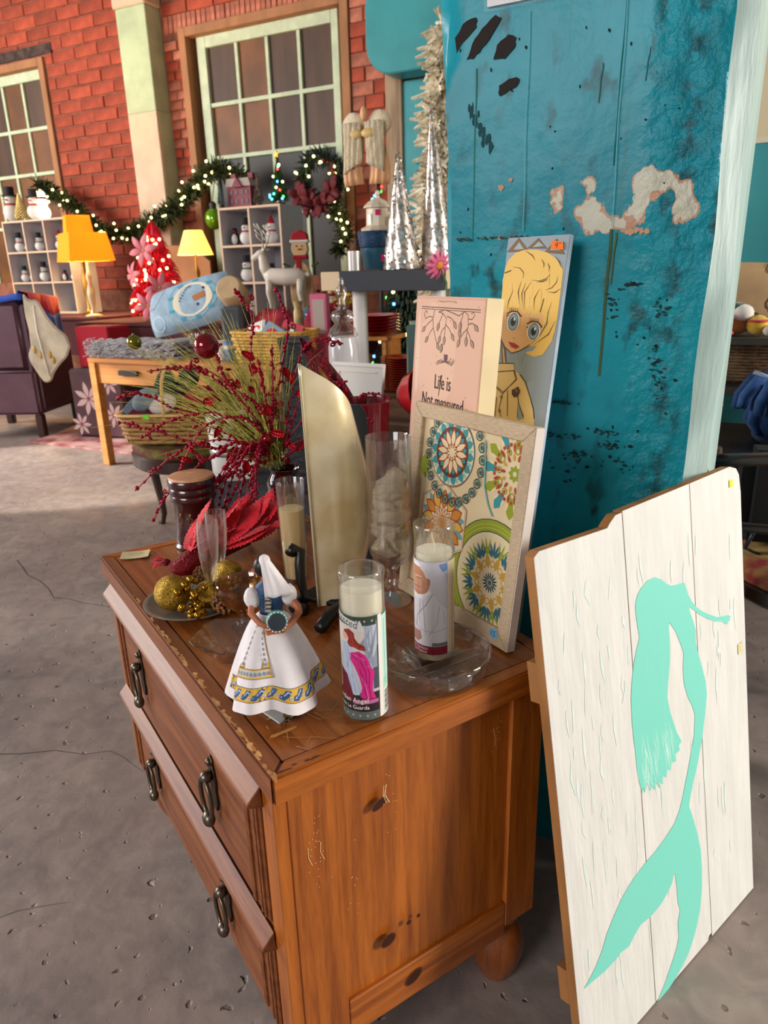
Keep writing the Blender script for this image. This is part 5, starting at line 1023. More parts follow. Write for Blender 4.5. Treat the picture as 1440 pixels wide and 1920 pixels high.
for k in range(230):
    t = rr.random(); ang = radians(20+80*t) if k < 195 else radians(rr.uniform(5, 130)); Lb = rr.uniform(.22, .40)*(1-.25*abs(t-.3)); s0 = MOUTH+L3(rr.uniform(0, .06), rr.uniform(.0, .06), rr.uniform(-.03, .03))
    tip = L3(cos(ang)*Lb, sin(ang)*Lb*.9, rr.uniform(-.02, .16)); mid = s0+tip*.5+UPZ*.03
    gr.tube([s0, s0+tip*.25+UPZ*.018, mid, s0+tip*.8+UPZ*.02, s0+tip], lambda s: .0011*(1-s)+.0003, 3, cap=False)
o = gr.build('glitter_grass', gg, arr); o['kind'] = 'stuff'
def bead_branch(pts, seed, side=True, disc=.3):
    r2_ = random.Random(seed); P = [Vector(p) for p in pts]; C = []
    n = 16
    for i in range(n+1):   # Catmull-Rom
        f = i/n*(len(P)-1); a = min(int(f), len(P)-2); t = f-a; p0, p1, p2, p3 = P[max(a-1, 0)], P[a], P[a+1], P[min(a+2, len(P)-1)]
        C.append(.5*((2*p1)+(p2-p0)*t+(2*p0-5*p1+4*p2-p3)*t*t+(3*p1-p0-3*p2+p3)*t**3))
    br = MB(); br.tube(C, .0016, 5).build
    o = br.build('bead_branch', twig, arr, smooth=True); bm_ = MB()
    for i in range(2, n*3):
        f = i/(n*3); a = min(int(f*n), n-1); p = C[a].lerp(C[a+1], f*n-a)
        if r2_.random() < .62: bm_.sph(p+Vector([r2_.gauss(0, .0014) for _ in range(3)]), .0032+r2_.random()*.0018, n=7)
    if side:
        for i in range(3, n, 2):
            if r2_.random() < .75:
                d = Vector((r2_.gauss(0, 1), r2_.gauss(0, 1), r2_.gauss(0, 1))).normalized()*.016
                if r2_.random() < disc: bm_.lathe([(.0032, -.0012), (.0062, -.0015), (.0062, .0015), (.0032, .0012), (.0032, -.0012)], 10, C[i]+d, cap=False, mat=Matrix.Rotation(r2_.uniform(0, 3), 4, (d.normalized())))
                else: bm_.sph(C[i]+d*.7, .0036, n=7); bm_.sph(C[i]+d*1.0, .0028, n=7)
    b = bm_.build('beads', bead, o, smooth=True); b['kind'] = 'stuff'
M0 = MOUTH+L3(.02, .02)
branches = [[(0, 0, 0), (.10, .05, -.02), (.20, .03, -.04), (.30, -.05, -.05)], [(0, .02, 0), (.12, .02, -.03), (.22, -.05, -.05), (.27, -.12, -.05)], [(0, .0, 0), (.06, .03, -.04), (.11, -.06, -.07), (.13, -.17, -.08)], [(-.02, .0, 0), (.03, .0, -.05), (.06, -.08, -.08), (.075, -.2, -.09)], [(0, 0, 0), (.04, .02, -.05), (.08, -.05, -.08), (.15, -.19, -.09)],
            [(0, .02, 0), (.1, .10, 0), (.20, .10, -.02), (.28, .06, -.02)], [(0, .02, 0), (.08, .14, .02), (.16, .20, 0), (.25, .20, -.02)], [(0, .04, 0), (.04, .18, .02), (.03, .30, .03), (.06, .36, .02)], [(0, .05, 0), (-.02, .18, .04), (-.04, .28, .06), (-.02, .36, .06)],
            [(0, .02, 0), (.02, .12, -.03), (.08, .18, -.05), (.10, .26, -.04)], [(-.02, .02, 0), (-.08, .10, -.02), (-.15, .12, -.04), (-.22, .09, -.06)], [(-.02, .02, 0), (-.07, .14, .0), (-.13, .17, -.02), (-.17, .15, -.02)], [(-.02, .0, 0), (-.09, .05, -.04), (-.17, .06, -.06), (-.24, .02, -.09)], [(-.02, .03, 0), (-.06, .20, .04), (-.10, .25, .04), (-.16, .24, .04)],
            [(0, 0, 0), (.14, .04, -.03), (.24, .08, -.05), (.32, .10, -.04)], [(0, 0, 0), (.02, .05, -.06), (.03, -.04, -.1), (.02, -.14, -.1)], [(0, .02, 0), (.16, .08, .02), (.27, .15, .0), (.33, .14, .0)], [(.0, .02, 0), (.05, .1, -.04), (.13, .09, -.07), (.19, .0, -.08)], [(-.03, .02, 0), (-.11, .07, .02), (-.2, .13, .03), (-.26, .12, .04)]]
for k in range(9):
    a = rr.uniform(.04, .22); d_ = rr.uniform(-.22, .06); branches.append([(0, .01, 0), (a*.4, .05+d_*.1, -.04-rr.random()*.03), (a*.8, d_*.4, -.07), (a, d_, -.08-rr.random()*.03)])
for k in range(3):
    a = rr.uniform(-.10, .16); branches.append([(0, .02, 0), (a*.3, .10, -.02), (a*.8, rr.uniform(.12, .2), -.04), (a*1.3, rr.uniform(.1, .3), -.05)])
for i, b in enumerate(branches): bead_branch([M0+L3(*p) for p in b], 40+i, True, .45 if i % 3 else .2)
def bauble(loc, r, m, nm='bauble'):
    b = MB().sph(loc, r, n=24).build(nm, m, arr, smooth=True); MB().lathe([(r*.2, 0), (r*.2, r*.22), (r*.08, r*.26)], 10, mat=Matrix.Translation(Vector(loc)+Vector((0, 0, r*.96)))).build('bauble_cap', M('bauble_cap', 'a8955a', .3, 1), b, smooth=50)
bauble(Vector((-.575, .640, 1.042))-BASE, .0262, M('red_bauble', '8c0a1c', .12, .55, coat=.6)); bauble(Vector((-1.030, .890, 1.017))-BASE, .0195, M('olive_bauble', '7d7418', .15, .6, coat=.5)); bauble(MOUTH+L3(.03, .07, -.02), .0165, M('red_bauble2', '8e0c14', .15, .5, coat=.5), 'bauble')
def leaf3(base, tip, w, bend, m, nm):
    base, tip = Vector(base), Vector(tip); d = tip-base; sd = d.cross(FW).normalized()
    def f(u, v): return base+d*u+sd*(w*sin(pi*u)**.8*(v-.5)*2)-FW*(bend*sin(pi*u)+.006*abs(v-.5)*2)+FW*.001*sin(u*40)
    mb = MB(); mb.sheet(f, 18, 6, .0006); return mb.build(nm, m, arr, smooth=True)
gl = leaf3(MOUTH+L3(-.185, .075, .02), MOUTH+L3(-.045, .275, .06), .024, .012, M('red_glitter_leaf', '6e0c18', .3, .4, var=.5, vs=60, stretch=(1, 1, .2), bump=.5, bs=300), 'glitter_leaf')
leaf3(MOUTH+L3(-.125, .155, .017), MOUTH+L3(-.085, .215, .03), .004, .020, M('gold_vein', 'a8863a', .4, .6), 'glitter_leaf_vein')
for k in range(40):
    a = rr.uniform(0, 2*pi); p = MOUTH+L3(rr.gauss(.03, .07), rr.uniform(-.02, .26), rr.uniform(-.07, .05)); q = p+Vector((rr.gauss(0, .02), rr.gauss(0, .02), rr.gauss(0, .02))); leaf3(p, q, .006+rr.random()*.004, .002, redfoil, 'foil_petal')

# ---- black lantern, apothecary jar, shelf stand etc. ----
lan = T('black_woven_vase', 'square black textured vase behind the red sprays', 'vase', (-.845, 1.36, .4985), .3)
MB().box(-.037, .037, -.037, .037, 0, .49).build('vase_body', M('black_texture', '16161a', .55, bump=.8, bs=60), lan, bev=.004); MB().box(-.041, .041, -.041, .041, .476, .494).build('rim', M('black_rim', '26262a', .4), lan, bev=.003)
table('display_table', 'table with red plates and the white shelf stand behind the pillar edge', -1.52, -.30, 1.74, 2.75, .655, M('table_brown', '6b4a30', .6, var=.2, vs=6))
aj = T('apothecary_jar', 'tall clear glass jar with a knobbed finial lid', 'jar', (-1.02, 1.97, .656))
MB().lathe([(0, 0), (.045, 0), (.055, .02), (.06, .12), (.06, .24), (.05, .28), (.047, .28), (.056, .24), (.056, .12), (.05, .025), (0, .012)], 32, cap=False).build('jar_body', M('milky_glass', 'e6e0e0', .1, trans=.5), aj, smooth=50)
MB().lathe([(.055, .28), (.06, .285), (.05, .31), (.03, .33), (.042, .345), (.046, .36), (.038, .375), (.016, .385), (.014, .42), (.019, .435), (.022, .45), (.018, .465), (.009, .475), (.012, .488), (.008, .50), (0, .503)], 28, cap=False).build('finial_lid', glass, aj, smooth=50)
# shelf stand: two white posts, shelf with black fascia
ss = T('white_shelf_stand', 'small white shelf stand with a black front edge', 'shelf', (-.92, 2.28, .656))
wpl = M('white_plastic', 'cfcac4', .4); cream_b = M('cream_board', 'dcc09a', .6)
MB().box(-.30, .26, -.13, .13, .447, .522).build('shelf_board', cream_b, ss, bev=.003)
MB().prism([(-.20, -.132), (.262, -.132), (.262, -.150), (-.20, -.150)], .444, .524).build('black_fascia', M('charcoal_fascia', '2a2c34', .45), ss, bev=.002)
for (x, y) in ((-.155, -.06), (-.235, .08), (.2, -.06), (.2, .08)): MB().lathe([(.030, 0), (.030, .447)], 24, (x, y, 0)).build('post', wpl, ss, smooth=40)
MB().lathe([(.028, .522), (.028, .60), (.0, .6)], 24, (-.155, -.095, 0)).build('post_stub', M('brushed_post', 'c9c2bc', .3, .4), ss, smooth=40)
SZ = .656+.526
# blue enamel pot pair with lidded house jar
def pot(name, label, loc, s, m, pr, parts=None):
    t = T(name, label, 'pot', loc); MB().lathe([(r*s, z*s) for r, z in pr], 36, cap=False).build('body', m, t, smooth=40); return t
enam = M('blue_speckled_enamel', '24405e', .25, var=.6, vs=220); enam2 = M('teal_blue_enamel', '225064', .3)
b1 = pot('blue_enamel_pail', 'plain blue enamel pail under the speckled pot', (-1.02, 2.30, SZ), 1, enam2, [(0, 0), (.062, 0), (.066, .005), (.078, .085), (.08, .086), (.076, .086), (.063, .008), (0, .007)])
b2 = pot('blue_speckled_pot', 'blue speckled enamel pot stacked on the pail', (-1.02, 2.30, SZ+.0865), 1, enam, [(0, 0), (.074, 0), (.080, .006), (.085, .035), (.088, .06), (.090, .063), (.086, .063), (.08, .035), (.072, .006), (0, .006)])
MB().tube([(-.086, -.01, .035), (-.098, -.02, .03), (-.10, -.025, .012), (-.085, -.02, .012)], .004, 8).build('side_handle', enam, b2, smooth=True)
for p, q in ((b1, (.052, -.056, .045)), (b2, (0, 0, 0))):
    if p is b1: MB().box(-.014, .014, -.0015, 0, -.014, .014, mat=Matrix.Translation(q) @ Matrix.Rotation(.75, 4, 'Z')).build('pink_price_tag', PM('d42a6a'), p)
hj = T('cream_house_jar', 'cream ceramic gazebo jar with a knob, on the blue pots', 'jar', (-1.02, 2.30, SZ+.151))
crm = M('cream_ceramic', 'd8c6ac', .3)
MB().lathe([(0, 0), (.07, 0), (.072, .01), (.055, .018), (.050, .02), (.048, .085), (.052, .088)], 12, cap=False).build('walls', crm, hj); MB().lathe([(.060, .088), (.058, .095), (.04, .112), (.015, .125), (.010, .127), (.010, .133), (.0, .134)], 12, cap=False).build('roof', crm, hj)
MB().lathe([(.007, -.003), (.012, 0), (.007, .003)], 14, mat=Matrix.Translation((0, 0, .144)) @ Matrix.Rotation(pi/2, 4, 'X')).build('ring_knob', crm, hj, smooth=True)
MB().box(-.012, .012, -.052, -.047, .022, .065, mat=Matrix.Rotation(-.3, 4, 'Z')).build('doorway', M('cream_light', 'e9e0d2', .3), hj, bev=.002); MB().box(-.010, .010, -.0515, -.050, .058, .080, mat=Matrix.Rotation(.45, 4, 'Z')).build('pink_price_tag', PM('d42a6a'), hj)
MB().sph((.075, -.01, .03), .018, (.6, .6, 1.6), 10).build('side_shrub', crm, hj, smooth=True)
# sequined cones
def sequin_mat():
    m = bpy.data.materials.new('silver_sequins'); m.use_nodes = True; nt = m.node_tree; N = nt.nodes; L = nt.links; b = N['Principled BSDF']; b.inputs['Metallic'].default_value = .8; b.inputs['Roughness'].default_value = .25
    tc = N.new('ShaderNodeTexCoord'); v = N.new('ShaderNodeTexVoronoi'); v.inputs['Scale'].default_value = 95; L.new(tc.outputs['Object'], v.inputs[0])
    r = N.new('ShaderNodeValToRGB'); L.new(v.outputs['Color'], r.inputs[0]); r.color_ramp.elements[0].color = (*lin('8f8488'), 1); r.color_ramp.elements[1].color = (*lin('f2ecf4'), 1); e = r.color_ramp.elements.new(.5); e.color = (*lin('c9bca8'), 1); L.new(r.outputs[0], b.inputs['Base Color'])
    bp = N.new('ShaderNodeBump'); bp.inputs['Strength'].default_value = 1; bp.inputs['Distance'].default_value = .012; L.new(v.outputs['Color'], bp.inputs['Height']); L.new(bp.outputs[0], b.inputs['Normal']); return m
sq = sequin_mat()
def cone(label, x, y, h, r, seed, lean):
    t = T('sequin_cone_tree', label, 'cone tree', (x, y, SZ), group='silver sequin cone trees'); t.rotation_euler = (0, lean, 0); rr = random.Random(seed)
    prof = [(r*(1-f)**.92+.003, h*f) for f in [i/26 for i in range(27)]]
    MB().lathe(prof, 36, fn=lambda a, z: 1+.035*sin(a*9+z*60)+.03*sin(a*17-z*90)).build('cone', sq, t, smooth=50)
    sc = MB()
    for k in range(260):
        f = rr.random()**1.4; a = rr.uniform(0, 2*pi); R_ = r*(1-f)**.92+.004; mt = Matrix.Translation((R_*cos(a), R_*sin(a), h*f)) @ Matrix.Rotation(a, 4, 'Z') @ Matrix.Rotation(pi/2+rr.gauss(0, .5), 4, 'Y') @ Matrix.Rotation(rr.gauss(0, .5), 4, 'X')
        sc.lathe([(.0055, 0), (.0048, .0006)], 6, mat=mt)
    o = sc.build('sequins', sq, t); o['kind'] = 'stuff'
cone('shorter silver sequin cone tree on the shelf stand', -.885, 2.235, .43, .072, 1, -.02); cone('taller silver sequin cone tree beside the teal pillar', -.765, 2.33, .585, .068, 2, -.05)
# pink gerbera
fl_ = T('pink_gerbera', 'pink artificial gerbera daisy at the pillar edge', 'flower', (-.648, 2.06, 1.19))
fmx = Matrix.Rotation(radians(117-180-55), 4, 'Z') @ Matrix.Rotation(radians(70), 4, 'X')
fob2 = None
for k in range(22):
    a = 2*pi*k/22; 
    def pf(u, v): return (.012+.045*u, .0085*sin(pi*(.15+.8*u))*(v-.5)*2, .012*u*u+.002*abs(v-.5))
    mt = fmx @ Matrix.Rotation(a, 4, 'Z') @ Matrix.Rotation(-.12 if k % 2 else .08, 4, 'Y')
    if fob2 is None: mb = MB(); mb.sheet(pf, 8, 4, .0004); fob2 = mb.build('petal', M('pink_petal', 'c22a5e', .6, col2='e07a9a', vs=30), fl_, smooth=True); fob2.matrix_local = mt
    else: inst(fob2, 'petal', fl_, mw=mt)
MB().sph((0, 0, 0), .016, (1, 1, .5), 14, mat=fmx).build('flower_centre', M('orange_centre', 'e0912a', .7, bump=.6, bs=200), fl_, smooth=True)
MB().tube([(0, 0, 0), (.02, .02, -.06), (.02, .03, -.15), (.02, .02, -.30), (.02, .02, -.5335)], .003, 6).build('stem', M('green_stem', '4f6a2c', .6), fl_, smooth=True)
# plates, bowls, white boxed frame, bottles
redg = M('red_glaze', 'a8121c', .18, coat=.4)
plate_prof = [(0, 0), (.06, 0), (.065, .003), (.10, .012), (.112, .016), (.113, .0175), (.11, .018), (.098, .0145), (.063, .006), (0, .005)]
p0 = MB().lathe(plate_prof, 40, cap=False); base_pl = None
def stack(lbls, x, y, z, n, s):
    global base_pl
    for k in range(n):
        if base_pl is None: base_pl = p0.build('red_plate', redg, smooth=50); o = base_pl
        else: o = base_pl.copy(); COL.objects.link(o)
        o.location = (x, y, z+k*.0125*s); o.scale = (s, s, s); tag(o, ('bottom', 'second', 'third', 'fourth', 'fifth', 'sixth', 'seventh', 'eighth', 'ninth', 'tenth', 'eleventh', 'twelfth', 'thirteenth', 'fourteenth')[k]+(' ' if k == 0 else ' from bottom ')+lbls[0], 'plate', 'red plates stacked behind the shelf post')
rt = T('plate_riser', 'small wooden riser holding a stack of red plates', 'riser', (-1.19, 2.56, .656)); MB().box(-.12, .12, -.1, .1, .215, .235).build('riser_top', wood_o, rt, bev=.003); MB().box(-.10, -.08, -.08, .08, 0, .215).build('riser_leg', wood_o, rt); MB().box(.08, .10, -.08, .08, 0, .215).build('riser_leg', wood_o, rt)
stack(['red plate in the stack on the small wooden riser'], -1.19, 2.56, .8912, 6, 1.15); stack(['red plate in the lower stack right of the white post'], -.985, 2.42, .657, 14, .85)
wf = T('white_boxed_frame', 'white panelled picture mount leaning behind the black board', 'frame', (-.875, 1.775, .657), -.12)
lean_m = Matrix.Rotation(radians(-10), 4, 'X')
MB().box(-.115, .115, 0, .016, 0, .205, mat=lean_m).build('backing', M('white_card_stock', 'cfc8c0', .5), wf, bev=.002)
for (a, b_, c, d) in ((-.085, .085, .170, .174), (-.085, -.081, .03, .170)): MB().box(a, b_, -.003, 0, c, d, mat=lean_m).build('raised_line', M('cream_line', 'd8c8b0', .5), wf)
MB().box(-.115, .115, -.004, 0, .19, .205, mat=lean_m).build('lip', M('white_card2', 'd9d2ca', .5), wf, bev=.002)
for i, (x, y, h, lab) in enumerate(((-.885, 2.36, .30, 'square smoked glass bottle behind the red bowls'), (-.80, 2.44, .38, 'taller square smoked glass bottle by the pillar'))):
    t = T('smoked_glass_bottle', lab, 'bottle', (x, y, .656), .3); MB().box(-.036, .036, -.036, .036, 0, h).build('bottle', M('smoked_glass', '4d6360', .08, coat=.5), t, bev=.008); MB().lathe([(.026, h), (.026, h+.012), (.028, h+.014)], 16).build('bottle_rim', M('bottle_rim', '8a9a90', .2), t, smooth=40)
bowl_prof = [(0, 0), (.03, 0), (.035, .004), (.06, .03), (.072, .06), (.074, .062), (.071, .063), (.055, .032), (.03, .01), (0, .008)]
bw = T('red_bowl', 'red bowl standing on edge, leftmost by the white frame', 'bowl', (-.715, 1.85, .735), group='red bowls standing on edge'); MB().lathe(bowl_prof, 36, cap=False, mat=Matrix.Rotation(radians(78), 4, 'Y')).build('bowl', redg, bw, smooth=50)
bw.scale = (1.25,)*3
for k, lb in enumerate(('red bowl standing on edge, second from the white frame', 'red bowl standing on edge, third from the white frame', 'red bowl standing on edge, nearest the pink canvas')): c = copytree(bw); c.location = (-.66+k*.035, 1.85+.01*k, .742); c['label'] = lb
rv = T('red_fluted_vase', 'dark red fluted pot below the red bowls', 'pot', (-.74, 1.60, .4985))
MB().lathe([(0, 0), (.06, 0), (.075, .02), (.085, .14), (.09, .26), (.082, .265), (.07, .14), (.0, .02)], 40, cap=False, fn=lambda a, z: 1+.03*sin(a*14)).build('pot', M('dark_red_glaze', '5e0a12', .2, coat=.4), rv, smooth=50)
bl = T('brown_leather_bag', 'brown leather pouch tucked behind the pink canvas', 'bag', (-.405, 1.83, .657), .4); MB().sph((0, 0, .085), .085, (1.0, .7, 1.0), 18, fn=lambda v: 1+.08*sin(5*v.x+3*v.y)).build('pouch', M('brown_leather', '6a4630', .4, var=.3, vs=10), bl, smooth=True); MB().tube([(-.07, -.04, .11), (0, -.06, .125), (.07, -.04, .12)], .006, 8).build('strap', M('dark_leather', '2a1a14', .4), bl, smooth=True)
# shell ornament between the posts
shl = T('gilded_shell', 'ribbed silver shell ornament left of the white post', 'ornament', (-1.17, 2.02, .657)); MB().sph((0, 0, .07), .07, (1, .5, 1), 28, fn=lambda v: 1+.06*sin(14*math.atan2(v.z, v.x))).build('shell', M('silver_shell', 'a8977c', .3, .6), shl, smooth=True)
# ================= background =================
# ---- upholstered stool with basket of slippers ----
stl = T('upholstered_stool', 'dark carved stool with a tapestry seat under the basket', 'stool', (-1.885, 1.93, 0), radians(-30))
MB().lathe([(.255, .36), (.268, .37), (.268, .415), (.255, .425)], 40, sy=.82).build('seat_rail', dkwood, stl, smooth=40)
MB().lathe([(.25, .42), (.262, .44), (.25, .468), (.15, .485), (0, .49)], 40, sy=.82, cap=False).build('tapestry_seat', M('floral_tapestry', '5e2626', .9, col2='7d7a34', vs=12, bump=.3, bs=90), stl, smooth=50)
leg_pts = [(0, 0, .39), (.028, 0, .33), (.030, 0, .25), (.005, 0, .14), (-.006, 0, .06), (.012, 0, .012), (.03, 0, .0)]
for a in (200, 340, 20, 160):
    mt = Matrix.Rotation(radians(a), 4, 'Z'); base = Vector((.232*cos(radians(a)), .232*.80*sin(radians(a)), 0))
    MB().tube([base+mt.to_3x3() @ Vector(p) for p in leg_pts], lambda s: .030-.019*min(1, s*1.25)+(.006 if s > .93 else 0), 10).build('leg', dkwood, stl, smooth=True)
wick = M('split_willow', 'b5874c', .6, var=.35, vs=30, stretch=(6, 6, 18), bump=.5, bs=60)
def woven_basket(t, w, d, h, flare, m, rows, n, r=.006):
    # each row of weave is its own strand
    for k in range(rows):
        f = k/(rows-1); ww, dd = (w+(flare*f))/2, (d+flare*f)/2; pts = []
        N_ = n
        for i in range(N_+1):
            a = 2*pi*i/N_; c, s = cos(a), sin(a); p = 7; q = (abs(c)**p+abs(s)**p)**(-1/p); off = (.0045 if (i+k) % 2 else -.0035)
            pts.append((c*q*(ww+off), s*q*(dd+off), .008+h*f))
        MB().tube(pts, h/rows*.34, 6, flat=1.6).build('weave_strand', m, t, smooth=True)
    w2, d2 = w/2, d/2; MB().box(-w2*.93, w2*.93, -d2*.93, d2*.93, .008, h*.8).build('lining', M('basket_lining', '5a3f24', .9), t); MB().box(-w2*.97, w2*.97, -d2*.97, d2*.97, .0, .008).build('base', m, t)
    st = MB()
    for i in range(0, n, 2):
        a = 2*pi*i/n; c, s = cos(a), sin(a); q = (abs(c)**7+abs(s)**7)**(-1/7); st.tube([(c*q*(w2), s*q*(d2), .0), (c*q*(w2+flare/2), s*q*(d2+flare/2), h+.01)], .0035, 4)
    o = st.build('stakes', m, t); o['kind'] = 'stuff'
bk = T('handled_basket', 'woven willow basket with a hoop handle on the stool', 'basket', (-1.83, 1.86, .491), radians(24))
woven_basket(bk, .40, .24, .115, .04, wick, 7, 44)
pale = M('pale_ash_splint', 'cfa266', .5, var=.12, vs=10)
rim_pts = []
for i in range(41):
    a = 2*pi*i/40; c, s = cos(a), sin(a); q = (abs(c)**7+abs(s)**7)**(-1/7); rim_pts.append((c*q*.224, s*q*.146, .128))
MB().tube(rim_pts, .016, 6, flat=.4).build('rim_band', pale, bk, smooth=True)
MB().tube([(0, -.150, .11), (0, -.152, .19), (0, -.13, .27), (0, -.07, .325), (0, 0, .34), (0, .07, .325), (0, .13, .27), (0, .152, .19), (0, .150, .11)], .017, 6, flat=.3).build('hoop_handle', pale, bk, smooth=True)
MB().box(-.085, -.06, -.1665, -.164, .118, .138).build('green_price_dot', PM('6fd63a'), bk)
def slipper(label, loc, rot, col, L=.24, stripe=None):
    t = T('felt_slipper', label, 'slipper', loc, group='felt slippers in the basket'); t.rotation_euler = rot
    MB().prism([(L/2*cos(a)*(1 if cos(a) > 0 else .95), .045*sin(a)*(1+.12*cos(a))) for a in [2*pi*i/24 for i in range(24)]], -.006, .006).build('sole', M('felt_'+col, col, .95, var=.1, vs=30), t, bev=.003, smooth=40)
    MB().sph((L*.22, 0, .012), .055, (1.15, .8, .5), 14).build('toe_cap', M('felt_'+(stripe or col), stripe or col, .95), t, smooth=True)
slipper('dark green felt slipper standing upright in the basket', (-1.89, 1.86, .68), (radians(80), radians(-75), 1.2), '2a3a2c'); slipper('navy felt slipper at the back of the basket', (-1.83, 1.93, .70), (radians(85), radians(-60), 1.0), '23242c'); slipper('grey felt slipper at the left end of the basket', (-1.95, 1.755, .635), (radians(70), radians(-40), .7), '6a7680')
slipper('burgundy slipper with white stripes beside the handle', (-1.89, 1.78, .63), (radians(60), radians(-18), .7), '5e1422', stripe='c9bcb8'); slipper('red knitted slipper right of the basket handle', (-1.77, 1.88, .645), (radians(60), radians(-30), .6), '8c1024'); slipper('crimson slipper at the right end of the basket', (-1.71, 1.95, .65), (radians(70), radians(-50), .5), '7a0c20')

# ---- orange table with mats, cushion, tin basket ----
ot = table('orange_pine_table', 'orange pine table carrying the snowman cushion and tins', -3.35, -1.72, 2.74, 3.44, .70, wood_o, .13, .055)
MB().box(-.56, -.40, -.352, -.332, .60, .63).build('drawer_pull', M('dark_pull', '1c1a1a', .5), ot, bev=.003)
gm_ = T('grey_fringed_throw', 'folded grey shaggy throw lying on the orange table', 'throw', (-3.03, 2.96, .701), .05)
for k in range(4): MB().sheet(lambda u, v, k=k: ((u-.5)*(.72-.03*k), (v-.5)*.30+.01*sin(u*9), .014+k*.027+.006*sin(u*13+k)+.004*sin(v*17)), 24, 6, .02).build('folded_layer', M('grey_shag', 'b0aeb4', .95, var=.4, vs=25, stretch=(2, 10, 20), bump=.8, bs=50), gm_, smooth=True)
fr = MB(); rr = random.Random(5)
for k in range(420):
    x = rr.uniform(-.36, .36); z = .012+.11*rr.random(); fr.tube([(x, -.15, z), (x+rr.gauss(-.008, .01), -.172, z-.004), (x+rr.gauss(-.012, .016), -.185, z-.012)], .0022, 3, cap=False)
o = fr.build('fringe', M('grey_yarn', 'cfccce', .95), gm_); o['kind'] = 'stuff'
# snowman cushion
cu = T('snowman_cushion', 'pale blue hooked cushion with a snowman face on the table', 'cushion', (-2.92, 3.27, .84), .18); cu.rotation_euler = (radians(-22), radians(-14), .18)
def cush(w, h, d, sgn): return lambda u, v: ((u-.5)*w*(1-.10*(2*v-1)**2), sgn*d*(max(0, (1-(2*u-1)**4))*max(0, (1-(2*v-1)**4)))**.6, (v-.5)*h*(1-.10*(2*u-1)**2)+h/2)
mb = MB(); mb.sheet(cush(.66, .34, .07, -1), 20, 12); mb.build('cushion_front', M('ice_blue_hooked_wool', '9cb4c6', .95, var=.12, vs=14, bump=.5, bs=120), cu, smooth=True)
mb = MB(); mb.sheet(cush(.66, .34, .07, 1), 20, 12); mb.build('cushion_back', M('tan_backing', 'b08a5e', .9), cu, smooth=True)
cf = cush(.66, .34, .07, -1); cpn = Print(fmap=lambda u, v, w: Vector(cf(u+.5, v+.5))+Vector((0, -w-.001, 0)), du=.05, step=.0002, base=.0008)
cpn.poly([(-.5, .1), (-.5, .5), (-.18, .5), (-.30, .2), (-.38, .05)], 'b0506a'); cpn.poly(blob((.10, .02), .30, .42, 24, .06), '7fb6c9'); cpn.poly(blob((.10, .0), .24, .34, 24, .05), 'e6dcc2'); cpn.poly(blob((-.36, -.28), .10, .18, 16, .1), 'b9ccd9')
for k in range(9): a = 2*pi*k/9; cpn.rect(.10+.27*cos(a)-.03, .10+.27*cos(a)+.03, .0+.38*sin(a)-.03, .0+.38*sin(a)+.03, '4fa3bd')
cpn.poly([(.10, .05), (.24, .10), (.25, -.02), (.12, -.05)], 'b5764a'); cpn.ell((.16, -.14), .014, .028, '2a2622', 10); cpn.ell((.24, .16), .014, .028, '2a2622', 10)
for k in range(8): a = -.3+k*.19; cpn.rect(-.05+.1*k/8*1.6-.006, -.05+.1*k/8*1.6+.006, .10+.16*sin(a*1.6)-.012, .10+.16*sin(a*1.6)+.02, '3a342e')
cpn.build('snowman_face', cu, rough=.95)
tk = T('ivory_cushion_roll', 'rolled tan and grey cushion at the right of the snowman cushion', 'cushion', (-2.50, 3.20, .702), .3); MB().lathe([(0, -.1), (.07, -.1), (.085, -.08), (.085, .08), (.07, .1), (0, .1)], 24, mat=Matrix.Translation((0, 0, .36)) @ Matrix.Rotation(1.1, 4, 'X'), cap=False).build('roll', M('tan_roll', 'c0a27c', .9, var=.1, vs=12), tk, smooth=50); MB().box(-.07, .07, -.09, .09, 0, .29).build('grey_block', M('slate_felt', '4a4c50', .9), tk, bev=.02)
# yellow wicker basket of tins
yb = T('yellow_wicker_basket', 'shallow yellow wicker basket of painted tins', 'basket', (-2.0, 2.90, .702), .1); woven_basket(yb, .40, .22, .16, .05, M('yellow_wicker', 'd8a348', .6, var=.2, vs=20, bump=.4, bs=60), 10, 36)
for i, (x, y, z, c1, c2, lab, tl) in enumerate(((-2.10, 2.88, .82, 'b8283a', 'dfe6ea', 'red tin with a white lid leaning in the yellow basket', -.5), (-1.98, 2.86, .85, 'c9dbe8', '8fa8c0', 'pale blue snow scene tin in the yellow basket', .5), (-1.90, 2.92, .86, '9c1c30', 'c84a5a', 'large red tin at the back of the yellow basket', .25), (-2.14, 2.93, .86, '3a6ab0', 'e6e2dc', 'blue and white tin at the left of the yellow basket', -.3))):
    t = T('painted_tin', lab, 'tin', (x, y, z), group='painted tins in the yellow basket'); t.rotation_euler = (radians(55), tl, 0); MB().box(-.065, .065, -.05, .05, -.02, .02).build('tin_body', PM(c1, .3), t, bev=.006); MB().box(-.067, .067, -.052, .052, .012, .026).build('tin_lid', PM(c2, .3), t, bev=.005)
    p = Print(base=.0275); p.poly(blob((0, 0), .045, .03, 14, .2), R.choice(('e9e4da', 'd42a3a', '3a6a4a'))); p.ell((.01, .0), .014, .014, 'f4f0ea', 12); p.build('tin_picture', t)
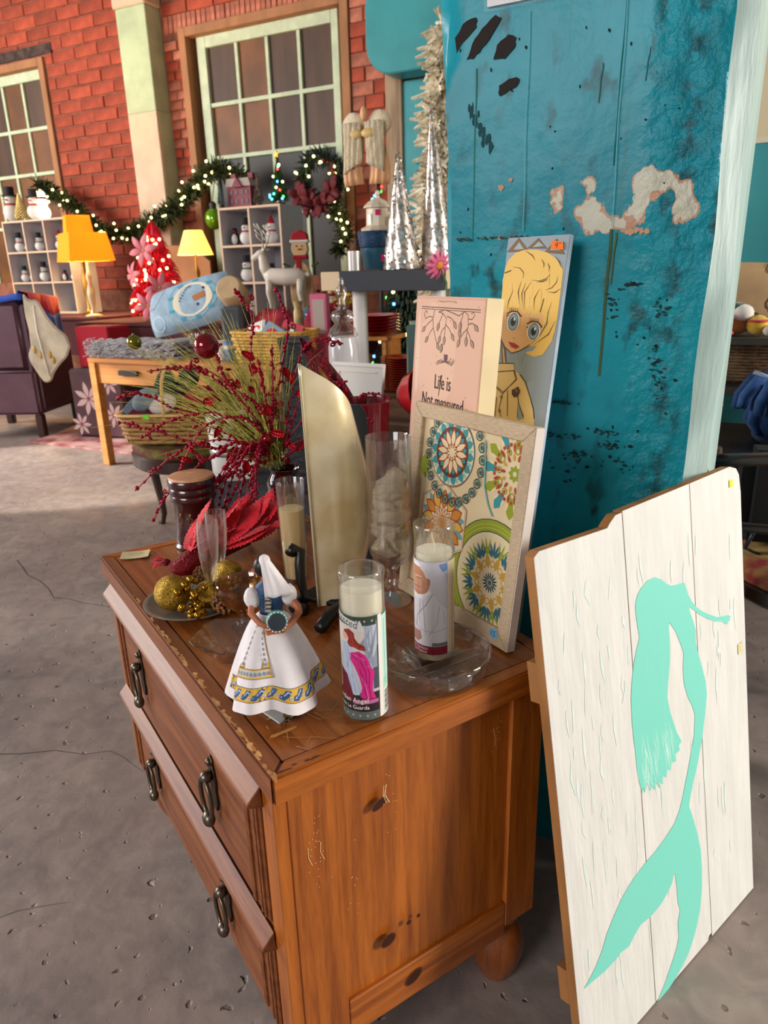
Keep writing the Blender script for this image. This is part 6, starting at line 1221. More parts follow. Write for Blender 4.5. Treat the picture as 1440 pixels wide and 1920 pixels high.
for i, (x, z, c) in enumerate(((-2.36, .705, 'e8e0da'), (-2.42, .705, 'd05a3a'), (-2.30, .705, '4a7ac0'))):
    t = T('striped_cup', ('white', 'orange', 'blue')[i]+' cup standing left of the yellow basket', 'cup', (x, 2.86, z), group='cups on the table'); MB().lathe([(0, 0), (.026, 0), (.034, .11), (.032, .11), (.024, .006), (0, .006)], 20, cap=False).build('cup', PM(c, .3), t, smooth=50); MB().lathe([(.0303, .06), (.0325, .085), (.0310, .085)], 20, cap=False).build('cup_band', PM('e9e4dc', .3), t, smooth=50)

# ---- leather wing chair, blanket, stocking ----
ac = T('leather_wing_chair', 'plum brown leather wing chair seen from behind at the left edge', 'armchair', (-4.90, 3.37, 0), radians(22.3))
lea = M('plum_leather', '5c3d48', .38, var=.12, vs=6, bump=.1, bs=60)
def bxs(nm, x0, x1, y0, y1, z0, z1, bev=.03, m=lea, mat=None): mb = MB(); mb.box(x0, x1, y0, y1, z0, z1, mat=mat); return mb.build(nm, m, ac, bev=bev, seg=3, smooth=50)
bxs('back_rest', -.31, .31, -.33, -.20, .50, 1.05, .05); bxs('back_skirt', -.33, .33, -.325, -.24, .18, .52, .02)
bxs('seat_cushion', -.25, .25, -.20, .30, .30, .47, .04); bxs('seat_base', -.31, .31, -.24, .31, .18, .32, .02)
for s in (-1, 1):
    bxs('arm', *sorted((s*.25, s*.345)), -.30, .30, .18, .66, .035)
    MB().prism([(-.31, .55), (-.31, 1.0), (-.20, 1.03), (-.08, .98), (-.02, .85), (-.02, .66), (.05, .62)], -.025, .025, mat=Matrix.Translation((s*.315, 0, 0)) @ Matrix(((0, 0, 1, 0), (1, 0, 0, 0), (0, 1, 0, 0), (0, 0, 0, 1)))).build('wing', lea, ac, bev=.012, seg=2, smooth=50)
    for y in (-.29, .28): MB().prism([(-.03, -.03), (.03, -.03), (.03, .03), (-.03, .03)], 0, .18, mat=Matrix.Translation((s*.30, y, 0))).build('leg', M('walnut_leg', '3a1f1a', .4), ac, bev=.008)
bq = T('patchwork_blanket', 'red and blue patchwork blanket thrown over the wing chair', 'blanket', (-4.90, 3.37, 0), radians(22.3))
pal = ['b8344a', '2c4fa8', 'c0505a', '24408a', 'd0604a', '3a5fc0']
def blf(u, v):
    # v 0 outside low, up over the wing, down inside
    y = -.28+.42*u
    if v < .6: x = .375+.01*sin(u*12)+.012*(1-v/.6); z = .66+.42*(v/.6)+.03*sin(u*7)-.10*u
    else: x = .375-.16*((v-.6)/.4); z = 1.09-.05*u+.02*sin((v-.6)*8)-.14*max(0, (v-.8)/.2)
    return (x, y, z)
for i in range(5):
    for j in range(4):
        mb = MB(); mb.sheet(lambda u, v: blf((i+u)/5, (j+v)/4), 5, 5, .006); mb.build('patch', M('quilt_'+pal[(i*2+j) % 6], pal[(i*2+j) % 6], .9, bump=.3, bs=60), bq, smooth=True)
mb = MB(); mb.sheet(lambda u, v: (-.30+.64*u, -.335-.012*sin(pi*v)+.12*v*.6, 1.035+.045*sin(pi*v)**.7+.008*sin(u*15)), 16, 6, .006); mb.build('top_fold', M('quilt_2c4fa8', '2c4fa8'), bq, smooth=True)
SKM = Matrix(((.889, 0, -.457, -4.36), (.457, 0, .889, 3.23), (0, 1, 0, 0), (0, 0, 0, 1)))
sk_ = T('satin_stocking', 'big champagne satin stocking hanging over the side of the wing chair', 'stocking', mw=SKM)
st_poly = [(0, 1.09), (.035, 1.04), (.10, 1.04), (.145, .93), (.20, .84), (.27, .78), (.29, .70), (.25, .62), (.18, .56), (.13, .50), (.10, .44), (.05, .43), (.02, .48), (-.03, .58), (-.04, .64), (-.01, .70), (.0, .82), (-.01, .94)]
so = MB().prism([(a-.08, b_) for a, b_ in st_poly], -.014, .014).build('stocking', M('champagne_satin', 'c4b69c', .35, var=.18, vs=8, sheen=.3, bump=.5, bs=14), sk_, bev=.010, seg=3, smooth=60)
for k in range(4): MB().sph((-.08+(.02, .06, .13, .15)[k], (.68, .64, .64, .60)[k], -.015), .017, (.8, 1.8, .3), 10).build('gold_leaf_print', M('gold_leaf_cloth', 'b08a3a', .5, .3), so, smooth=True)
MB().tube([(-.01, 1.0, -.016), (-.015, .82, -.018), (.0, .64, -.018), (.02, .48, -.016)], .006, 5).build('pale_piping', M('pale_satin', 'e0d6c4', .3), so, smooth=True)

# ---- floor rugs, red bin, patterned box ----
tag(MB().box(-4.45, -3.36, 3.02, 4.1, .001, .014).build('red_rug', M('red_rug_pile', '7a3038', .95, col2='b08a86', vs=7, bump=.4, bs=80)), 'red patterned rug under the poinsettia box', 'rug')
tag(MB().box(-7.2, -5.0, 2.9, 4.4, .001, .012, mat=None).build('blue_rug', M('blue_rug_pile', '5a6a80', .95, var=.3, vs=8)), 'dusty blue rug under the wing chair', 'rug') if False else None
pb = T('poinsettia_box', 'maroon fabric ottoman printed with pale poinsettias behind the wing chair', 'ottoman', (-3.98, 3.50, .015), .15); MB().box(-.24, .24, -.2, .2, 0, .52).build('ottoman_body', M('maroon_print', '4a2a30', .8, var=.3, vs=6), pb, bev=.02)
pp_ = Print(base=.0008); 
for (x, z, s) in ((-.08, .30, .13), (.13, .18, .10), (.12, .42, .09), (-.18, .10, .09)):
    for k in range(7): pp_.petal((x, z), 2*pi*k/7, .01, s, s*.34, 'b89a96')
    pp_.ell((x, z), .015, .015, '8a3a40', 10)
q = pp_.build('poinsettia_print', pb, rough=.8); q.rotation_euler = (pi/2, 0, 0); q.location = (0, -.2005, 0)
rb = T('red_tote', 'plain red fabric bin next to the wing chair', 'bin', (-4.02, 3.50, .537), .15); MB().prism([(-.15, -.12), (.15, -.12), (.17, .12), (-.17, .12)], 0, .30).build('bin', M('red_felt', 'a01428', .9), rb, bev=.01)
# ---- long back tables with lamps, cubbies ----
drk = M('dark_red_drape', '4a1c20', .9, var=.2, vs=5)
table('back_table', 'dark draped table carrying the left cubby and square lamps', -6.9, -4.62, 4.02, 5.05, .86, drk, .3); table('back_table', 'dark draped table carrying the red tree and right cubby', -4.58, -2.15, 3.75, 4.95, .84, drk, .3)
tagl = M('white_melamine', 'c3bfc0', .45); edge_m = M('beech_edge', 'd0b090', .5)
def cubby(label, x0, yf, ztop, cols, rows, c, d, zb):
    t = T('cubby_shelf', label, 'shelf', (x0+cols*c/2, yf+d/2, zb)); w = cols*c/2; h = ztop-zb; th = .016
    for k in range(cols+1): 
        MB().box(-w+k*c-th/2, -w+k*c+th/2, -d/2+.003, d/2, 0, h).build('upright', tagl, t); MB().box(-w+k*c-th/2, -w+k*c+th/2, -d/2, -d/2+.003, 0, h).build('edge_strip', edge_m, t)
    for j in range(rows+1):
        z = j*(h-th)/rows; MB().box(-w, w, -d/2+.004, d/2, z, z+th).build('shelf_board', tagl, t); MB().box(-w, w, -d/2+.001, -d/2+.004, z, z+th).build('edge_strip', edge_m, t)
    MB().box(-w, w, d/2-.005, d/2, 0, h).build('back_sheet', M('grey_back', 'a29ca4', .6), t); return t
cubby('white nine cubby shelf of snowmen at the far left', -6.25, 4.50, 1.72, 3, 3, .284, .29, .862); cubby('white six cubby shelf of snowmen below the middle window', -3.265, 4.08, 1.648, 2, 3, .272, .29, .842)
snow = M('snow_white', 'd9d2cc', .6); blkf = M('black_felt', '1c191c', .8); redw = M('red_wool', '9c1a26', .9); carrot = M('carrot', 'c8742a', .6); grnw = M('green_wool', '2f5a34', .9)
def snowman(label, x, y, z, h, kind, group='snowman figurines in the cubbies'):
    t = T('snowman_figurine', label, 'figurine', (x, y, z), group=group); k = h/.2
    MB().sph((0, 0, .05*k), .05*k, (1, 1, 1), 12).build('body', snow, t, smooth=True); MB().sph((0, 0, .115*k), .033*k, (1, 1, 1), 12).build('head', snow, t, smooth=True)
    MB().lathe([(.028*k, .082*k), (.034*k, .09*k), (.028*k, .097*k)], 14, cap=False).build('scarf', redw if kind != 1 else grnw, t, smooth=True)
    if kind == 2: MB().lathe([(.030*k, .132*k), (.03*k, .14*k), (.018*k, .17*k), (.004*k, .198*k)], 14).build('santa_hat', redw, t, smooth=True); MB().lathe([(.030*k, .128*k), (.034*k, .134*k), (.030*k, .141*k)], 14, cap=False).build('hat_cuff', snow, t, smooth=True)
    else: MB().lathe([(.045*k, .136*k), (.045*k, .141*k), (.026*k, .142*k), (.026*k, .185*k), (.0, .186*k)], 14).build('top_hat', blkf, t, smooth=40)
    MB().lathe([(.006*k, 0), (.0005, .03*k)], 8, mat=Matrix.Translation((.008*k, -.03*k, .115*k)) @ Matrix.Rotation(pi/2, 4, 'X')).build('nose', carrot, t)
def penguin(label, x, y, z, h):
    t = T('penguin_figurine', label, 'figurine', (x, y, z), group='snowman figurines in the cubbies'); k = h/.12
    MB().sph((0, 0, .05*k), .05*k, (.72, .66, 1), 12).build('body', blkf, t, smooth=True); MB().sph((.006*k, -.015*k, .045*k), .04*k, (.65, .6, 1), 12).build('belly', snow, t, smooth=True); MB().sph((0, 0, .105*k), .022*k, n=10).build('head', blkf, t, smooth=True); MB().lathe([(.006*k, 0), (.0005, .016*k)], 8, mat=Matrix.Translation((.004*k, -.02*k, .104*k)) @ Matrix.Rotation(pi/2, 4, 'X')).build('beak', carrot, t); MB().lathe([(.018*k, .088*k), (.024*k, .092*k), (.018*k, .097*k)], 12, cap=False).build('scarf', redw, t, smooth=True)
rows_l = ['top', 'middle', 'bottom']
for j in range(2):
    for i in range(3):
        cx = -6.25+.284*(i+.5); zz = .862+.016+(2-j)*(.858-.016)/3+.001; side = ('left', 'centre', 'right')[i]
        for q, (dx, k) in enumerate(((-.07, 0), (.06, 1))):
            h = R.uniform(.12, .20); pos = ('left', 'right')[q]
            if (i+j+q) % 4 == 3: penguin(f'{pos} small penguin in the {rows_l[j]} {side} cell of the far left cubby', cx+dx, 4.60, zz, h*.8)
            else: snowman(f'{pos} snowman in the {rows_l[j]} {side} cell of the far left cubby', cx+dx, 4.60, zz, h, (i+q) % 3)
zc_ = [.842+.016+k*(.806-.016)/3+.001 for k in range(3)]
penguin('small penguin in the top left cell of the middle cubby', -3.20, 4.17, zc_[2], .12); snowman('tall snowman in the top left cell of the middle cubby', -3.10, 4.18, zc_[2], .21, 0); snowman('red hatted snowman in the top right cell of the middle cubby', -2.87, 4.18, zc_[2], .20, 2)
snowman('snowman with red scarf in the middle left cell of the middle cubby', -3.12, 4.18, zc_[1], .21, 1); snowman('snowman in the middle right cell of the middle cubby', -2.90, 4.20, zc_[1], .14, 0); snowman('snowman in the bottom left cell of the middle cubby', -3.1, 4.18, zc_[0], .18, 2)
# figures on top of the left cubby
snowman('slim snowman in a green hat on the left end of the far left cubby', -6.20, 4.60, 1.7215, .34, 0, 'figures on top of the far left cubby'); snowman('plaid hatted snowman on top of the far left cubby', -5.90, 4.62, 1.7215, .30, 0, 'figures on top of the far left cubby')
ls = T('lit_snowman_lamp', 'glowing white snowman light on top of the far left cubby', 'lamp', (-5.76, 4.60, 1.7215)); glow = M('glowing_snow', 'fff2dc', .5, emis='fff0d0', es=2.6)
for z, r in ((.06, .062), (.15, .05), (.215, .036)): MB().sph((0, 0, z), r, (1, 1, 1.1), 14).build('lit_ball', glow, ls, smooth=True)
MB().lathe([(.042, .176), (.05, .186), (.042, .196)], 14, cap=False).build('scarf', redw, ls, smooth=True)
bc = T('gold_bead_tree', 'cone tree of gold beads on the far left cubby', 'cone tree', (-6.05, 4.58, 1.7215)); bdm = M('gold_bead', 'd8c078', .3, .4); cb = MB()
for k in range(150): f = k/150; a = k*2.4; cb.sph(((.062*(1-f))*cos(a), (.062*(1-f))*sin(a), .02+.22*f), .011, n=7)
o = cb.build('beads', bdm, bc, smooth=True); o['kind'] = 'stuff'
# red brick house, bottle brush trees, green glass tree on the middle cubby
hs = T('red_ceramic_house', 'small red ceramic house with snowy roof on the middle cubby', 'ornament', (-3.13, 4.22, 1.6495)); brk = M('red_house', '7d2a38', .6, var=.2, vs=30); rsn = M('house_snow', 'a8958c', .7)
MB().box(-.105, .105, -.05, .05, 0, .15).build('walls', brk, hs); MB().prism([(-.115, .145), (.115, .145), (.10, .20), (-.10, .20)], -.06, .06, mat=Matrix.Rotation(pi/2, 4, 'X')).build('roof', rsn, hs); MB().prism([(-.045, .14), (.045, .14), (0, .205)], .045, .075, mat=Matrix.Rotation(pi/2, 4, 'X')).build('gable', brk, hs)
for x in (-.085, .07): MB().box(x, x+.04, -.02, .02, .19, .235).build('chimney', brk, hs)
for x in (-.08, -.035, .02, .06):
    for z in (.03, .09): MB().box(x, x+.022, -.053, -.05, z, z+.03).build('window_pane', M('house_window', '3a1a1e', .4), hs)
def bbtree(label, x, y, z, h, r, col, name='bottle_brush_tree', bulbs=0, star=False):
    t = T(name, label, 'tree', (x, y, z)); rr = random.Random(int(h*1000)); mb = MB(); m = M('bristle_'+col, col, .7, var=.3, vs=30)
    MB().lathe([(r*.5, 0), (r*.5, .02), (.006, .021), (.006, h)], 10).build('trunk', M('tree_base', '5a2a20', .6), t)
    for k in range(int(260+900*h)):
        f = rr.random()**.8; a = rr.uniform(0, 2*pi); R_ = r*(1-f)*(.8+.3*((f*6) % 1)); z0 = .03+(h-.03)*f; mb.tube([(0, 0, z0+.01), (R_*cos(a)*.6, R_*sin(a)*.6, z0), (R_*cos(a), R_*sin(a), z0-.012)], lambda s: .005*(1-s*.6), 3, cap=False)
    o = mb.build('bristles', m, t); o['kind'] = 'stuff'
    for k in range(bulbs): f = rr.random()*.85; a = rr.uniform(pi, 2*pi); R_ = r*(1-f)*.95; MB().sph((R_*cos(a), R_*sin(a), .03+(h-.03)*f), .009, n=8).build('bulb', R.choice(BULBS), t, smooth=True)
    if star: MB().prism([(.028*(1 if k % 2 == 0 else .42)*sin(pi*k/5), .028*(1 if k % 2 == 0 else .42)*cos(pi*k/5)) for k in range(10)], -.006, .006, mat=Matrix.Translation((0, 0, h+.015)) @ Matrix.Rotation(pi/2, 4, 'X')).build('star', M('gold_star', 'd09a2a', .3, .7), t)
    return t
wbulb = M('warm_bulb', 'ffe9a8', .4, emis='ffdf8a', es=9, nosample=True)
BULBS = [wbulb, M('red_bulb', 'ff5040', .4, emis='ff3a2a', es=4, nosample=True), M('green_bulb', '60ff70', .4, emis='50ff60', es=3, nosample=True), M('blue_bulb', '60a0ff', .4, emis='5090ff', es=5, nosample=True), M('aqua_bulb', '60f0e0', .4, emis='50f0e0', es=4, nosample=True), wbulb]
bbtree('frosted bottle brush tree left of the red house', -3.275, 4.13, 1.6495, .20, .03, '6a7a78'); bbtree('tan bottle brush tree right of the red house', -2.965, 4.18, 1.6495, .22, .045, '7a6a58'); bbtree('green glitter tree with a gold star on the middle cubby', -2.82, 4.24, 1.6495, .325, .085, '2a5a2c', 'green_glitter_tree', 14, True)
# ---- lamps ----
def lamp_light(loc, e, r=.03, parent=None):
    l = bpy.data.lights.new('lamp_bulb', 'POINT'); l.energy = e; l.color = (1, .62, .26); l.shadow_soft_size = r; o = bpy.data.objects.new('lamp_bulb', l); COL.objects.link(o); o.location = loc
    if parent: o.parent = parent
shade_y = M('amber_shade', 'ffc040', .8, emis='ffb020', es=.5, transl=.6); shade_c = M('cream_shade', 'ffe0a0', .8, emis='ffd870', es=1.4, transl=.5)
def lamp(name, label, x, y, zb, h_base, sh_h, r0, r1, n, m, e, bm, rot=0):
    t = T(name, label, 'lamp', (x, y, zb), rot); z0 = h_base
    MB().lathe([(r0, z0+sh_h), (r1, z0), (r1-.004, z0+.001), (r0-.004, z0+sh_h-.001)], n, cap=False).build('lamp_shade', m, t, smooth=40 if n > 8 else None)
    MB().lathe([(.07, 0), (.075, .012), (.03, .03), (.016, .06), (.03, h_base*.3), (.035, h_base*.45), (.014, h_base*.62), (.024, h_base*.72), (.01, h_base*.85), (.01, h_base+.03)], 18).build('lamp_base', bm, t, smooth=40)
    MB().sph((0, 0, z0+sh_h*.4), .024, (1, 1, 1.3), 10).build('bulb', M('hot_bulb', 'fff0c0', .4, emis='ffe0a0', es=12, nosample=True), t, smooth=True); lamp_light((0, 0, z0+sh_h*.4), e, .03, t)
brs = M('lamp_brass', '9a7434', .3, .8); crys = M('lamp_crystal', 'd8c8a0', .1, coat=.5)
lamp('square_table_lamp', 'big square amber lamp shade in front of the left cubby', -4.74, 4.10, .861, .455, .225, .215, .265, 4, shade_y, 95, crys, .35); lamp('square_table_lamp', 'second square amber lamp shade behind the first, under the garland', -5.12, 4.40, .861, .66, .19, .14, .165, 4, shade_y, 55, brs, .2)
lamp('bell_table_lamp', 'small bell lamp with a glowing cream shade left of the middle cubby', -3.885, 4.50, .841, .50, .195, .075, .150, 24, shade_c, 85, brs)
lamp('bell_table_lamp', 'lit lamp cut off by the left edge of the picture', -6.62, 4.30, .861, .40, .22, .10, .20, 24, shade_y, 60, brs)
# ---- red tree with lights and poinsettias ----
rt_ = T('red_tinsel_tree', 'bright red tinsel tree with warm lights and pink poinsettias', 'tree', (-3.80, 3.93, .841)); rr = random.Random(21); tm = M('red_tinsel', 'd0102c', .5, var=.3, vs=30, emis='c00820', es=.12); mb = MB(); H_ = .72  # faint red glow built into the tinsel, which is no lamp
for k in range(1500):
    f = rr.random(); a = rr.uniform(0, 2*pi); R_ = (.20*(1-f)**.75+.03)*rr.uniform(.6, 1.08); z0 = .08+(H_-.08)*f; mb.tube([(R_*.2*cos(a), R_*.2*sin(a), z0+.02), (R_*cos(a), R_*sin(a), z0-.02), (R_*1.1*cos(a), R_*1.1*sin(a), z0-.05)], lambda s: .008*(1-.7*s), 3, cap=False)
o = mb.build('tinsel', tm, rt_); o['kind'] = 'stuff'; MB().lathe([(.10, 0), (.11, .02), (.02, .03), (.015, H_-.02)], 14).build('trunk', M('red_trunk', '6a1018', .6), rt_)
for k in range(44): f = rr.random()*.95; a = rr.uniform(pi*.85, 2.1*pi); R_ = (.20*(1-f)**.75+.035); MB().sph((R_*cos(a), R_*sin(a), .08+(H_-.1)*f), .011, n=8).build('bulb', wbulb, rt_, smooth=True)
pin = M('pale_pink_petal', 'e0808a', .7)
for (a, f, s) in ((4.9, .70, .13), (4.4, .42, .11), (5.5, .28, .12), (5.1, .08, .12)):
    R_ = .20*(1-f)**.75+.06; c = Vector((R_*cos(a), R_*sin(a), .08+(H_-.08)*f)); fx_ = Matrix.Translation(c) @ Matrix.Rotation(a+pi/2, 4, 'Z') @ Matrix.Rotation(pi/2, 4, 'X'); mb = MB()
    fo = MB().sph(c, .014, n=8).build('poinsettia', M('yellow_stamen', 'd8a840', .6), rt_, smooth=True)
    for q in range(6):
        def pf(u, v): return Vector((s*u, s*.2*sin(pi*(.05+.9*u))*(v-.5)*2, .02*sin(pi*u)))
        mt = fx_ @ Matrix.Rotation(q*pi/3+.2, 4, 'Z'); m2 = MB(); m2.sheet(lambda u, v: mt @ pf(u, v), 6, 3, .001); m2.build('petal', pin, fo, smooth=True)
# ---- garland swags with lights ----
pine_g = M('garland_green', '2f3d22', .8, col2='4a5428', vs=20)
def garland(name, label, pts, cat='garland', n=1100, rad=.075, nb=34, seed=1, closed=False, m=None, nr=.0075, bm=None):
    t = T(name, label, cat, pts[0] if not closed else Vector(pts[0])*0+sum((Vector(p) for p in pts), Vector())/len(pts)); o0 = t.location.copy(); rr = random.Random(seed); P = [Vector(p)-o0 for p in pts]; C = []; K = 60
    for i in range(K+1):
        f = i/K*(len(P) if closed else len(P)-1); a = int(f); tt = f-a
        if not closed: a = min(a, len(P)-2); tt = f-a; ix = [max(a-1, 0), a, a+1, min(a+2, len(P)-1)]
        else: ix = [(a-1) % len(P), a % len(P), (a+1) % len(P), (a+2) % len(P)]
        p0, p1, p2, p3 = [P[q] for q in ix]; C.append(.5*((2*p1)+(p2-p0)*tt+(2*p0-5*p1+4*p2-p3)*tt*tt+(3*p1-p0-3*p2+p3)*tt**3))
    MB().tube(C, .012, 6).build('core_rope', M('garland_core', '2a2c1c', .9), t); mb = MB()
    for k in range(n):
        i = rr.randrange(K); p = C[i].lerp(C[i+1], rr.random()); d = Vector((rr.gauss(0, 1), rr.gauss(0, 1), rr.gauss(0, 1))).normalized(); tg = (C[i+1]-C[i]).normalized(); d = (d+tg*.6).normalized(); L_ = rad*rr.uniform(.5, 1.15)
        q = p+d*L_; mb.tube([p+d*L_*.15, p+d*L_*.6, q], lambda s: nr*(1-.6*s), 4 if nr > .01 else 3, cap=False)
    o = mb.build('needles', m or pine_g, t); o['kind'] = 'stuff'
    for k in range(nb):
        i = rr.randrange(K); d = Vector((rr.gauss(0, 1), -abs(rr.gauss(.8, .5)), rr.gauss(0, 1))).normalized(); MB().sph(C[i]+d*rad*rr.uniform(.6, 1.05), .012, n=8).build('bulb', bm or wbulb, t, smooth=True)
    return t
GY = 5.2
garland('lit_garland', 'pine garland swag with warm lights left of the white pilaster', [(-6.50, GY, 2.13), (-6.29, GY, 2.03), (-6.08, GY, 1.92), (-5.85, GY, 1.76), (-5.62, GY, 1.61), (-5.32, GY, 1.60), (-5.13, GY, 1.64)], n=1900, nb=26, seed=2, rad=.115, nr=.0095); garland('lit_garland', 'pine garland swag with warm lights right of the white pilaster', [(-5.05, GY, 1.66), (-4.88, GY, 1.72), (-4.66, GY, 1.80), (-4.45, GY, 1.93), (-4.27, GY, 2.05), (-4.08, GY, 2.08), (-3.85, GY, 1.98)], n=1900, nb=30, seed=3, rad=.12, nr=.0095)
gbl = T('green_ball_ornament', 'large lime green glass bulb hanging under the garland', 'ornament', (-4.19, 5.16, 1.60)); MB().sph((0, 0, .07), .086, (.95, .95, 1.1), 20).build('glass_ball', M('lime_glass', '6ea81a', .1, .4, coat=.5), gbl, smooth=True); MB().lathe([(.03, .145), (.034, .20), (.012, .22)], 14).build('socket', M('dark_socket', '2a3028', .5), gbl, smooth=40); MB().tube([(0, 0, .215), (.02, .02, .35), (.03, .04, .45)], .004, 5).build('hanger', M('green_cord', '2a4a1a', .6), gbl)
# ---- wreath ----
wc, wR = Vector((-3.14, 5.36, 1.945)), .185
wr2 = garland('lit_wreath', 'pine wreath with red flowers and lights right of the middle window', [wc+Vector((wR*cos(a), 0, wR*sin(a))) for a in [2*pi*i/10 for i in range(10)]], 'wreath', 1500, .105, 16, 4, True, M('wreath_green', '24352a', .8, col2='35463a', vs=20))
rdf = M('red_velvet', '640a16', .7)
for k in range(46):
    a = rr.uniform(-2.6, -.3); c = Vector((wR*cos(a)*1.0, -.08-.04*rr.random(), wR*sin(a)*1.0-.02)); d = Vector((rr.gauss(0, 1), -.3, rr.gauss(0, 1))).normalized()
    mb = MB(); s1 = d.cross(Vector((0, 1, 0))).normalized(); mb.sheet(lambda u, v: c+d*(.13*u)+s1*(.036*sin(pi*(.1+.85*u))*(v-.5)*2)+Vector((0, -.015*sin(pi*u), 0)), 5, 3, .002); mb.build('velvet_petal', rdf, wr2, smooth=True)
for k in range(24): a = rr.uniform(-3, 1.0); MB().sph((wR*cos(a)*rr.uniform(.8, 1.2), -.10, wR*sin(a)*rr.uniform(.8, 1.2)), .012, n=8).build('red_berry', M('wreath_berry', '8c1020', .3), wr2, smooth=True)
# ---- wooden snowman, reindeer, santas ----
ws = T('wooden_snowman', 'flat wooden snowman with santa hat and red scarf beside the middle cubby', 'figure', (-2.55, 4.06, .841), .3); tanw = M('tan_painted_wood', 'c9a478', .7, var=.15, vs=8)
MB().prism([(.085*cos(a)*(1 if sin(a) > 0 else 1), .21+.23*sin(a)*.9) for a in [2*pi*i/28 for i in range(28)]], -.02, .02, mat=Matrix.Rotation(pi/2, 4, 'X')).build('body', tanw, ws, bev=.006); MB().prism([(.062*cos(a), .50+.062*sin(a)) for a in [2*pi*i/24 for i in range(24)]], -.022, .022, mat=Matrix.Rotation(pi/2, 4, 'X')).build('head', tanw, ws, bev=.006)
MB().prism([(-.065, .54), (.065, .55), (.06, .60), (.0, .625), (-.055, .60)], -.024, .024, mat=Matrix.Rotation(pi/2, 4, 'X')).build('santa_hat', redw, ws, bev=.008); MB().box(-.07, .07, -.03, .03, .535, .56).build('hat_cuff', snow, ws, bev=.01); MB().box(-.055, .055, -.03, .028, .425, .455).build('scarf', redw, ws, bev=.008); MB().box(-.03, .01, -.032, -.022, .25, .43).build('scarf_tail', redw, ws, bev=.005)
for s in (-1, 1): MB().tube([(s*.08, 0, .38), (s*.13, -.01, .40)], .008, 6).build('twig_arm', M('twig', '3a4a2a', .8), ws); MB().sph((s*.02, -.024, .515), .006, n=8).build('eye', blkf, ws)
MB().sph((0, -.026, .495), .012, (1.6, 1, .7), 8).build('nose', carrot, ws)
dr = T('white_reindeer', 'white reindeer statue with tall antlers in front of the middle cubby', 'figure', (-2.60, 3.92, .8445), radians(180+15)); dw = M('reindeer_white', 'd8ccbe', .5)
body = MB()
body.tube([(.14, 0, .305), (.10, 0, .315), (0, 0, .305), (-.10, 0, .31), (-.15, 0, .30)], lambda s: .048+.012*sin(pi*s*1.0)-.02*(s > .98), 14)
body.tube([(.12, 0, .32), (.15, 0, .38), (.155, 0, .43), (.165, 0, .46)], lambda s: .042-.016*s, 12); body.tube([(.14, 0, .475), (.18, 0, .465), (.22, 0, .44), (.235, 0, .432)], lambda s: .03-.014*s, 12)
for (x, y) in ((.11, -.03), (.11, .03), (-.12, -.03), (-.12, .03)): body.tube([(x, y, .29), (x+.008, y, .20), (x-.006, y, .12), (x, y, .02), (x+.008, y, 0)], lambda s: .026-.015*min(1, s*1.5), 9)
body.sph((-.165, 0, .32), .018, (1.4, .8, 1), 8)
for s in (-1, 1): body.tube([(.145, s*.02, .485), (.125, s*.05, .495), (.12, s*.06, .49)], lambda t_: .012*(1-.7*t_), 7)
body.build('body', dw, dr, smooth=True)
for s in (-1, 1):
    an = MB(); an.tube([(.15, s*.015, .49), (.13, s*.04, .54), (.12, s*.075, .60), (.15, s*.085, .66)], .006, 7)
    for (a, b_, c) in ((.05, .535, .06), (.065, .575, .05), (.078, .61, .05)): an.tube([(.125, s*a, b_), (.16, s*(a+.01), b_+c*.6), (.17, s*(a+.012), b_+c)], .0045, 6)
    an.build('antler', dw, dr, smooth=True)
MB().lathe([(.052, -.008), (.054, 0), (.052, .008)], 18, cap=False, mat=Matrix.Translation((.03, 0, .306)) @ Matrix.Rotation(pi/2, 4, 'Y')).build('saddle_strap', M('dark_strap', '4a3a34', .6), dr, smooth=True)
MB().box(-.17, .15, -.05, .05, -.001, .004).build('stand', dw, dr) if False else None
santas = [(-2.42, 4.13, .17, 'santa figurine right of the white reindeer'), (-2.32, 4.08, .22, 'taller santa figurine right of the white reindeer'), (-2.21, 3.94, .13, 'small santa figurine at the table end'), (-2.42, 4.28, .26, 'santa figurine under the wreath'), (-2.22, 4.24, .20, 'santa figurine at the back right of the table'), (-2.50, 3.79, .10, 'tiny santa figurine by the reindeer legs')]
for (x, y, h, lb) in santas:
    t = T('santa_figurine', lb, 'figurine', (x, y, .8415), group='santa figurines on the back table'); k = h/.2
    MB().lathe([(0, 0), (.055*k, 0), (.058*k, .02*k), (.045*k, .08*k), (.03*k, .12*k), (0, .125*k)], 16, cap=False).build('coat', redw, t, smooth=50); MB().sph((0, 0, .135*k), .03*k, n=12).build('face', M('santa_skin', 'c99a80', .6), t, smooth=True); MB().sph((0, -.012*k, .122*k), .028*k, (1, .8, 1), 12).build('beard', snow, t, smooth=True); MB().lathe([(.033*k, .148*k), (.03*k, .155*k), (.012*k, .19*k), (.002, .205*k)], 14).build('hat', redw, t, smooth=True); MB().lathe([(.031*k, .142*k), (.037*k, .148*k), (.031*k, .155*k)], 14, cap=False).build('hat_cuff', snow, t, smooth=True)
pkb = T('pink_gift_bag', 'pink boxed doll standing on the orange table behind the sprays', 'box', (-1.83, 3.12, .7015), .2); MB().box(-.05, .05, -.03, .03, 0, .36).build('carton', M('pink_carton', 'd05a80', .4), pkb, bev=.003); MB().box(-.036, .036, -.0315, -.029, .14, .33).build('window_panel', M('carton_window', 'b8a89c', .2), pkb)
gjr = T('green_gold_cracker', 'slim green and gold cracker standing beside the pink box', 'ornament', (-1.98, 3.12, .7015)); MB().lathe([(.03, 0), (.024, .04), (.03, .06), (.03, .26), (.022, .28), (.03, .32)], 16).build('tube', M('green_gold_wrap', '5a6a4a', .4, col2='b89a5a', vs=20), gjr, smooth=50)
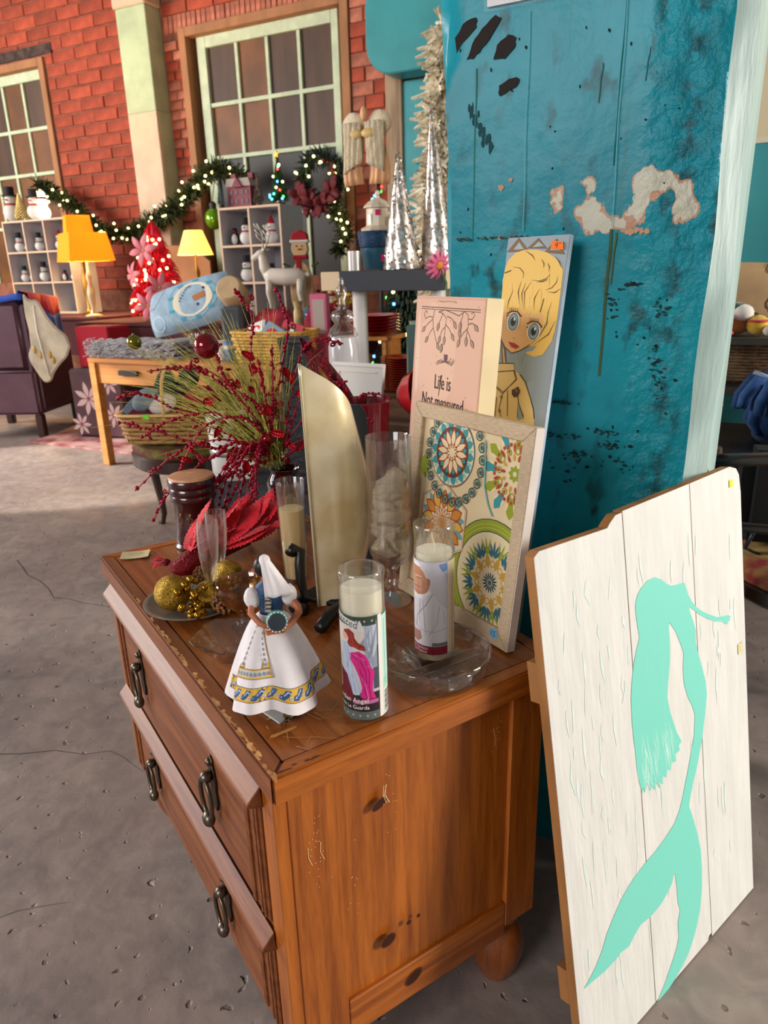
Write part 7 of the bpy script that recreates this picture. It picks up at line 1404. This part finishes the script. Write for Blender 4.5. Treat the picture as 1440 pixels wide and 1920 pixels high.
for i, (x, y, c, lb) in enumerate(((-2.27, 3.28, 'a82a3c', 'rose red printed cloth heap behind the yellow basket'), (-1.93, 3.32, '8c1a2a', 'crimson tinsel pile right of the yellow basket'))):
    t = T('red_cloth_heap', lb, 'cloth', (x, y, .7015)); MB().sph((0, 0, .145), .13, (1.2, .8, 1.0), 18, fn=lambda v: 1+.1*sin(7*v.x+5*v.z+i)).build('heap', M('heap_'+c, c, .85, var=.4, vs=14), t, smooth=True)
# wings on a black pole, coloured lights, flocked garland
wg = T('angel_wing_ornament', 'cream fur trimmed angel wings hung on a black pole', 'ornament', (-1.70, 3.52, 1.655)); wg.scale = (1.18, 1.1, 1.1); fur = M('cream_fur', 'ecd8b4', .95, sheen=.8, bump=.8, bs=120); satin = M('glow_peach_satin', 'e0a878', .5, var=.12, vs=10)  # warm lamp glow worked into the fur and satin colours
for s in (-1, 1):
    MB().sph((s*.07, 0, .285), .062, (1, .5, 1), 16, fn=lambda v: 1+.06*sin(16*v.x)*sin(15*v.z)).build('fur_lobe', fur, wg, smooth=True)
    mb = MB(); mb.sheet(lambda u, v: (s*(.012+.11*u*(1-.12*v)+.01*sin(v*6)), -.02-.03*sin(pi*u)+.008*sin(u*22), .0+.27*v-.03*u*(1-v)+.02*(1-v)*u), 14, 8, .004); mb.build('wing_panel', satin, wg, smooth=True)
    mb = MB(); mb.sheet(lambda u, v: (s*(.01+.10*u), -.045-.02*sin(pi*u)+.01*sin(u*25+v*4), .10+.19*v-.05*u*(1-v)), 14, 6, .003); mb.build('ruffle', fur, wg, smooth=True)
    MB().sph((s*.035, -.06, .235), .03, (1.3, .5, .8), 12).build('bow_loop', M('gold_ribbon', 'd0b070', .45), wg, smooth=True)
MB().sph((0, -.03, .33), .018, (1, 1, 2), 10).build('finial', satin, wg, smooth=True)
pole = T('black_lamp_pole', 'slim black pole wrapped with coloured string lights', 'pole', (-1.655, 3.56, 0)); MB().lathe([(.14, 0), (.14, .02), (.012, .03), (.012, 1.68)], 12).build('pole', M('black_iron', '151416', .5), pole, smooth=40)
for k in range(16): a = k*1.3; MB().sph((.03*cos(a), -.02+.03*sin(a), 1.64-k*.022), .009, n=8).build('bulb', BULBS[1+k % 5], pole, smooth=True)
ptree = T('lit_green_tree', 'green tree with multicoloured lights behind the red plates', 'tree', (-1.66, 3.98, 0)); mb = MB(); rr = random.Random(9)
for k in range(1400): f = rr.random(); a = rr.uniform(0, 2*pi); R_ = .30*(1-f)**.8+.02; z0 = .25+1.15*f; mb.tube([(R_*.3*cos(a), R_*.3*sin(a), z0+.03), (R_*cos(a), R_*sin(a), z0), (R_*1.08*cos(a), R_*1.08*sin(a), z0-.03)], lambda s: .011*(1-.7*s), 3, cap=False)
o = mb.build('needles', M('dark_tree', '22382a', .8, col2='3a4a34', vs=20), ptree); o['kind'] = 'stuff'; MB().lathe([(.16, 0), (.16, .03), (.03, .04), (.02, 1.4)], 12).build('trunk', M('tree_trunk', '3a2a1c', .8), ptree)
for k in range(60): f = rr.random(); a = rr.uniform(pi, 2*pi); R_ = .30*(1-f)**.8+.03; MB().sph((R_*cos(a), R_*sin(a), .25+1.15*f), .011, n=8).build('bulb', BULBS[k % 6], ptree, smooth=True)
flk = garland('flocked_garland', 'frosted white pine garland hanging beside the teal pillar', [(-1.16, 3.42, 2.36), (-1.20, 3.44, 2.1), (-1.22, 3.44, 1.85), (-1.24, 3.42, 1.6), (-1.25, 3.42, 1.36), (-1.22, 3.42, 1.1), (-1.2, 3.42, .8), (-1.2, 3.42, .3), (-1.2, 3.42, .12)], 'garland', 1700, .15, 0, 8, False, M('frosted_needle', 'd0c09c', .8, col2='fff8e6', vs=40), nr=.017)
cg_ = T('cream_gold_florals', 'cream and gold artificial flowers behind the smoked bottles', 'flowers', (-.83, 2.69, .656)); mb = MB()
for k in range(60): mb.sph((rr.gauss(0, .07), rr.gauss(0, .04), .28+abs(rr.gauss(0, .08))), rr.uniform(.014, .03), (1, 1, .7), 8)
o = mb.build('blossoms', M('cream_bloom', 'd8c090', .6, col2='efe4c8', vs=20), cg_, smooth=True); o['kind'] = 'stuff'; MB().lathe([(0, 0), (.04, 0), (.06, .12), (.045, .26), (.05, .28)], 20).build('vase', M('black_vase', '1a1a1c', .3), cg_, smooth=50)

tbd = T('tan_display_board', 'tan board leaning on the brick wall behind the bell lamp', 'board', (-4.62, 5.10, .0)); tbd.rotation_euler = (radians(-1.5), 0, 0)
MB().prism([(-.36, 0), (.36, 0), (.36, 1.30), (.16, 1.44), (-.36, 1.48)], -.008, .008, mat=Matrix.Rotation(pi/2, 4, 'X')).build('board_sheet', M('tan_board', 'c08a5e', .8, var=.08, vs=4), tbd)
ycu = T('yellow_curtain', 'yellow curtain panel hanging left of the middle cubby', 'curtain', (-3.52, 4.62, .842)); mb = MB(); mb.sheet(lambda u, v: ((u-.5)*.30, .025*sin(u*24), .80*v), 30, 4, .003); mb.build('curtain_panel', M('yellow_cloth', 'c8962a', .8), ycu, smooth=True); MB().tube([(-.17, 0, .79), (.17, 0, .79)], .008, 8).build('rod', M('curtain_rod', '5a4a30', .5), ycu); MB().tube([(.165, .03, 0), (.165, .03, .79)], .008, 8).build('rod_post', M('curtain_rod', '5a4a30', .5), ycu)

garland('lit_garland', 'short lit pine sprig hanging below the wreath', [(-3.02, 5.33, 1.70), (-2.93, 5.33, 1.60), (-2.90, 5.33, 1.48), (-2.98, 5.33, 1.36)], n=420, nb=9, seed=14, rad=.10, nr=.0095)
def ball(label, x, y, z, r, col):
    t = T('glass_bauble', label, 'ornament', (x, y, z), group='loose baubles on the back table'); MB().sph((0, 0, r), r, n=18).build('ball', M('ball_'+col, col, .15, .4, coat=.5), t, smooth=True); MB().lathe([(r*.22, r*1.93), (r*.22, r*2.12), (r*.08, r*2.16)], 10).build('cap', M('bauble_cap', 'a8955a', .3, 1), t, smooth=50)
for x, y, r, c, lb in ((-2.36, 3.82, .055, '7a90a8', 'pale blue bauble behind the white reindeer'), (-2.22, 3.84, .045, 'a01424', 'red bauble right of the pale blue one'), (-2.28, 3.80, .03, 'c89a30', 'small gold bauble beside the red one'), (-2.72, 3.80, .04, '8c1020', 'dark red bauble in front of the white reindeer'), (-2.86, 3.80, .05, 'b02030', 'bright red bauble left of the reindeer'), (-3.22, 3.82, .035, 'c0a050', 'gold bauble near the snowman cushion')): ball(lb, x, y, .8415, r, c)
for i, (x, y, c, lb) in enumerate(((-2.20, 4.02, 'd8b040', 'yellow silk flower bunch at the table end'), (-2.56, 4.44, 'a01828', 'red silk flower bunch behind the reindeer'), (-3.05, 3.86, '8c1424', 'red silk flower bunch left of the reindeer'))):
    t = T('silk_flower_bunch', lb, 'flowers', (x, y, .8415), group='silk flower bunches'); MB().lathe([(0, 0), (.04, 0), (.05, .09), (.04, .09), (0, .02)], 14, cap=False).build('pot', M('bunch_pot', '4a3a2a', .6), t, smooth=40)
    rr = random.Random(60+i); mb = MB()
    for k in range(34): mb.sph((rr.gauss(0, .045), rr.gauss(0, .03), .12+abs(rr.gauss(0, .05))), rr.uniform(.012, .024), (1, 1, .6), 8)
    o = mb.build('blossoms', M('bloom_'+c, c, .7, var=.3, vs=30), t, smooth=True); o['kind'] = 'stuff'
gob = T('glass_goblet', 'clear glass goblet on the orange table in front of the grey block', 'glass', (-2.54, 2.84, .7015)); MB().lathe([(0, 0), (.03, 0), (.03, .003), (.005, .008), (.005, .07), (.03, .09), (.036, .15), (.0345, .15), (.028, .094), (0, .078)], 24, cap=False).build('goblet', glass, gob, smooth=50)
# ================= right of the pillar =================
shu = T('dark_shelf_unit', 'dark wooden shelf unit against the teal wall right of the pillar', 'shelf', (.80, 2.45, 0)); dgw = M('charcoal_shelf', '4a443e', .6, var=.15, vs=10)
for z in (.10, .735, .905): MB().box(-.62, .62, -.22, .22, z, z+.026).build('shelf_board', dgw, shu, bev=.002)
for x in (-.62, .60): MB().box(x, x+.02, -.22, .22, 0, .931).build('upright', dgw, shu)
wkb = T('wicker_storage_basket', 'rectangular wicker basket on the dark shelf unit', 'basket', (.52, 2.51, .762)); pwk = M('pale_wicker', 'c49c78', .7, var=.3, vs=30, bump=.4, bs=60); woven_basket(wkb, .50, .28, .125, .01, pwk, 12, 60)
pl1 = T('scroll_print_cushion', 'tan cushion printed with brown scrolls above the wicker basket', 'cushion', (.34, 2.52, .932), .15)
pcf = cush(.34, .24, .06, -1); mb = MB(); mb.sheet(pcf, 16, 12); mb.build('cushion_front', M('tan_print', 'b5946c', .9, var=.1, vs=10), pl1, smooth=True); mb = MB(); mb.sheet(cush(.34, .24, .06, 1), 16, 12); mb.build('cushion_back', M('tan_back2', '8a6a48', .9), pl1, smooth=True)
sp = Print(fmap=lambda u, v, w: Vector(pcf(u+.5, v+.5))+Vector((0, -w-.001, 0)), du=.05, step=.0001, base=.0006)
for k in range(9): cx, cy = R.uniform(-.4, .4), R.uniform(-.4, .4); sp.stroke([(cx+.11*(1-i/14)*cos(i*.6+k), cy+.14*(1-i/14)*sin(i*.6+k)) for i in range(13)], .014, '5a3c24')
sp.build('scroll_print', pl1, rough=.9)['kind'] = 'stuff'
pl2 = T('brown_cushion', 'plain brown cushion with a yellow tag above the wicker basket', 'cushion', (.71, 2.54, .932), -.1); mb = MB(); mb.sheet(cush(.34, .22, .06, -1), 16, 12); mb.build('cushion_front', M('brown_twill', '6a5034', .9), pl2, smooth=True); mb = MB(); mb.sheet(cush(.34, .22, .06, 1), 16, 12); mb.build('cushion_back', M('brown_twill2', '5a4430', .9), pl2, smooth=True); MB().box(-.12, -.075, -.062, -.055, .13, .165).build('yellow_tag', PM('d8c060'), pl2)
def plush(name, label, loc, parts):
    t = T(name, label, 'plush toy', loc, group='plush toys on the shelf')
    for nm, c, r, sc, col in parts: MB().sph(c, r, sc, 14).build(nm, M('plush_'+col, col, .95, sheen=.5), t, smooth=True)
plush('plush_toy', 'white plush with a green cap lying on the shelf', (.36, 2.30, .933), [('body', (0, 0, .03), .035, (1.2, .9, .85), 'b86a2a'), ('head', (.02, -.01, .075), .032, (1.1, 1, .9), 'e6ded4'), ('cap', (.0, .005, .092), .030, (1.1, 1, .6), '1f4a36'), ('ear', (-.03, -.02, .07), .014, (1, 1, 1), 'e6ded4')]); plush('plush_toy', 'orange bear plush at the pillar end of the shelf', (.275, 2.27, .933), [('body', (0, 0, .03), .032, (1.3, .9, .9), 'b0642a'), ('head', (.02, -.02, .06), .024, (1, 1, 1), '8a4a20'), ('cushion', (.04, -.03, .012), .03, (1.5, .7, .4), 'c8304a')]); plush('plush_toy', 'yellow and red striped plush on the shelf', (.43, 2.28, .933), [('body', (0, 0, .035), .036, (1, .9, .95), 'e0b02a'), ('stripe', (0, -.006, .05), .034, (1.03, .95, .25), 'c8401c'), ('paw', (.035, -.02, .02), .02, (1, 1, .9), 'e2d4c4')]); plush('plush_toy', 'beige and brown plush sitting on the shelf', (.50, 2.32, .933), [('body', (0, 0, .04), .042, (1, .9, 1), 'b8947a'), ('head', (-.02, -.01, .09), .03, (1, 1, 1), '7a4a2e'), ('arm', (.03, -.02, .07), .02, (.8, .8, 1.6), 'd8bca4')])
ctb = table('dark_console_table', 'dark console table right of the pillar', .20, 1.35, 1.60, 2.05, .675, M('black_wood', '1c1614', .4), .08)
def chenille(label, x, y, n, cols):
    t = T('blue_fabric_tube_basket', label, 'basket', (x, y, .677)); rr = random.Random(4)
    MB().lathe([(.14, .0), (.15, .01), (.15, .02)], 24).build('base', M('navy_felt', '1f2c48', .9), t)
    for k in range(n):
        a = 2*pi*k/n; c = cols[k % len(cols)]; d = Vector((cos(a), sin(a), 0)); tip = rr.uniform(.05, .1)
        MB().tube([d*.12+Vector((0, 0, .02)), d*.155+Vector((0, 0, .06)), d*.15+Vector((0, 0, .12)), d*.13+Vector((0, 0, .165)), d*.165+Vector((0, 0, .175)), d*.195+Vector((0, 0, .15-tip*.3)), d*.20+Vector((0, 0, .13-tip*.5))], lambda s: .026-.012*s, 9).build('fabric_tube', M('tube_'+c, c, .9, var=.25, vs=20), t, smooth=True)
chenille('basket of looped blue fabric tubes on the dark console table', .60, 1.83, 16, ['2a4a7a', '1f3560', '8a9cb8', '24406e', '3a5f9a'])
yc = T('yellow_bucket', 'mustard yellow cone shaped bucket behind the blue tubes', 'bucket', (.64, 2.25, .762)); MB().lathe([(.10, 0), (.035, .15), (.03, .15), (.0, .0)], 24, cap=False).build('cone', M('mustard', 'b8892a', .7), yc, smooth=50); MB().sph((0, 0, .15), .03, n=12).build('red_top', M('red_cap', '9c1420', .7), yc, smooth=True)
ck_ = T('copper_cup', 'small copper pink cup beside the blue tubes', 'cup', (.325, 1.69, .677)); MB().lathe([(0, 0), (.035, 0), (.038, .01), (.030, .06), (.042, .085), (.046, .115), (.043, .115), (.036, .085), (0, .06)], 24, cap=False).build('cup', M('copper_pink', 'b07a68', .35, .5), ck_, smooth=50)
chn = T('dark_side_chair', 'dark wooden side chair with a tapestry seat behind the mermaid board', 'chair', (.66, 1.40, 0))
rail = []
MB().tube([(-.30, -.20, .75), (-.15, -.225, .775), (0, -.235, .785), (.15, -.225, .775), (.30, -.20, .75)], .030, 8, flat=.5).build('top_rail', dkwood, chn, smooth=True); MB().tube([(-.28, -.20, .60), (0, -.225, .62), (.28, -.20, .60)], .016, 8, flat=.7).build('cross_rail', dkwood, chn, smooth=True)
for s in (-1, 1):
    MB().tube([(s*.29, -.195, .78), (s*.27, -.19, .60), (s*.225, -.17, .42), (s*.20, -.17, .25), (s*.17, -.20, .10), (s*.14, -.24, 0)], .022, 9).build('rear_leg', dkwood, chn, smooth=True); MB().tube([(s*.22, .20, .42), (s*.225, .205, .2), (s*.22, .20, 0)], lambda t_: .022-.008*t_, 9).build('front_leg', dkwood, chn, smooth=True)
MB().lathe([(.23, .40), (.24, .41), (.24, .44), (.23, .445)], 28, sy=.95).build('seat_frame', dkwood, chn, smooth=40); MB().lathe([(.228, .44), (.232, .46), (.2, .485), (0, .495)], 28, sy=.95, cap=False).build('tapestry_seat', M('bright_tapestry', '9c3a3a', .9, col2='c0a860', vs=14), chn, smooth=50)
bp_ = T('black_bag', 'black bag with a curved strap hanging on the dark chair', 'bag', (.58, 1.46, .497), .2); MB().box(-.15, .15, -.06, .06, 0, .24).build('bag_body', M('black_nylon', '17181c', .6, var=.2, vs=8), bp_, bev=.03, seg=2, smooth=50); MB().tube([(-.11, -.075, .06), (-.13, -.08, .0), (-.08, -.09, -.02), (-.02, -.09, .06), (-.03, -.085, .16), (-.09, -.08, .2)], .011, 8, flat=.5).build('strap', M('black_strap', '2a2d33', .3), bp_, smooth=True)
